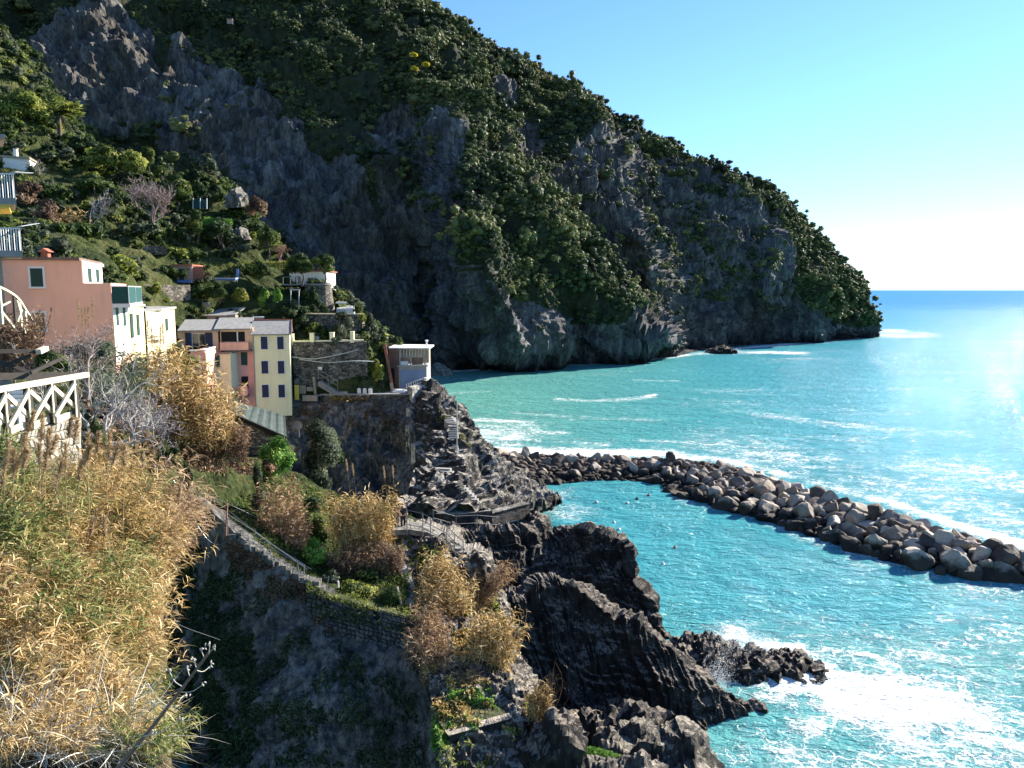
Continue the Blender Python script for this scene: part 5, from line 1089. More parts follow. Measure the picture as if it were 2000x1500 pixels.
# ---------------------------------------------------------------- garden hillside
def garden_hill():
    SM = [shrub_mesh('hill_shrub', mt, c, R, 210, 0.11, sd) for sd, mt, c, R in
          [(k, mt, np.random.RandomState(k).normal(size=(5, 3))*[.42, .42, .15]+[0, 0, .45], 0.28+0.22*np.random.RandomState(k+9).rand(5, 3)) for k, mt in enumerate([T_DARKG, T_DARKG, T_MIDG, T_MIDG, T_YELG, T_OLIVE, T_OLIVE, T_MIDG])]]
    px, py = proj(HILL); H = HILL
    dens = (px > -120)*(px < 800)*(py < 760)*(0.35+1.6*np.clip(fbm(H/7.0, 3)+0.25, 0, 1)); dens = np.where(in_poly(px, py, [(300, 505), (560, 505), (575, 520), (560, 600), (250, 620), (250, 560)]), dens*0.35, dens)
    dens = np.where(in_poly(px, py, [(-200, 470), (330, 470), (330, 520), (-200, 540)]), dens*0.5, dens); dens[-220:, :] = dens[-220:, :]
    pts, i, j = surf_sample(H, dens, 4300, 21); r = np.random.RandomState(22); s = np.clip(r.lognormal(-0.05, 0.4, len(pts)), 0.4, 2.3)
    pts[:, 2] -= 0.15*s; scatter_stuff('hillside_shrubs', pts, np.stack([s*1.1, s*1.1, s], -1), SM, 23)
    # rough grass of the terraces
    g = surf_sample(H, (px > -60)*(px < 760)*(py > 380)*(py < 740)*1.0, 9000, 24)[0]; P = Parts(); rr = np.random.RandomState(25)
    V, Q, T = blades(g, rr.normal(size=(len(g), 3))*0.5+[0, 0, 1], 0.35+0.5*rr.rand(len(g)), 0.09, 0.6, rr, 2); P.add(V, Q, T); P.build('rough_grass', T_MIDG, kind='stuff')
garden_hill()
for a in [(45, 262, 119, 110, 85, T_YELG, 'feathery yellow green bamboo mass at the left edge beside the palm', 1), (8, 215, 128, 60, 60, T_MIDG, 'round grey green tree at the left edge above the bamboo', 2),
          (98, 312, 112, 42, 30, T_MIDG, 'low round lit bush right of the chapel like hut', 3), (133, 316, 112, 40, 28, T_OLIVE, 'grey green clipped bush next to the low round lit bush', 4),
          (205, 326, 112, 70, 44, T_YELG, 'yellow green hedge on the crest of the upper garden', 5), (250, 340, 112, 76, 44, T_YELG, 'lower end of the yellow green hedge on the garden crest', 6), (165, 300, 116, 60, 34, T_DARKG, 'dark hedge between palm and yellow green hedge', 7),
          (185, 395, 102, 64, 54, T_MIDG, 'dark green leafy tree above the dry reeds on the left hill', 8), (222, 412, 100, 46, 44, T_DARKG, 'small dark tree right of the leafy tree on the left hill', 9),
          (95, 440, 92, 60, 50, T_BROWN, 'brown leafless shrub beside the golden reeds on the left hill', 10), (60, 400, 96, 60, 46, T_BROWN, 'greyish brown shrub right of the upper balcony', 11),
          (345, 408, 112, 60, 66, T_MIDG, 'green tree between the large bare tree and the rocky spur', 12), (382, 380, 116, 46, 48, T_DARKG, 'small dark pine on the spur behind the green net', 13), (405, 330, 122, 40, 30, T_OLIVE, 'windblown grey green shrub on top of the rocky spur', 14),
          (430, 490, 108, 74, 58, T_DARKG, 'dark round tree below the bright lawn patch', 15), (466, 500, 108, 40, 38, T_OLIVE, 'small olive tree with a pale stem by the dark round tree', 16), (523, 503, 110, 46, 62, T_MIDG, 'bushy tree at the corner of the garden spur', 17),
          (500, 428, 116, 46, 44, T_BROWN, 'dry shrub on the edge of the spur above the boulder', 18), (385, 470, 106, 40, 60, T_MIDG, 'thin green tree left of the lawn patch', 19),
          (392, 590, 98, 56, 46, T_MIDG, 'leafy lemon tree under the little shed', 20), (350, 596, 98, 40, 24, T_YELG, 'low yellow green bush over the slate roofs', 21), (428, 588, 98, 46, 34, T_MIDG, 'lemon bush right of the leafy lemon tree', 22),
          (470, 588, 99, 44, 26, T_YELG, 'yellow flowering bush on the garden terrace', 23), (505, 545, 104, 50, 36, T_MIDG, 'bush with pale blossoms behind the vegetable plot', 24), (518, 598, 98, 24, 36, T_BRIGHT, 'bright green vine on a post above the yellow house', 25), (543, 588, 99, 18, 26, T_BRIGHT, 'small bright vine left of the stone bastion', 26),
          (612, 598, 103, 36, 40, T_DARKG, 'dark cycad like shrub against the stone bastion', 27), (580, 634, 97, 60, 42, T_DARKG, 'dark ivy hanging left of the upper retaining wall', 28),
          (668, 664, 95, 44, 56, T_OLIVE, 'grey green climbing shrub at the end of the upper retaining wall', 29), (700, 650, 99, 34, 56, T_YELG, 'sunlit grassy shrub on the rib right of the retaining walls', 30), (722, 672, 99, 44, 62, T_OLIVE, 'dense sunlit shrubs running down the rib to the beach house', 31),
          (745, 690, 98, 30, 40, T_MIDG, 'lowest shrub of the rib beside the beach house', 32), (716, 716, 94.5, 38, 56, T_MIDG, 'cactus and ivy tangle at the corner of the big retaining wall', 33), (735, 745, 93.5, 34, 46, T_YELG, 'green creeper hanging down to the terrace', 34),
          (598, 675, 93, 30, 12, T_MIDG, 'small potted plants between the yellow pillars', 35), (660, 672, 93, 34, 16, T_OLIVE, 'agave like clump between the right yellow pillars', 36)]:
    bush(*a[:7], seed=100+a[7], trunk=0.25 if 'tree' in a[6] else 0.0, name='tree' if 'tree' in a[6] else 'shrub', cat='tree' if 'tree' in a[6] else 'shrub')
bush(589, 556, 107, 58, 62, T_MIDG, 'left one of two round crowned olive trees on the stone bastion', 141, name='olive_tree', cat='tree', trunk=0.42, clumps=9)
bush(633, 556, 107, 50, 60, T_MIDG, 'right one of two round crowned olive trees on the stone bastion', 142, name='olive_tree', cat='tree', trunk=0.42, clumps=8)
for a in [(290, 336, 118, 24, 50, 'tallest dark cypress on the garden crest', 1), (316, 362, 117, 24, 46, 'cypress just right of the tallest one', 2), (332, 392, 116, 22, 44, 'third cypress down the slope from the garden crest', 3), (352, 372, 118, 22, 34, 'last small cypress before the rocky spur', 4)]:
    bush(a[0], a[1], a[2], a[3], a[4], T_MIDG, a[5], 150+a[6], name='cypress', cat='tree', trunk=0.08, clumps=7, dome=0.3)
bare_tree(300, 452, 100, 118, 'large bare purplish fruit tree in the middle of the left hill', 5, plain('mauve_bark', (0.24, 0.18, 0.17), 0.9, 0.2, 5), 1.15, (0, 0), 6, rad0=0.16, twig=0.022, nch=(3, 3))
bare_tree(180, 452, 96, 84, 'bare pale tree right of the golden reeds on the left hill', 6, M_BARK_PALE, 1.0, (0, 0), 6, rad0=0.11, twig=0.02, nch=(2, 3))
bare_tree(65, 345, 104, 40, 'small bare tree before the chapel like hut', 7, M_BARK_PALE, 1.0, (0, 0), 5, rad0=0.08, twig=0.02)
bare_tree(545, 520, 110, 50, 'reddish bare tree left of the olive trees', 8, plain('red_bark', (0.25, 0.13, 0.10), 0.9, 0.2, 5), 0.8, (0, 0), 6, rad0=0.12, twig=0.02)
# palm
def palm():
    b = at(116, 262, 122); e = empty('palm_tree', b, 'shaggy palm tree on the hill crest near the left edge', 'palm tree'); r = np.random.RandomState(9); Hh = 3.0
    m = MB(); m.tube([[0, 0, -.6], [.1, 0, 1], [0, 0, Hh]], [.34, .28, .36], 9); m.build('trunk', M_BARK, e)
    for i in range(34):
        a = r.rand()*6.283; el = r.uniform(-0.5, 1.35); L = r.uniform(2.8, 3.8); d = np.array([math.cos(a)*math.cos(el), math.sin(a)*math.cos(el), math.sin(el)]); P = Parts(); pts = []; p = np.array([0, 0, Hh]); dd = d
        for k in range(9): pts.append(p); dd = dd+[0, 0, -.11]; dd = dd/np.linalg.norm(dd); p = p+dd*L/8
        pts = np.array(pts); q = np.repeat(pts[1:], 12, 0); s_ = np.cross(dd, [0, 0, 1.0]); s_ /= np.linalg.norm(s_); sg = np.tile([1, -1], len(q)//2)[:, None]
        V, Q, T = blades(q+r.normal(size=q.shape)*.05, s_*sg*0.8+d*0.7+[0, 0, .15], 0.8, 0.15, 0.4, r, 2, 0.1); P.add(V, Q, T); V, Q, T, _ = stalks(pts[:1], pts[-1:], 0.035, r, 0.0, 3)
        P.add(V, Q, T); P.build('frond', (T_YELG if i % 3 else T_MIDG) if el > -0.15 else T_OLIVE, parent=e)
palm()
# ---------------------------------------------------------------- reed beds and shrubs of the middle ground
def bed(poly, Y0, Y1, n, H, mat, label, seed, nleaf=12, leaf=0.4, lw=0.05, lean=(0.12, 0), name='reed_bed', cat='reeds', **kw):
    """reeds rooted inside a photo polygon; Y0 at its top edge, Y1 at its bottom edge"""
    ys = [p[1] for p in poly]; a, b = min(ys), max(ys)
    base, _ = pix_region(poly, n, seed, lambda x, y: Y0+(Y1-Y0)*(y-a)/(b-a)); return reeds(name, base, H, mat, seed+1, nleaf, leaf, lw, lean, label=label, cat=cat, rad=0.016, **kw)
bed([(230, 770), (330, 740), (400, 800), (450, 850), (440, 890), (330, 880), (250, 840)], 50, 42, 520, 2.6, T_GOLD, 'broad golden brown reed bed hiding the foot of the houses', 201, 14, 0.5, 0.055, (0.25, 0))
bed([(150, 720), (260, 740), (300, 800), (230, 850), (150, 790)], 44, 32, 200, 1.6, T_OLIVE, 'greyish green thicket behind the bare fig tree', 203, 16, 0.35, 0.05)
bed([(330, 900), (370, 860), (480, 870), (482, 915), (400, 925)], 46, 44, 330, 1.5, T_BROWN, 'rusty brown dry thicket above the dark wall edge', 205, 14, 0.3, 0.045)
bed([(500, 1020), (590, 1000), (600, 1100), (560, 1120), (520, 1090)], 47.5, 43.5, 240, 2.4, T_RUST, 'tall tan reed column left of the dark green creeper', 207, 14, 0.38, 0.045, (0.02, 0))
bed([(640, 1050), (756, 1045), (766, 1085), (660, 1090)], 46, 44.5, 270, 2.8, T_GOLD, 'golden reeds in front of the two people on the path', 209, 13, 0.4, 0.045, (0.06, 0))
bed([(640, 1120), (700, 1095), (780, 1100), (790, 1130), (660, 1140)], 44, 42.5, 330, 1.2, T_BROWN, 'reddish brown bracken patch left of the lit path', 211, 12, 0.3, 0.04)
bed([(815, 1200), (850, 1130), (900, 1160), (920, 1220), (880, 1250), (830, 1250)], 43.5, 40, 300, 2.2, T_GOLD, 'golden reeds below the stone steps', 213, 13, 0.4, 0.04, (0.06, 0))
bed([(905, 1185), (935, 1170), (950, 1185), (925, 1205)], 43.5, 42.5, 70, 2.4, T_RUST, 'reed tuft leaning far to the right over the dark rocks', 215, 13, 0.36, 0.04, (0.75, 0), lean_r=0.12)
bed([(900, 1330), (930, 1280), (1000, 1300), (985, 1330)], 38.5, 37, 230, 2.6, T_GOLD, 'bushy orange gold reeds against the black rock', 217, 14, 0.4, 0.04, (0.15, 0))
bed([(800, 1330), (815, 1240), (860, 1240), (880, 1330), (850, 1365)], 39, 36, 300, 1.9, T_RUST, 'reeds hanging over the right end of the ravine wall', 219, 13, 0.35, 0.04, (0.03, -0.1))
bed([(880, 1350), (930, 1350), (920, 1375), (880, 1372)], 36.5, 35.5, 70, 1.3, T_BROWN, 'small rusty tuft above the green ground cover', 221, 12, 0.28, 0.035)
bed([(1025, 1415), (1060, 1395), (1072, 1425), (1040, 1440)], 34, 33, 110, 1.7, T_GOLD, 'upright straw coloured tuft beside the dark upright boulder', 223, 12, 0.28, 0.03, (0.05, 0), lean_r=0.12)
bed([(1048, 1400), (1075, 1395), (1070, 1410)], 34, 33.5, 26, 2.1, T_BROWN, 'thin dark spiky stems rising behind the straw coloured tuft', 225, 2, 0.25, 0.02, (0.12, 0), lean_r=0.13, cat='dry stems')
bed([(-40, 720), (60, 700), (70, 740), (-40, 750)], 27, 25, 170, 1.7, T_BROWN, 'tall dry weeds under the arched stair railing', 227, 14, 0.3, 0.035)
bed([(90, 480), (150, 460), (160, 480), (100, 492)], 94, 92, 120, 3.2, T_GOLD, 'golden dry reed clump on the left hill', 229, 12, 0.7, 0.11, (0.0, 0))
for a in [(622, 975, 64, 100, 165, T_OLIVE, 'large grey green tree in the gap below the terrace', 51, 0.06), (660, 905, 68, 34, 56, T_MIDG, 'light green top beside the large grey green tree', 52, 0.0), (545, 925, 56, 84, 78, T_BRIGHT, 'bright green round bush in the sunlit gap by the tarpaulin roof', 53, 0.0), (520, 935, 55, 40, 40, T_RUST, 'red leaved shrub under the bright green round bush', 54, 0.0),
          (612, 1060, 46, 66, 100, T_MIDG, 'dark green creeper covered mound between the two reed stands', 55, 0.0), (614, 1100, 43.2, 62, 56, T_BRIGHT, 'vivid green dome shaped spurge bush', 56, 0.0), (505, 1010, 47, 30, 110, T_OLIVE, 'ivy column hanging at the wall corner', 57, 0.0), (600, 1150, 41.6, 60, 34, T_MIDG, 'low green tuft at the foot of the shaded stair', 58, 0.0),
          (700, 1160, 41, 90, 26, T_YELG, 'low yellowish garden growth on the retaining wall', 59, 0.0), (770, 1180, 40.4, 60, 34, T_MIDG, 'green bushes at the right end of the retaining wall', 60, 0.0), (650, 1150, 41.6, 50, 40, T_OLIVE, 'grey green plant by the white stake', 61, 0.0), (720, 1135, 42.5, 60, 30, T_MIDG, 'small green bush below the bracken', 62, 0.0),
          (955, 1330, 37.3, 70, 44, T_DARKG, 'dark leafy shrub under the orange gold reeds', 63, 0.0), (830, 1110, 44.2, 34, 30, T_MIDG, 'small green shrub above the golden slope reeds', 64, 0.0), (1125, 1425, 34, 0.1, 0.1, T_DARKG, '', 65, 0.0),
          (190, 900, 20.5, 60, 90, T_MIDG, 'leafy ivy clump at the end of the stone wall', 66, 0.0), (95, 725, 25, 80, 44, T_MIDG, 'green shrub with one orange flower behind the fence', 67, 0.0), (165, 700, 40, 120, 36, T_OLIVE, 'grey green bushes under the orange house', 68, 0.0), (245, 1195, 12.6, 60, 80, T_MIDG, 'small green ivy patch at the edge of the reed bank', 69, 0.0), (340, 905, 39, 50, 34, T_MIDG, 'pale green agave like plant at the top of the shaded stair', 70, 0.0),
          (820, 795, 89, 16, 14, T_MIDG, 'yellowish plant on the terrace cliff', 71, 0.0), (880, 812, 90, 40, 24, T_YELG, 'green tuft at the head of the rock steps', 72, 0.0)]:
    if a[6]: bush(*a[:7], seed=100+a[7], trunk=a[8], name='tree' if 'tree' in a[6] and a[8] else 'shrub', cat='tree' if 'large grey' in a[6] else 'shrub')
for a in [(518, 0, 0), (660, 782, 20), (688, 784, 22), (712, 782, 14)]:
    if a[1]: spiky(a[0], a[1], 90.5, a[2], T_ORANGE if a[0] != 712 else T_BROWN, {660: 'greenish agave hanging on the terrace edge', 688: 'orange yellow agave, the brightest on the terrace edge', 712: 'small brown agave right of the orange one'}[a[0]], a[0], 40, wide=0.10)
# ground cover
def cover(poly, Y0, Y1, n, mat, seed, name, size=0.07, lift=0.15):
    ys = [p[1] for p in poly]; a, b = min(ys), max(ys); base, r = pix_region(poly, n, seed, lambda x, y: Y0+(Y1-Y0)*(y-a)/(b-a)); base[:, 2] += lift*r.rand(n)
    P = Parts(); V, Q, T = blades(base, r.normal(size=(n, 3))*0.7+[0, 0, .9], size*(1.5+2*r.rand(n)), size*0.8, 0.8, r, 2, 0.4); P.add(V, Q, T); return P.build(name, mat, kind='stuff')
cover([(860, 1410), (880, 1370), (940, 1365), (960, 1400), (930, 1420), (850, 1425)], 35.5, 32.6, 7000, T_BRIGHT, 301, 'ground_cover')
cover([(845, 1425), (865, 1390), (870, 1420), (848, 1470)], 33.6, 31.5, 3000, T_BRIGHT, 302, 'ground_cover')
cover([(600, 1170), (640, 1140), (790, 1150), (800, 1195), (700, 1180)], 42, 39.8, 9000, T_YELG, 303, 'ground_cover')
cover([(1128, 1475), (1150, 1462), (1200, 1475), (1240, 1490), (1180, 1500)], 34.2, 33.2, 4000, T_BRIGHT, 304, 'moss', 0.04)
cover([(640, 1190), (700, 1150), (800, 1120), (800, 1190)], 43, 40, 6000, T_MIDG, 305, 'ground_cover')
cover([(390, 440), (400, 426), (452, 430), (455, 438), (430, 446)], 113, 111, 3000, T_BRIGHT, 306, 'lawn', 0.09)
cover([(380, 520), (560, 512), (600, 518), (560, 524)], 108, 107, 3500, T_YELG, 307, 'lawn', 0.09)
def creeper(name, G, poly, n, mat, seed, size, thr=0.0):
    p = on_grid(G, poly, n*3, seed); p = p[fbm(p/1.8, 3) > thr][:n]; r = np.random.RandomState(seed); n = len(p); P = Parts()
    V, Q, T = blades(p, r.normal(size=(n, 3))*0.7+[0, -.6, .3], size*(0.8+1.2*r.rand(n)), size*0.7, 0.8, r, 2, 0.4); P.add(V, Q, T); return P.build(name, mat, kind='stuff')
creeper('wall_creeper', RAVINE, [(250, 1000), (700, 1200), (800, 1300), (830, 1500), (250, 1500)], 20000, T_DARKG, 308, 0.14, 0.02)
creeper('wall_creeper', RAVINE, [(220, 950), (480, 1120), (520, 1500), (220, 1500)], 26000, T_DARKG, 318, 0.16, -0.12)
creeper('wall_creeper', RAVINE, [(430, 1040), (640, 1160), (800, 1215), (800, 1260), (600, 1230), (430, 1100)], 6000, T_BROWN, 319, 0.12, 0.0)
creeper('wall_creeper', RAVINE, [(250, 1100), (700, 1250), (830, 1400), (830, 1500), (250, 1500)], 7000, T_OLIVE, 313, 0.09, 0.24)
creeper('ground_cover', PSLOPE, [(850, 1400), (880, 1350), (960, 1345), (975, 1400), (930, 1425), (850, 1470)], 9000, T_BRIGHT, 314, 0.09, -0.35)
creeper('slope_grass', PSLOPE, [(800, 1050), (960, 1120), (1000, 1300), (1060, 1400), (1000, 1500), (850, 1500), (800, 1300)], 16000, T_YELG, 309, 0.13, 0.02)
creeper('slope_grass', PSLOPE, [(800, 1150), (940, 1190), (990, 1300), (1040, 1420), (860, 1430)], 12000, T_GOLD, 310, 0.16, 0.05)
creeper('dry_scrub', UPPER, [(150, 760), (500, 820), (500, 932), (370, 922), (200, 900)], 22000, T_BROWN, 311, 0.22, -0.1)
creeper('dry_scrub', SHELF, [(400, 880), (830, 1000), (810, 1200), (470, 1060)], 22000, T_MIDG, 312, 0.18, -0.1)
creeper('lawn', HILL, [(392, 446), (398, 424), (440, 424), (458, 436), (450, 446)], 7000, T_BRIGHT, 320, 0.14, -2)
creeper('lawn', HILL, [(330, 516), (560, 508), (620, 516), (560, 526), (400, 526)], 7000, T_YELG, 321, 0.14, -0.3)
creeper('lawn', HILL, [(140, 318), (230, 310), (240, 320), (150, 328)], 4000, T_BRIGHT, 322, 0.14, -0.2)
creeper('hanging_plants', SCLIFF, [(840, 780), (930, 870), (900, 880), (850, 830)], 1500, T_YELG, 323, 0.12, 0.1)
creeper('cliff_plants', TCLIFF, [(560, 790), (800, 790), (820, 900), (700, 960), (580, 940)], 5000, T_OLIVE, 324, 0.14, 0.18)
creeper('cliff_plants', TCLIFF, [(560, 785), (800, 780), (790, 830), (600, 840)], 3500, T_BROWN, 325, 0.16, 0.1)
cover([(595, 1165), (660, 1200), (700, 1185), (760, 1230), (804, 1215), (806, 1245), (700, 1225), (620, 1215)], 39.6, 38.2, 700, T_DARKG, 326, 'wall_plants', 0.07, 0.3)
cover([(600, 1142), (650, 1168), (700, 1168), (740, 1196), (806, 1198), (806, 1214), (700, 1192), (600, 1166)], 39.9, 38.7, 900, T_YELG, 327, 'wall_plants', 0.06, 0.35)
# ---------------------------------------------------------------- walls, terraces and small buildings
def stonewall(name, a, b, ztop, zbot, th, label, mat=None, cat='wall', coping=None, rz=None):
    w = Wall(a, b); t = empty(name, (0, 0, 0), label, cat); m = MB(); w.box(m, 0, w.L, zbot, ztop, -th, 0); m.build('masonry', mat or M_RUBBLE, t)
    if coping: m = MB(); w.box(m, -.05, w.L+.05, ztop, ztop+.12, -min(th, .5), .08); m.build('coping', coping, t)
    return t, w
def stones_on(parent, P00, P10, P01, P11, nx, ny, depth, mat, seed, name='stone', inset=0.08, skip=0.0):
    """loose courses of stones between four world corners (bottom left, bottom right, top left, top right), each stone a part"""
    r = np.random.RandomState(seed); P00, P10, P01, P11 = map(np.asarray, (P00, P10, P01, P11)); J = {}
    def node(i, j):
        if (i, j) not in J:
            u = (i+(r.rand()-.5)*.55*(0 < i < nx)+(0.5*(j % 2) if 0 < i < nx else 0))/nx; v = (j+(r.rand()-.5)*.4*(0 < j < ny))/ny; u = min(max(u, 0), 1); J[(i, j)] = (P00*(1-u)+P10*u)*(1-v)+(P01*(1-u)+P11*u)*v
        return J[(i, j)]
    n = np.cross(P10-P00, P01-P00); n /= np.linalg.norm(n); n = n if n@(np.array([0, 0, CAM_H])-P00) > 0 else -n
    for j in range(ny):
        for i in range(nx):
            q = np.array([node(i, j), node(i+1, j), node(i+1, j+1), node(i, j+1)])
            if r.rand() < skip or np.linalg.norm(q[1]-q[0]) < .05: continue
            c = q.mean(0); q = c+(q-c)*(1-inset); d = depth*(0.6+0.8*r.rand()); tl = [r.normal()*.12 for _ in range(4)]
            mid = c+(q-c)*0.97+n*d*.6; top = c+(q-c)*0.72+n*d+(np.array(tl)*d)[:, None]*n
            V = np.concatenate([q-n*.05, mid, top]); Q = []
            for k in range(2): Q += [[4*k+a, 4*k+(a+1) % 4, 4*k+4+(a+1) % 4, 4*k+4+a] for a in range(4)]
            Q.append([8, 9, 10, 11]); me = mesh_np(name, V, np.array(Q), [mat], False); o = link(name, me, parent)
def stone_mat(name, a, b, c):
    s = N(name); oi = s.n('ShaderNodeObjectInfo'); n = s.noise(5, s.pos(), 5, 0.65); f = s.math('ADD', s.math('MULTIPLY', oi.outputs['Random'], 0.6), s.math('MULTIPLY', n, 0.4))
    return s.done(s.ramp(f, [(0.15, a), (0.5, b), (0.85, c)]), 0.9, s.bump(n, 0.7, 0.05), 0.2)
M_ST_PALE = stone_mat('pale_wall_stone', (0.20, 0.18, 0.14), (0.34, 0.31, 0.25), (0.5, 0.46, 0.38)); M_ST_DARK = stone_mat('dark_wall_stone', (0.03, 0.032, 0.033), (0.07, 0.07, 0.068), (0.14, 0.13, 0.115))
stonewall('retaining_wall', xyof(568, 91.6), xyof(714, 93.6), zat(640, 668, 92.5), zat(640, 790, 92), 1.5, 'high brown retaining wall with four yellow pillars on top')
for k, (a, b, c, d) in enumerate([(567, 574, 653, 672), (606, 614, 651, 672), (645, 653, 650, 668), (685, 692, 648, 666)]):
    Y = 92+k*.45; p = at((a+b)/2, d, Y); hh = (d-c)/FPX*Y; o = MB(); o.box([0, 0, hh/2-.1], ((b-a)/FPX*Y, .45, hh+.2)); o.box([0, 0, hh+.03], ((b-a)/FPX*Y+.08, .53, .06))
    o.build('pillar', M['yellow'], label=f"yellow square pillar on the high retaining wall, {['first from the yellow house', 'second from the yellow house', 'second from the sea', 'nearest the sea'][k]}", cat='pillar', group='yellow pillars of the terrace', loc=p)
m = MB(); a, b = at(568, 667, 92.1), at(710, 664, 93.6); m.bar(a, b, .4, .16); m.build('parapet', M['yellow'], label='low yellowish parapet between the pillars of the high wall', cat='parapet')
m = MB(); m.tube([[0, 0, 0], [0, 0, .35], [0, 0, .72]], [.27, .33, .27], 12); e = empty('barrel', at(619, 668, 93), 'small brown wooden barrel between two yellow pillars', 'barrel'); m.build('body', M['wood'], e)
for z in (.15, .57): m = MB(); m.tube([[0, 0, z], [0, 0, z+.05]], .325, 12); m.build('hoop', M['metal'], e)
stonewall('garden_wall', xyof(596, 99), xyof(702, 98.2), zat(650, 614, 98.5), zat(650, 665, 98.5), 2.0, 'grey stone garden wall under the hedges and bastion', coping=M['cream'])
stonewall('terrace_wall', xyof(262, 89), xyof(372, 96.5), zat(320, 556, 93), zat(320, 612, 93), 1.5, 'brown dry stone wall below the little garden shed')
stonewall('terrace_wall', xyof(378, 106), xyof(470, 108), zat(420, 522, 107), zat(420, 548, 107), 1.5, 'dark earth bank wall behind the blue covered table', M['tan'])
stonewall('terrace_wall', xyof(250, 98), xyof(330, 100), zat(290, 480, 99), zat(290, 497, 99), 1.0, 'short stretch of pale terrace wall under the large bare tree')
stonewall('parapet_wall', xyof(620, 90.6), xyof(800, 91.0), zat(700, 771, 91), zat(700, 792, 91), .45, 'low dark parapet along the edge of the seaside terrace', M_RUBBLE, coping=M['grey'])
m = MB(); m.hexa([*[at(620, 782, Y)*[1, 1, 0]+[0, 0, 13.35] for Y in (90.9,)], *[at(800, 782, Y)*[1, 1, 0]+[0, 0, 13.35] for Y in (91.2,)], at(800, 782, 98)*[1, 1, 0]+[0, 0, 13.35], at(615, 782, 94)*[1, 1, 0]+[0, 0, 13.35], at(620, 782, 90.9)*[1, 1, 0]+[0, 0, 13.5], at(800, 782, 91.2)*[1, 1, 0]+[0, 0, 13.5], at(800, 782, 98)*[1, 1, 0]+[0, 0, 13.5], at(615, 782, 94)*[1, 1, 0]+[0, 0, 13.5]])
m.build('terrace', M['grey'], kind='structure')
def clutter():
    def bx(name, x0, x1, y0, y1, Y, mat, label, cat, d=.12, **kw):
        a = at(x0, y1, Y); b = at(x1, y0, Y); m = MB(); w, h = b[0]-a[0], b[2]-a[2]; m.box([0, 0, h/2], (w, d, h)); return m.build(name, mat, label=label, cat=cat, loc=((a[0]+b[0])/2, Y, a[2]), **kw)
    bx('board', 576, 583.5, 752, 781, 90.2, M['yell'], 'tall yellow board leaning beside the yellow house', 'board', .08)
    bx('panel', 585, 597, 753, 769, 90.6, M['wood'], 'brownish wooden panel right of the tall yellow board', 'panel'); bx('panel', 599, 611, 756, 764, 90.8, M['tan'], 'small tan panel by the standing post', 'panel')
    bx('low_wall', 592, 620, 772, 783, 90.0, M['tan'], 'low tan wall at the corner of the seaside terrace', 'wall', .5)
    m = MB(); p = at(616, 770, 90.8); m.bar(p, at(613, 736, 90.8), .28, .28); m.build('post', M['wood'], label='stout pale timber post by the terrace stair', cat='post')
    for k, x in enumerate((698, 709, 719.5)):
        e = empty('beach_board', at(x+3.6, 771, 91.4), f"white board with arched top, {['leftmost', 'middle one', 'rightmost'][k]} of three on the terrace", 'board', 'white arched boards'); m = MB()
        an = np.linspace(0, math.pi, 9); pr = [(-.22, 0), (.22, 0)]+[(.22*math.cos(t), .62+.2*math.sin(t)) for t in an]; V = [(x_, -.04, z_) for x_, z_ in pr]+[(x_, .04, z_) for x_, z_ in pr]; n = len(pr)
        m.add(V, [[i, (i+1) % n, n+(i+1) % n, n+i] for i in range(n)], [[0, i, i+1] for i in range(1, n-1)]+[[n, n+i+1, n+i] for i in range(1, n-1)]); m.build('panel', M['white'], e)
        m = MB(); m.box([0, .16, .45], (.5, .2, .95)); m.build('backing', M['dark'], e)
    bx('crate', 646, 652, 764, 770, 91.2, M['white'], 'small white box on the terrace by the stair foot', 'box', .3); bx('bench', 655, 679, 765, 769, 91.3, M['grey'], 'long low stone bench on the terrace', 'bench', .5)
    bx('sign', 621, 629, 716.5, 722, 91.4, M['white'], 'small blank white plaque on the high retaining wall', 'sign', .05)
    for pts, lb in (([(568, 697, 91), (610, 701, 91), (655, 694, 91), (700, 683, 91.5)], 'pale pipe sagging across the high retaining wall'), ([(585, 702, 91), (640, 708, 91), (690, 705, 91), (730, 706, 92.5)], 'thin cable under the pale pipe on the high wall')):
        m = MB(); m.tube(resample([at(*p) for p in pts], 14), .05 if 'pipe' in lb else .03, 5); m.build('cable', M['rope'], label=lb, cat='cable')
    # terrace stair with railing
    e = empty('terrace_stair', at(640, 765, 91.3), 'dark stair with thin railing rising left at the foot of the high wall', 'stair'); o = at(640, 765, 91.3)
    for i in range(10): m = MB(); p = at(664-4.2*i, 768-2.6*i, 91.2)-o; m.box(p-[0, 0, .3], (.34, .9, .6)); m.build('step', M['grey'], e)
    for x, y in ((660, 764), (641, 752), (622, 740)): m = MB(); p = at(x, y, 90.9)-o; m.bar(p, p+[0, 0, 1.25], .05, .05); m.build('post', M['metal'], e)
    for dz in (.65, 1.2): m = MB(); m.bar(at(660, 764, 90.9)-o+[0, 0, dz], at(622, 740, 90.9)-o+[0, 0, dz], .05, .05); m.build('rail', M['metal'], e)
    e = empty('boat', at(781, 768, 93), 'upturned white dinghy lying on the terrace beside the beach house', 'boat'); m = MB()
    L, W = 2.1, .62; rows = []
    for i in range(9):
        t = -1+2*i/8; w = W*(1-abs(t)**2.4)**.5+.02; rows.append([[t*L/2*.98, w*math.cos(a), .12+.42*math.sin(a)*(1-abs(t)**3)**.5] for a in np.linspace(0, math.pi, 9)])
    m.add(np.array(rows), grid_faces(9, 9)); m.build('hull', M['white'], e); m = MB(); m.bar([-L/2*.9, 0, .55], [L/2*.9, 0, .55], .05, .06); m.build('keel', M['grey'], e)
clutter()
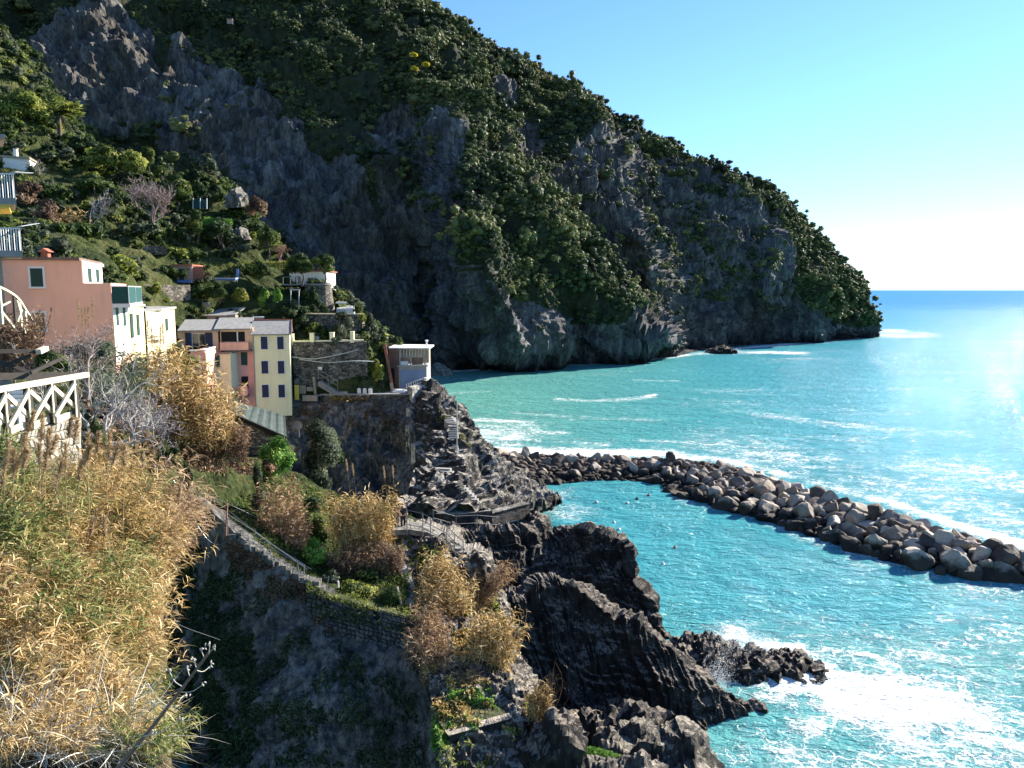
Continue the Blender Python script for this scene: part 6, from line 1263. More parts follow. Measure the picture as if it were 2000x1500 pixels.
def beach_house():
    t = empty('beach_house', (0, 0, 0), 'two storey beach house with white flat roof and blue roller door', 'house'); Y = 96; S0, S1 = xyof(776, 95.5), xyof(831, 96.3); w = Wall(S0, S1); z = lambda y: zat(800, y, 96)
    R1 = xyof(839, 101.5); dp = R1-S1
    block('lower_wall', [S0, S1, S1+dp, S0+dp], 10, z(716), M['grey'], t); m = MB(); w.box(m, -.15, w.L+.15, z(716), z(713), -.1, .25); m.prism([S0, S1, S1+dp, S0+dp], z(716), z(713)-.003); m.build('floor_slab', M['grey'], t)
    d = MB(); w.box(d, .15, w.L-.2, z(756), z(722), .004, .05); dr = d.build('roller_door', plain('blue_grey_shutter', (0.16, 0.22, 0.33), .6, .06, 3), t)
    for i in range(9): d = MB(); zz = z(756)+(z(722)-z(756))*(i+.5)/9; w.box(d, .17, w.L-.22, zz-.012, zz+.012, .05, .065); d.build('slat', M['grey'], dr)
    # open upper room
    m = MB(); m.prism([S0+dp*.6, S1+dp*.6, S1+dp, S0+dp], z(713), z(682)); m.build('back_wall', M['tan'], t)
    for u in (0.1, w.L*.42, w.L-.25): m = MB(); w.box(m, u, u+.14, z(713), z(682), -.25, -.05); m.build('column', M['grey'], t)  # grey in place of white puts the shade of the room into the colour
    for i in range(9): m = MB(); u = .3+(w.L-.6)*i/8; w.box(m, u, u+.035, z(697), z(682), -.12, -.08); m.build('mullion', M['whitemetal'], t)
    m = MB(); w.box(m, .1, w.L-.1, z(697.5), z(696), -.15, -.05); m.build('lintel', M['grey'], t)  # greyed for shade like the columns
    m = MB(); w.box(m, .2, w.L*.36, z(713), z(706), -1.2, -.3); m.build('table', M['white'], t)
    m = MB(); w.box(m, w.L*.5, w.L-.4, z(713), z(699), -.6, -.5); m.build('dark_screen', M['brownroof'], t)
    a, b = xyof(757, 96.0), xyof(838, 95.2); zr = z(681); m = MB(); m.prism([a, b, b+dp*1.1, a+dp*1.1], zr, zr+.16); m.build('roof', M['white'], t)
    m = MB(); m.tube([[*(S1+dp*.4-[.15, 0]), zr+.1], [*(S1+dp*.4-[.15, 0]), zr+.75]], .1, 8); m.tube([[*(S1+dp*.4-[.15, 0]), zr+.75], [*(S1+dp*.4-[.15, 0]), zr+.95]], .2, 8); m.build('vent', M['whitemetal'], t)
    block('side_room', [xyof(757, 96.5), S0-[.02, 0], S0+dp, xyof(757, 102)], 11, zr-.01, M['brownroof'], t); ws = Wall(xyof(757, 96.5), S0); m = MB(); ws.box(m, .25, .95, 13.4, 16.2, .01, .04); m.build('doorway', M['dark'], t)
    # stair rail down the side
    e = empty('side_railing', (0, 0, 0), 'rust red sloping handrail boards left of the beach house', 'railing'); m = MB(); m.bar(at(751, 672, 95), at(766, 752, 94.4), .35, .12); m.build('board', M['rust'], e)
    m = MB(); m.bar(at(764, 748, 94.3), at(768, 768, 94.3), .4, .12); m.build('end_post', M['tan'], e)
    block('stair_house', [xyof(741, 100), xyof(757, 100), xyof(757, 102), xyof(741, 102)], zat(750, 700, 100), zat(750, 660, 100), M['tan'], label='tiny tan hut at the head of the side stair above the beach house', cat='shed')
    # terrace railing by the sea
    e = empty('terrace_railing', (0, 0, 0), 'white metal railing at the seaward corner of the terrace', 'railing'); q = [at(794, 765, 93), at(812, 758, 93), at(829, 752, 93.6), at(841, 752, 96)]
    for i in range(3):
        n = 4
        for k in range(n+(i == 2)): p = q[i]+(q[i+1]-q[i])*k/n; m = MB(); m.bar(p, p+[0, 0, .9], .05, .05); m.build('post', M['whitemetal'], e)
        for dz in (.45, .9): m = MB(); m.bar(q[i]+[0, 0, dz], q[i+1]+[0, 0, dz], .05, .05); m.build('rail', M['whitemetal'], e)
beach_house()
def hill_buildings():
    # stone bastion
    c = at(618, 607, 104.5); e = empty('stone_bastion', c, 'round tapering stone bastion below the two olive trees', 'tower'); Hh = zat(618, 556, 104.5)-c[2]; m = MB(); m.tube([[0, 1.6, -1.5], [0, 1.6, 0], [0, 1.6, Hh*.6], [0, 1.6, Hh]], [2.35, 2.1, 1.85, 1.75], 28); m.build('masonry', M_RUBBLE, e)
    m = MB(); m.tube([[0, 1.6, Hh], [0, 1.6, Hh+.12]], 1.85, 28); m.build('rim', M['grey'], e)
    # white house
    t = empty('white_house', (0, 0, 0), 'white house with thin red roof edge behind the olive trees', 'house'); a, b, c = xyof(566, 111), xyof(638, 112), xyof(656, 118.0); z = lambda y: zat(610, y, 112)
    block('wall', [a, b, c, a+(c-b)], z(600), z(531), M['white'], t); m = MB(); m.prism([a+[-.2, -.25], b+[.15, -.3], c+[.3, 0], a+(c-b)+[-.2, .2]], z(531), z(529)); m.build('roof', M['tile'], t)
    w = Wall(a, b); window(t, w, 602, 611, 543.5, 553, M['dark'], M['brownroof'], 'glass', 'window', .07); window(t, w, 578, 586, 541, 551, M['dark'], M['brownroof'], 'glass', 'window', .07)
    m = MB(); m.prism([xyof(551, 107), xyof(636, 107.5), xyof(640, 111.5), xyof(560, 110.8)], zat(600, 557, 107), zat(600, 554.5, 107)); m.build('terrace_slab', M['grey'], t)
    m = MB(); ps = [at(x, 554, 107.1) for x in (553, 567, 580)]
    for p in ps: m.bar(p, p+[0, 0, .9], .05, .05)
    m.bar(ps[0]+[0, 0, .9], ps[-1]+[0, 0, .9], .05, .05); m.build('railing', M['grey'], t)
    # gazebo and ledge to the right
    t = empty('garden_terrace', (0, 0, 0), 'small white garden terrace with a latticed frame right of the bastion', 'terrace'); m = MB(); m.prism([xyof(656, 105), xyof(690, 104), xyof(700, 108), xyof(660, 110)], zat(675, 615, 105), zat(675, 602, 105)); m.build('base', M['white'], t)
    for x0, x1, y0, y1 in ((656, 677, 590, 593), (676, 693, 598, 601)): m = MB(); m.hexa([at(x0, y1, 104.6), at(x1, y1, 104.6), at(x1, y1, 106.5)*[1, 1, 0]+[0, 0, zat(x1, y1, 104.6)], at(x0, y1, 106.5)*[1, 1, 0]+[0, 0, zat(x1, y1, 104.6)], at(x0, y0, 104.6), at(x1, y0, 104.6), at(x1, y0, 106.5)*[1, 1, 0]+[0, 0, zat(x1, y0, 104.6)], at(x0, y0, 106.5)*[1, 1, 0]+[0, 0, zat(x1, y0, 104.6)]]); m.build('canopy', M['white'], t)
    for x in (671, 679, 687, 694): m = MB(); m.bar(at(x, 614, 104.4), at(x, 598, 104.4), .07, .07); m.build('post', M['whitemetal'], t)
    # garden frame
    t = empty('pergola', (0, 0, 0), 'thin pale pergola frame left of the stone bastion', 'pergola'); m = MB()
    for x in (568, 584): m = MB(); m.bar(at(x, 598, 102.5), at(x, 566, 102.5), .09, .09); m.build('post', M['trim'], t)
    m = MB(); m.bar(at(566, 566, 102.5), at(586, 566, 102.5), .09, .09); m.build('beam', M['trim'], t)
    for x, y, w_, h_, lb in ((556, 606, 34, 14, 'clipped dark hedge mound left of the bastion foot'), (611, 611, 20, 16, 'clipped dark hedge mound under the bastion'), (632, 612, 24, 17, 'clipped dark hedge mound right under the bastion')): bush(x, y, 101, w_, h_, T_DARKG, lb, int(x), name='hedge', cat='hedge', clumps=6)
    # shed
    t = empty('garden_shed', (0, 0, 0), 'small pinkish garden shed with green door and flat roof', 'shed'); z = lambda y: zat(360, y, 98); a, b = xyof(341, 98), xyof(377, 98.4); w = Wall(a, b)
    block('wall', [a, b, b+[0, 3], a+[0, 3]], z(553), z(519), M['shed'], t); block('lean_to', [b+[.02, .3], xyof(399, 98.8), xyof(399, 101), b+[.02, 2.8]], z(552), z(521), M['rust'], t)
    m = MB(); m.prism([a+[-.25, -.3], b+[.15, -.3], b+[.15, 3.2], a+[-.25, 3.2]], z(519), z(516.5)); m.build('roof', M['tile'], t); m = MB(); w.box(m, w.hit(350, 530)[0], w.hit(359, 530)[0], z(549), z(525), .004, .05); m.build('door', M['dkgreen'], t)
    window(t, w, 364, 370, 523, 529, M['dark'], None, 'glass'); m = MB(); w.box(m, w.hit(347, 530)[0], w.hit(375, 530)[0], z(552), z(547), .6, .66); m.build('low_fence', M['bluep'], t)
    # chapel-like hut
    t = empty('hillside_hut', (0, 0, 0), 'small white hut with brownish flat roof and a thin chimney on the left hill', 'shed'); a, b = xyof(25, 103), xyof(76, 104.5); z = lambda y: zat(50, y, 104)
    block('wall', [a, b, b+[-1, 3], a+[-1, 3]], z(345), z(310), M['white'], t); m = MB(); m.prism([a+[-.3, -.3], b+[.25, -.3], b+[-.9, 3.2], a+[-1.2, 3.2]], z(310), z(306)); m.build('roof', M['tan'], t)
    m = MB(); m.box(at(31, 301, 104.5), (.42, .4, 1.4)); m.build('chimney', M['white'], t); m = MB(); m.box(at(31, 290.5, 104.5), (.55, .5, .1)); m.build('chimney_cap', M['tan'], t)
    # net shelter
    t = empty('net_shelter', (0, 0, 0), 'teal green net shelter draped on posts on the garden spur', 'shelter'); G = np.array([[at(376+28*i/8, 388+2*math.sin(i*1.3), 113+1.5*j) + [0, 0, -.15*math.sin(i+j)-.02*j] for i in range(9)] for j in range(3)]); G2 = np.array([[at(376+28*i/8+1, 406, 112.9) for i in range(9)]]); G = np.concatenate([G2, G]); link('net', mesh_np('net', G, grid_faces(*G.shape[:2]), [M['net']]), t)
    for x in (377, 391, 404): m = MB(); m.bar(at(x, 408, 112.7), at(x, 387, 112.7), .08, .08); m.build('post', M['trim'], t)
    t = empty('garden_table', at(443, 551, 100.5), 'long low table with blue cover and white rim in the garden', 'table'); m = MB(); m.box([0, 0, .5], (2.7, 1.0, .08)); m.build('tabletop', M['trim'], t); m = MB(); m.box([0, 0, .34], (2.5, .9, .2)); m.build('blue_skirt', M['bluep'], t)
    for sx in (-1, 1):
        for sy in (-1, 1): m = MB(); m.box([sx*1.2, sy*.42, .12], (.07, .07, .28)); m.build('leg', M['metal'], t)
    m = MB(); m.box([0, 0, .7], (.35, .08, 1.4)); m.build('door', M['bluep'], label='narrow light blue door standing by the dark garden bank', cat='door', loc=at(464.5, 546, 101.5))
    for prof, Y, sd, lb in [([(448, 400), (455, 375), (466, 364), (476, 385), (482, 402)], 118, 3.0, 'sunlit pale crag on the edge of the spur'), ([(462, 466), (465, 452), (474, 447), (481, 456), (482, 468)], 112, 4.0, 'white boulder under the sunlit shrubs of the spur')]:
        blob_rock('crag', prof, Y, 3.5, at(460, prof[0][1]+8, Y)[2], M_SLAB, sd, [(0.6, (2, 2, 3), 3, True)], lb, 'rock', None, None, 40, 18)
hill_buildings()
def lower_roof():
    t = empty('tarpaulin_roof', (0, 0, 0), 'mossy green sloping shed roof with black gutter below the pink house', 'roof'); q = [at(452, 806, 62), at(560, 853, 62), at(557, 812, 68), at(468, 786, 69)]
    G = np.array([[q[0]*(1-i/20)*(1-j/8)+q[1]*(i/20)*(1-j/8)+q[2]*(i/20)*(j/8)+q[3]*(1-i/20)*(j/8)+[0, 0, .05*math.sin(i*1.9)] for i in range(21)] for j in range(9)])
    link('roof_sheet', mesh_np('roof_sheet', np.concatenate([G]), grid_faces(9, 21), [plain('mossy_sheet', (0.045, 0.062, 0.055), .8, .35, 1.5, .4)]), t)
    m = MB(); m.bar(q[0]+[0, -.1, -.12], q[1]+[0, -.1, -.12], .2, .3); m.build('gutter', M['dark'], t); m = MB(); m.hexa([q[0]-[0, 0, 4], q[1]-[0, 0, 4], q[2]-[0, 0, 4], q[3]-[0, 0, 4], q[0]-[0, 0, .3], q[1]-[0, 0, .3], q[2]-[0, 0, .3], q[3]-[0, 0, .3]]); m.build('wall', M_RUBBLE, t)
    e = empty('satellite_dish', at(583, 830, 66), 'round grey dish on the cliff right of the mossy roof', 'dish'); V = [[.38*r_*math.cos(a), -.1+.12*(1-r_*r_), .38*r_*math.sin(a)] for r_ in (0.02, .4, .7, 1) for a in np.linspace(0, 6.283, 17)[:-1]]; link('reflector', mesh_np('reflector', np.array(V), grid_faces(4, 16, True), [M['grey']]), e); m = MB(); m.bar([0, .1, 0], [0, .1, -1.1], .07, .07); m.build('mast', M['metal'], e)
lower_roof()
# ---------------------------------------------------------------- rock steps, landing, path
def seaside_steps():
    e = empty('upper_rock_steps', at(885, 860, 82), 'steep upper flight of stone steps with a tall pale pole', 'steps'); o = at(885, 860, 82); r = np.random.RandomState(4)
    for i in range(14): t = i/13; c = at(885+1.5*t, 832+58*t, 81.6-4.3*t)-o; m = MB(); m.box(c-[0, -.15, .35], (.95+.1*r.rand(), .5, .7), .05*r.normal()); m.build('step', M['grey'], e)
    for i in range(8): t = i/7; c = at(866+18*t, 802+24*t, 86.5-4*t)-o; m = MB(); m.box(c-[0, -.2, .35], (1.5, .6, .7), -.5); m.build('step', M['grey'], e)
    m = MB(); m.bar(at(892.5, 890, 77)-o, at(892.5, 782, 77)-o, .10, .10); m.build('pole', M['rope'], e)
    e = empty('lower_rock_steps', at(890, 950, 72), 'lower flight of stone steps running down to the landing', 'steps'); o = at(890, 950, 72)
    for i in range(15): t = i/14; c = at(866+66*t, 915+76*t, 73.4-7.4*t)-o; m = MB(); m.box(c-[0, -.12, .45], (1.5, .55, .9), -.25+.04*r.normal()); m.build('step', M['grey'], e)
    # masonry buttress, lit on its seaward face
    for k, (x0, x1, y0, y1, Y) in enumerate([(802, 828, 757, 802, 90.3), (797, 823, 800, 836, 87.5), (795, 824, 834, 872, 84.8), (806, 832, 870, 897, 82)]):
        a, b = xyof(x0, Y), xyof(x1, Y+1.9); z0, z1 = zat(x0, y1, Y)-.8, zat(x0, y0, Y); w = Wall(a, b)
        block('stone_buttress', [a, b, b+[-.9, 1.5], a+[-.6, 1.0]], z0, z1, stone_mats[1], label=['topmost part of the pale masonry buttress at the terrace corner', 'second part of the pale masonry buttress', 'third part of the pale masonry buttress beside the dark cave', 'lowest block of the pale masonry buttress'][k], cat='buttress', group='stepped masonry buttress')
def rub2():
    s = N('pale_rubble'); vo = s.n('ShaderNodeTexVoronoi'); vo.inputs['Scale'].default_value = 3.2; s.l(s.pos(), vo.inputs['Vector']); sp = s.n('ShaderNodeSeparateColor'); s.l(vo.outputs['Color'], sp.inputs[0]); n = s.noise(3, s.pos(), 5, .7)
    c = s.ramp(s.math('ADD', s.math('MULTIPLY', sp.outputs[0], .5), s.math('MULTIPLY', n, .5)), [(.2, (.16, .15, .13)), (.5, (.36, .34, .29)), (.8, (.52, .49, .43))]); return s.done(c, .9, s.bump(s.math('ADD', vo.outputs['Distance'], n), .9, .12), .2)
stone_mats = [M_RUBBLE, rub2()]
seaside_steps()
def landing():
    t = empty('landing_wall', (0, 0, 0), 'grey concrete wall with pale top along the landing below the steps', 'wall'); pts = [(834, 1004, 62), (890, 1005, 62), (960, 1003, 63), (1036, 999, 66)]
    for (a, b, c), (d, e, f) in zip(pts[:-1], pts[1:]):
        w = Wall(xyof(a, c), xyof(d, f)); z1 = zat(a, b, c); m = MB(); w.box(m, 0, w.L, z1-1.2, z1, -.6, 0); m.build('wall_panel', M_BROWN, t); m = MB(); w.box(m, 0.003, w.L-.003, z1, z1+.07, -.7, .05); m.build('coping', M_SLAB, t)
    e = empty('landing_railing', (0, 0, 0), 'row of thin dark posts with a wire in front of the landing wall', 'railing'); P = [at(x, y, 60.5) for x, y in ((846, 1030), (891, 1042), (932, 1040), (977, 1044), (1012, 1034))]
    for p in P: m = MB(); m.bar(p, p+[0, 0, 1.5], .06, .06); m.build('post', M['metal'], e)
    for dz in (.8, 1.45):
        m = MB(); m.tube(np.array(P)+[0, 0, dz], .018, 4); m.build('wire', M['rope'], e)
    # path with railing and people
    t = empty('path_deck', (0, 0, 0), 'pale stone path slab where two people stand', 'path'); q = [(764, 1036, 47.6), (800, 1034, 47.8), (836, 1040, 47.6), (872, 1058, 47), (906, 1084, 46.4)]; V = []
    for a, b, c in q: p = at(a, b, c); V += [p, p+[.1, 1.6, 0], p-[0, 0, .35], p+[.1, 1.6, -.35]]
    m = MB(); n = len(q); m.add(V, [[4*i, 4*i+4, 4*i+5, 4*i+1] for i in range(n-1)]+[[4*i+2, 4*i+6, 4*i+4, 4*i] for i in range(n-1)]+[[4*i+1, 4*i+5, 4*i+7, 4*i+3] for i in range(n-1)]+[[0, 1, 3, 2]]); m.build('slab', M_SLAB, t)
    for a, b, c in ((892, 1072, 46.3), (902, 1080, 46)): m = MB(); m.box(at(a, b, c)+[0, 0, .04], (.6, .45, .14), .1); m.build('step', M_SLAB, t)
    e = empty('path_railing', (0, 0, 0), 'three bar metal railing descending from the two people', 'railing'); P = [at(795, 1034, 47.7), at(826, 1041, 47.2), at(841, 1049, 46.9), at(873, 1066, 46.3), at(888, 1082, 46), at(905, 1096, 45.6)]
    for i, p in enumerate(P): m = MB(); m.bar(p-[0, 0, .2], p+[0, 0, 1.3], .055, .055); m.build('post', M['metal'], e)
    for dz in (.35, .8, 1.28): m = MB(); m.tube(np.array(P)+[0, 0, dz], .022, 5); m.build('rail', M['metal'], e)
    m = MB(); m.tube(resample([at(905, 1055, 45.6), at(925, 1100, 45), at(945, 1150, 44), at(955, 1172, 43)], 10), .02, 4); m.build('cable', M['rope'], label='thin cable running from the end of the path railing down to the reeds', cat='cable')
    # curved lower path
    C1 = [(748, 1062, 46.2), (768, 1082, 45.2), (786, 1112, 43.8), (800, 1150, 41.8), (806, 1196, 39.6)]; G = resample([at(*p) for p in C1], 24); m = MB(); L = G+[-.28, 0, .12]; R = G+[.28, .05, .1]; Gm = np.array([L-[0.02, 0, .5], L, R, R-[-.02, 0, .6]]); m.add(Gm, grid_faces(4, 24)); m.build('footpath', M['grey'], kind='structure')
    # shaded stair with railings
    e = empty('ravine_stair', at(540, 1100, 41), 'old broken stair with bent railings descending in the shade of the ravine', 'stair'); o = at(540, 1100, 41); r = np.random.RandomState(8); c0 = [(440, 1030, 42.0), (500, 1070, 41.3), (560, 1110, 40.6), (640, 1150, 40.0)]; S = resample([at(*p) for p in c0], 18, False)-o
    for i in range(18): m = MB(); m.box(S[i]+[0.1, .12+.1*r.normal(), -.16+.05*r.normal()], (.36, .5, .3), .25*r.normal()-.3); m.build('step', M_RAVINE, e)
    for sd, dz in ((-.5, .85), (-.5, .45)): m = MB(); m.tube(S[::3]+[0, sd, dz]+r.normal(size=S[::3].shape)*.05, .015, 5); m.build('rail', M['metal'], e)
    for i in (1, 5, 9, 13, 17): m = MB(); m.bar(S[i]+[0, -.5, -.1], S[i]+[.08*r.normal(), -.5, .9], .04, .04); m.build('post', M['metal'], e)
    m = MB(); m.tube(resample([at(398, 962, 42.6)-o, at(450, 1000, 42)-o, at(520, 1056, 41.4)-o, at(596, 1104, 40.9)-o], 12), .018, 5); m.build('handrail', M['metal'], e); m = MB(); m.bar(at(441, 1046, 41.6)-o, at(444, 984, 41.6)-o, .07, .07); m.build('pole', M['rust'], e); m = MB(); m.bar(at(594, 1134, 40.6)-o, at(594, 1103, 40.6)-o, .05, .05); m.build('end_post', M['metal'], e)
    for k, pts in enumerate([[(300, 905, 40), (400, 975, 40.6), (500, 1040, 40.8), (600, 1112, 40.6)], [(330, 925, 40), (440, 1060, 40), (450, 1052, 40)], [(395, 962, 41.5), (480, 1000, 45), (560, 1040, 45)], [(490, 1030, 42.2), (540, 1070, 41.8), (592, 1104, 41.2)], [(280, 1170, 20), (340, 1215, 24), (430, 1250, 30)]]):
        m = MB(); m.tube(resample([at(*p) for p in pts], 12), .009, 4); m.build('wire', M['metal'], label=['long wire crossing the shaded ravine above the old stair', 'short slack wire at the ravine top left', 'wire from the ravine stair pole to the wall corner', 'upper hand wire of the old ravine stair', 'thin wire hanging before the dark ravine'][k], cat='wire')
    # dry-stone retaining wall of the garden
    t = empty('garden_retaining_wall', (0, 0, 0), 'dark dry stone wall holding the garden above the ravine', 'wall'); a, b, c, d = at(600, 1225, 39.2), at(806, 1278, 38.0), at(600, 1150, 39.9), at(808, 1206, 38.9)
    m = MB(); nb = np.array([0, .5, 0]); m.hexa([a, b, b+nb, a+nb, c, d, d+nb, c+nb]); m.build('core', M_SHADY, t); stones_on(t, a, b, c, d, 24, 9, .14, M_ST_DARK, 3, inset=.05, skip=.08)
    for x, y in ((661, 1148), (723, 1164)): m = MB(); p = at(x, y, 40.6); m.bar([0, 0, 0], [0, 0, .38], .07, .07); m.build('stake', M['white'], label=f"short white stake in the garden edge, {'left' if x < 700 else 'right'} one of two", cat='stake', group='white stakes', loc=p)
    m = MB(); m.bar(at(786, 1190, 40), at(776, 1146, 40.3), .1, .08); m.build('plank', M['wood'], label='leaning weathered plank at the end of the garden', cat='plank')
    # low wall at the bottom
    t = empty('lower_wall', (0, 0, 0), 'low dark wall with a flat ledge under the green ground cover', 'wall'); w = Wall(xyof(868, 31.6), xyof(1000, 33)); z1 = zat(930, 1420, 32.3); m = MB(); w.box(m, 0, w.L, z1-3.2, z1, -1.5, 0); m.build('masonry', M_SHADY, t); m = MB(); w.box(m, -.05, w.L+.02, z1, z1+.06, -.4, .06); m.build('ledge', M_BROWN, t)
landing()
# ---------------------------------------------------------------- people on the path
def skin(name, pts, edges, radii, mat, parent, sub=2):
    me = bpy.data.meshes.new(name); me.from_pydata([tuple(p) for p in pts], edges, []); o = bpy.data.objects.new(name, me); COL.objects.link(o); o.parent = parent; me.materials.append(mat)
    o.modifiers.new('skin', 'SKIN'); 
    for i, r in enumerate(radii): me.skin_vertices[0].data[i].radius = (r, r) if not isinstance(r, tuple) else r
    me.skin_vertices[0].data[0].use_root = True
    s = o.modifiers.new('sub', 'SUBSURF'); s.levels = s.render_levels = sub; return o
def person(px, py, Y, h, label, seed, jacket, trousers, hair, facing=0.0, arm=0.0):
    b = at(px, py, Y); e = empty('person', b, label, 'person', None, facing); k = h/1.75; S = lambda *p: (p[0]*k, p[1]*k, p[2]*k)
    skinm = plain('skin_tone', (0.42, 0.25, 0.18), .6, .05, 3)
    P = [S(0, 0, .95), S(0, .01, 1.15), S(0, 0, 1.38), S(0, 0, 1.50), S(0, -.01, 1.60), S(0, -.01, 1.70)]; E = [(0, 1), (1, 2), (2, 3), (3, 4), (4, 5)]; R = [.12, .12, .13, .055, .085, .07]
    for s in (-1, 1):
        i = len(P); P += [S(s*.17, 0, 1.38), S(s*.24, .02, 1.12+arm*.1), S(s*.22, -.1-arm*.2, .90+arm*.25), S(s*.22, -.14-arm*.24, .82+arm*.25)]; E += [(2, i), (i, i+1), (i+1, i+2), (i+2, i+3)]; R += [.06, .045, .033, .035]
        i = len(P); P += [S(s*.09, 0, .88), S(s*.10, -.02, .48), S(s*.10, .02, .09), S(s*.11, -.13, .03)]; E += [(0, i), (i, i+1), (i+1, i+2), (i+2, i+3)]; R += [.095, .06, .042, .035]
    skin('body', P, E, [r*k for r in R], skinm, e)
    J = [S(0, 0, .90), S(0, .01, 1.15), S(0, 0, 1.40), S(0, 0, 1.47)]; EJ = [(0, 1), (1, 2), (2, 3)]; RJ = [.165, .155, .165, .08]
    for s in (-1, 1): i = len(J); J += [S(s*.18, 0, 1.385), S(s*.245, .02, 1.12+arm*.1), S(s*.225, -.09-arm*.18, .92+arm*.24)]; EJ += [(2, i), (i, i+1), (i+1, i+2)]; RJ += [.075, .06, .05]
    skin('jacket', J, EJ, [r*k for r in RJ], jacket, e)
    T = [S(0, 0, .93)]; ET, RT = [], [.15]
    for s in (-1, 1): i = len(T); T += [S(s*.09, 0, .86), S(s*.10, -.02, .48), S(s*.10, .02, .10)]; ET += [(0, i), (i, i+1), (i+1, i+2)]; RT += [.11, .078, .06]
    skin('trousers', T, ET, [r*k for r in RT], trousers, e)
    v, f = ICO2; hv = v*np.array([.095, .11, .10])*k; hv = hv[:]; hh = mesh_np('hair', np.where((v[:, [2]] < -.1) & (v[:, [1]] < .2), hv*.75, hv)+np.array([0, .015, 1.68])*k, f, [hair], True); link('hair', hh, e)
    for s in (-1, 1): m = MB(); m.box(np.array([s*.11, -.06, .035])*k, (.09*k, .27*k, .07*k)); m.build('shoe', M['dark'], e)
    m = MB(); m.add(np.array([[0, -.125, 1.62], [-.015, -.09, 1.60], [.015, -.09, 1.60], [0, -.09, 1.66]])*k, None, [[0, 1, 2], [0, 2, 3], [0, 3, 1]]); m.build('nose', skinm, e)
person(775, 1033, 48.4, 1.62, 'person in a pinkish top half hidden by the golden reeds', 1, plain('pink_top', (.42, .24, .20), .8, .1, 8), plain('grey_trousers', (.12, .11, .11), .8, .1, 8), plain('dark_hair', (.03, .02, .015), .6, .1, 9), 2.6)
person(787.5, 1033, 48.6, 1.74, 'person in dark clothes standing at the railing beside the reeds', 2, plain('dark_jacket', (.02, .022, .03), .8, .1, 8), plain('black_trousers', (.012, .012, .015), .8, .1, 8), plain('red_cap', (.30, .10, .06), .7, .1, 9), 0.5, 0.6)
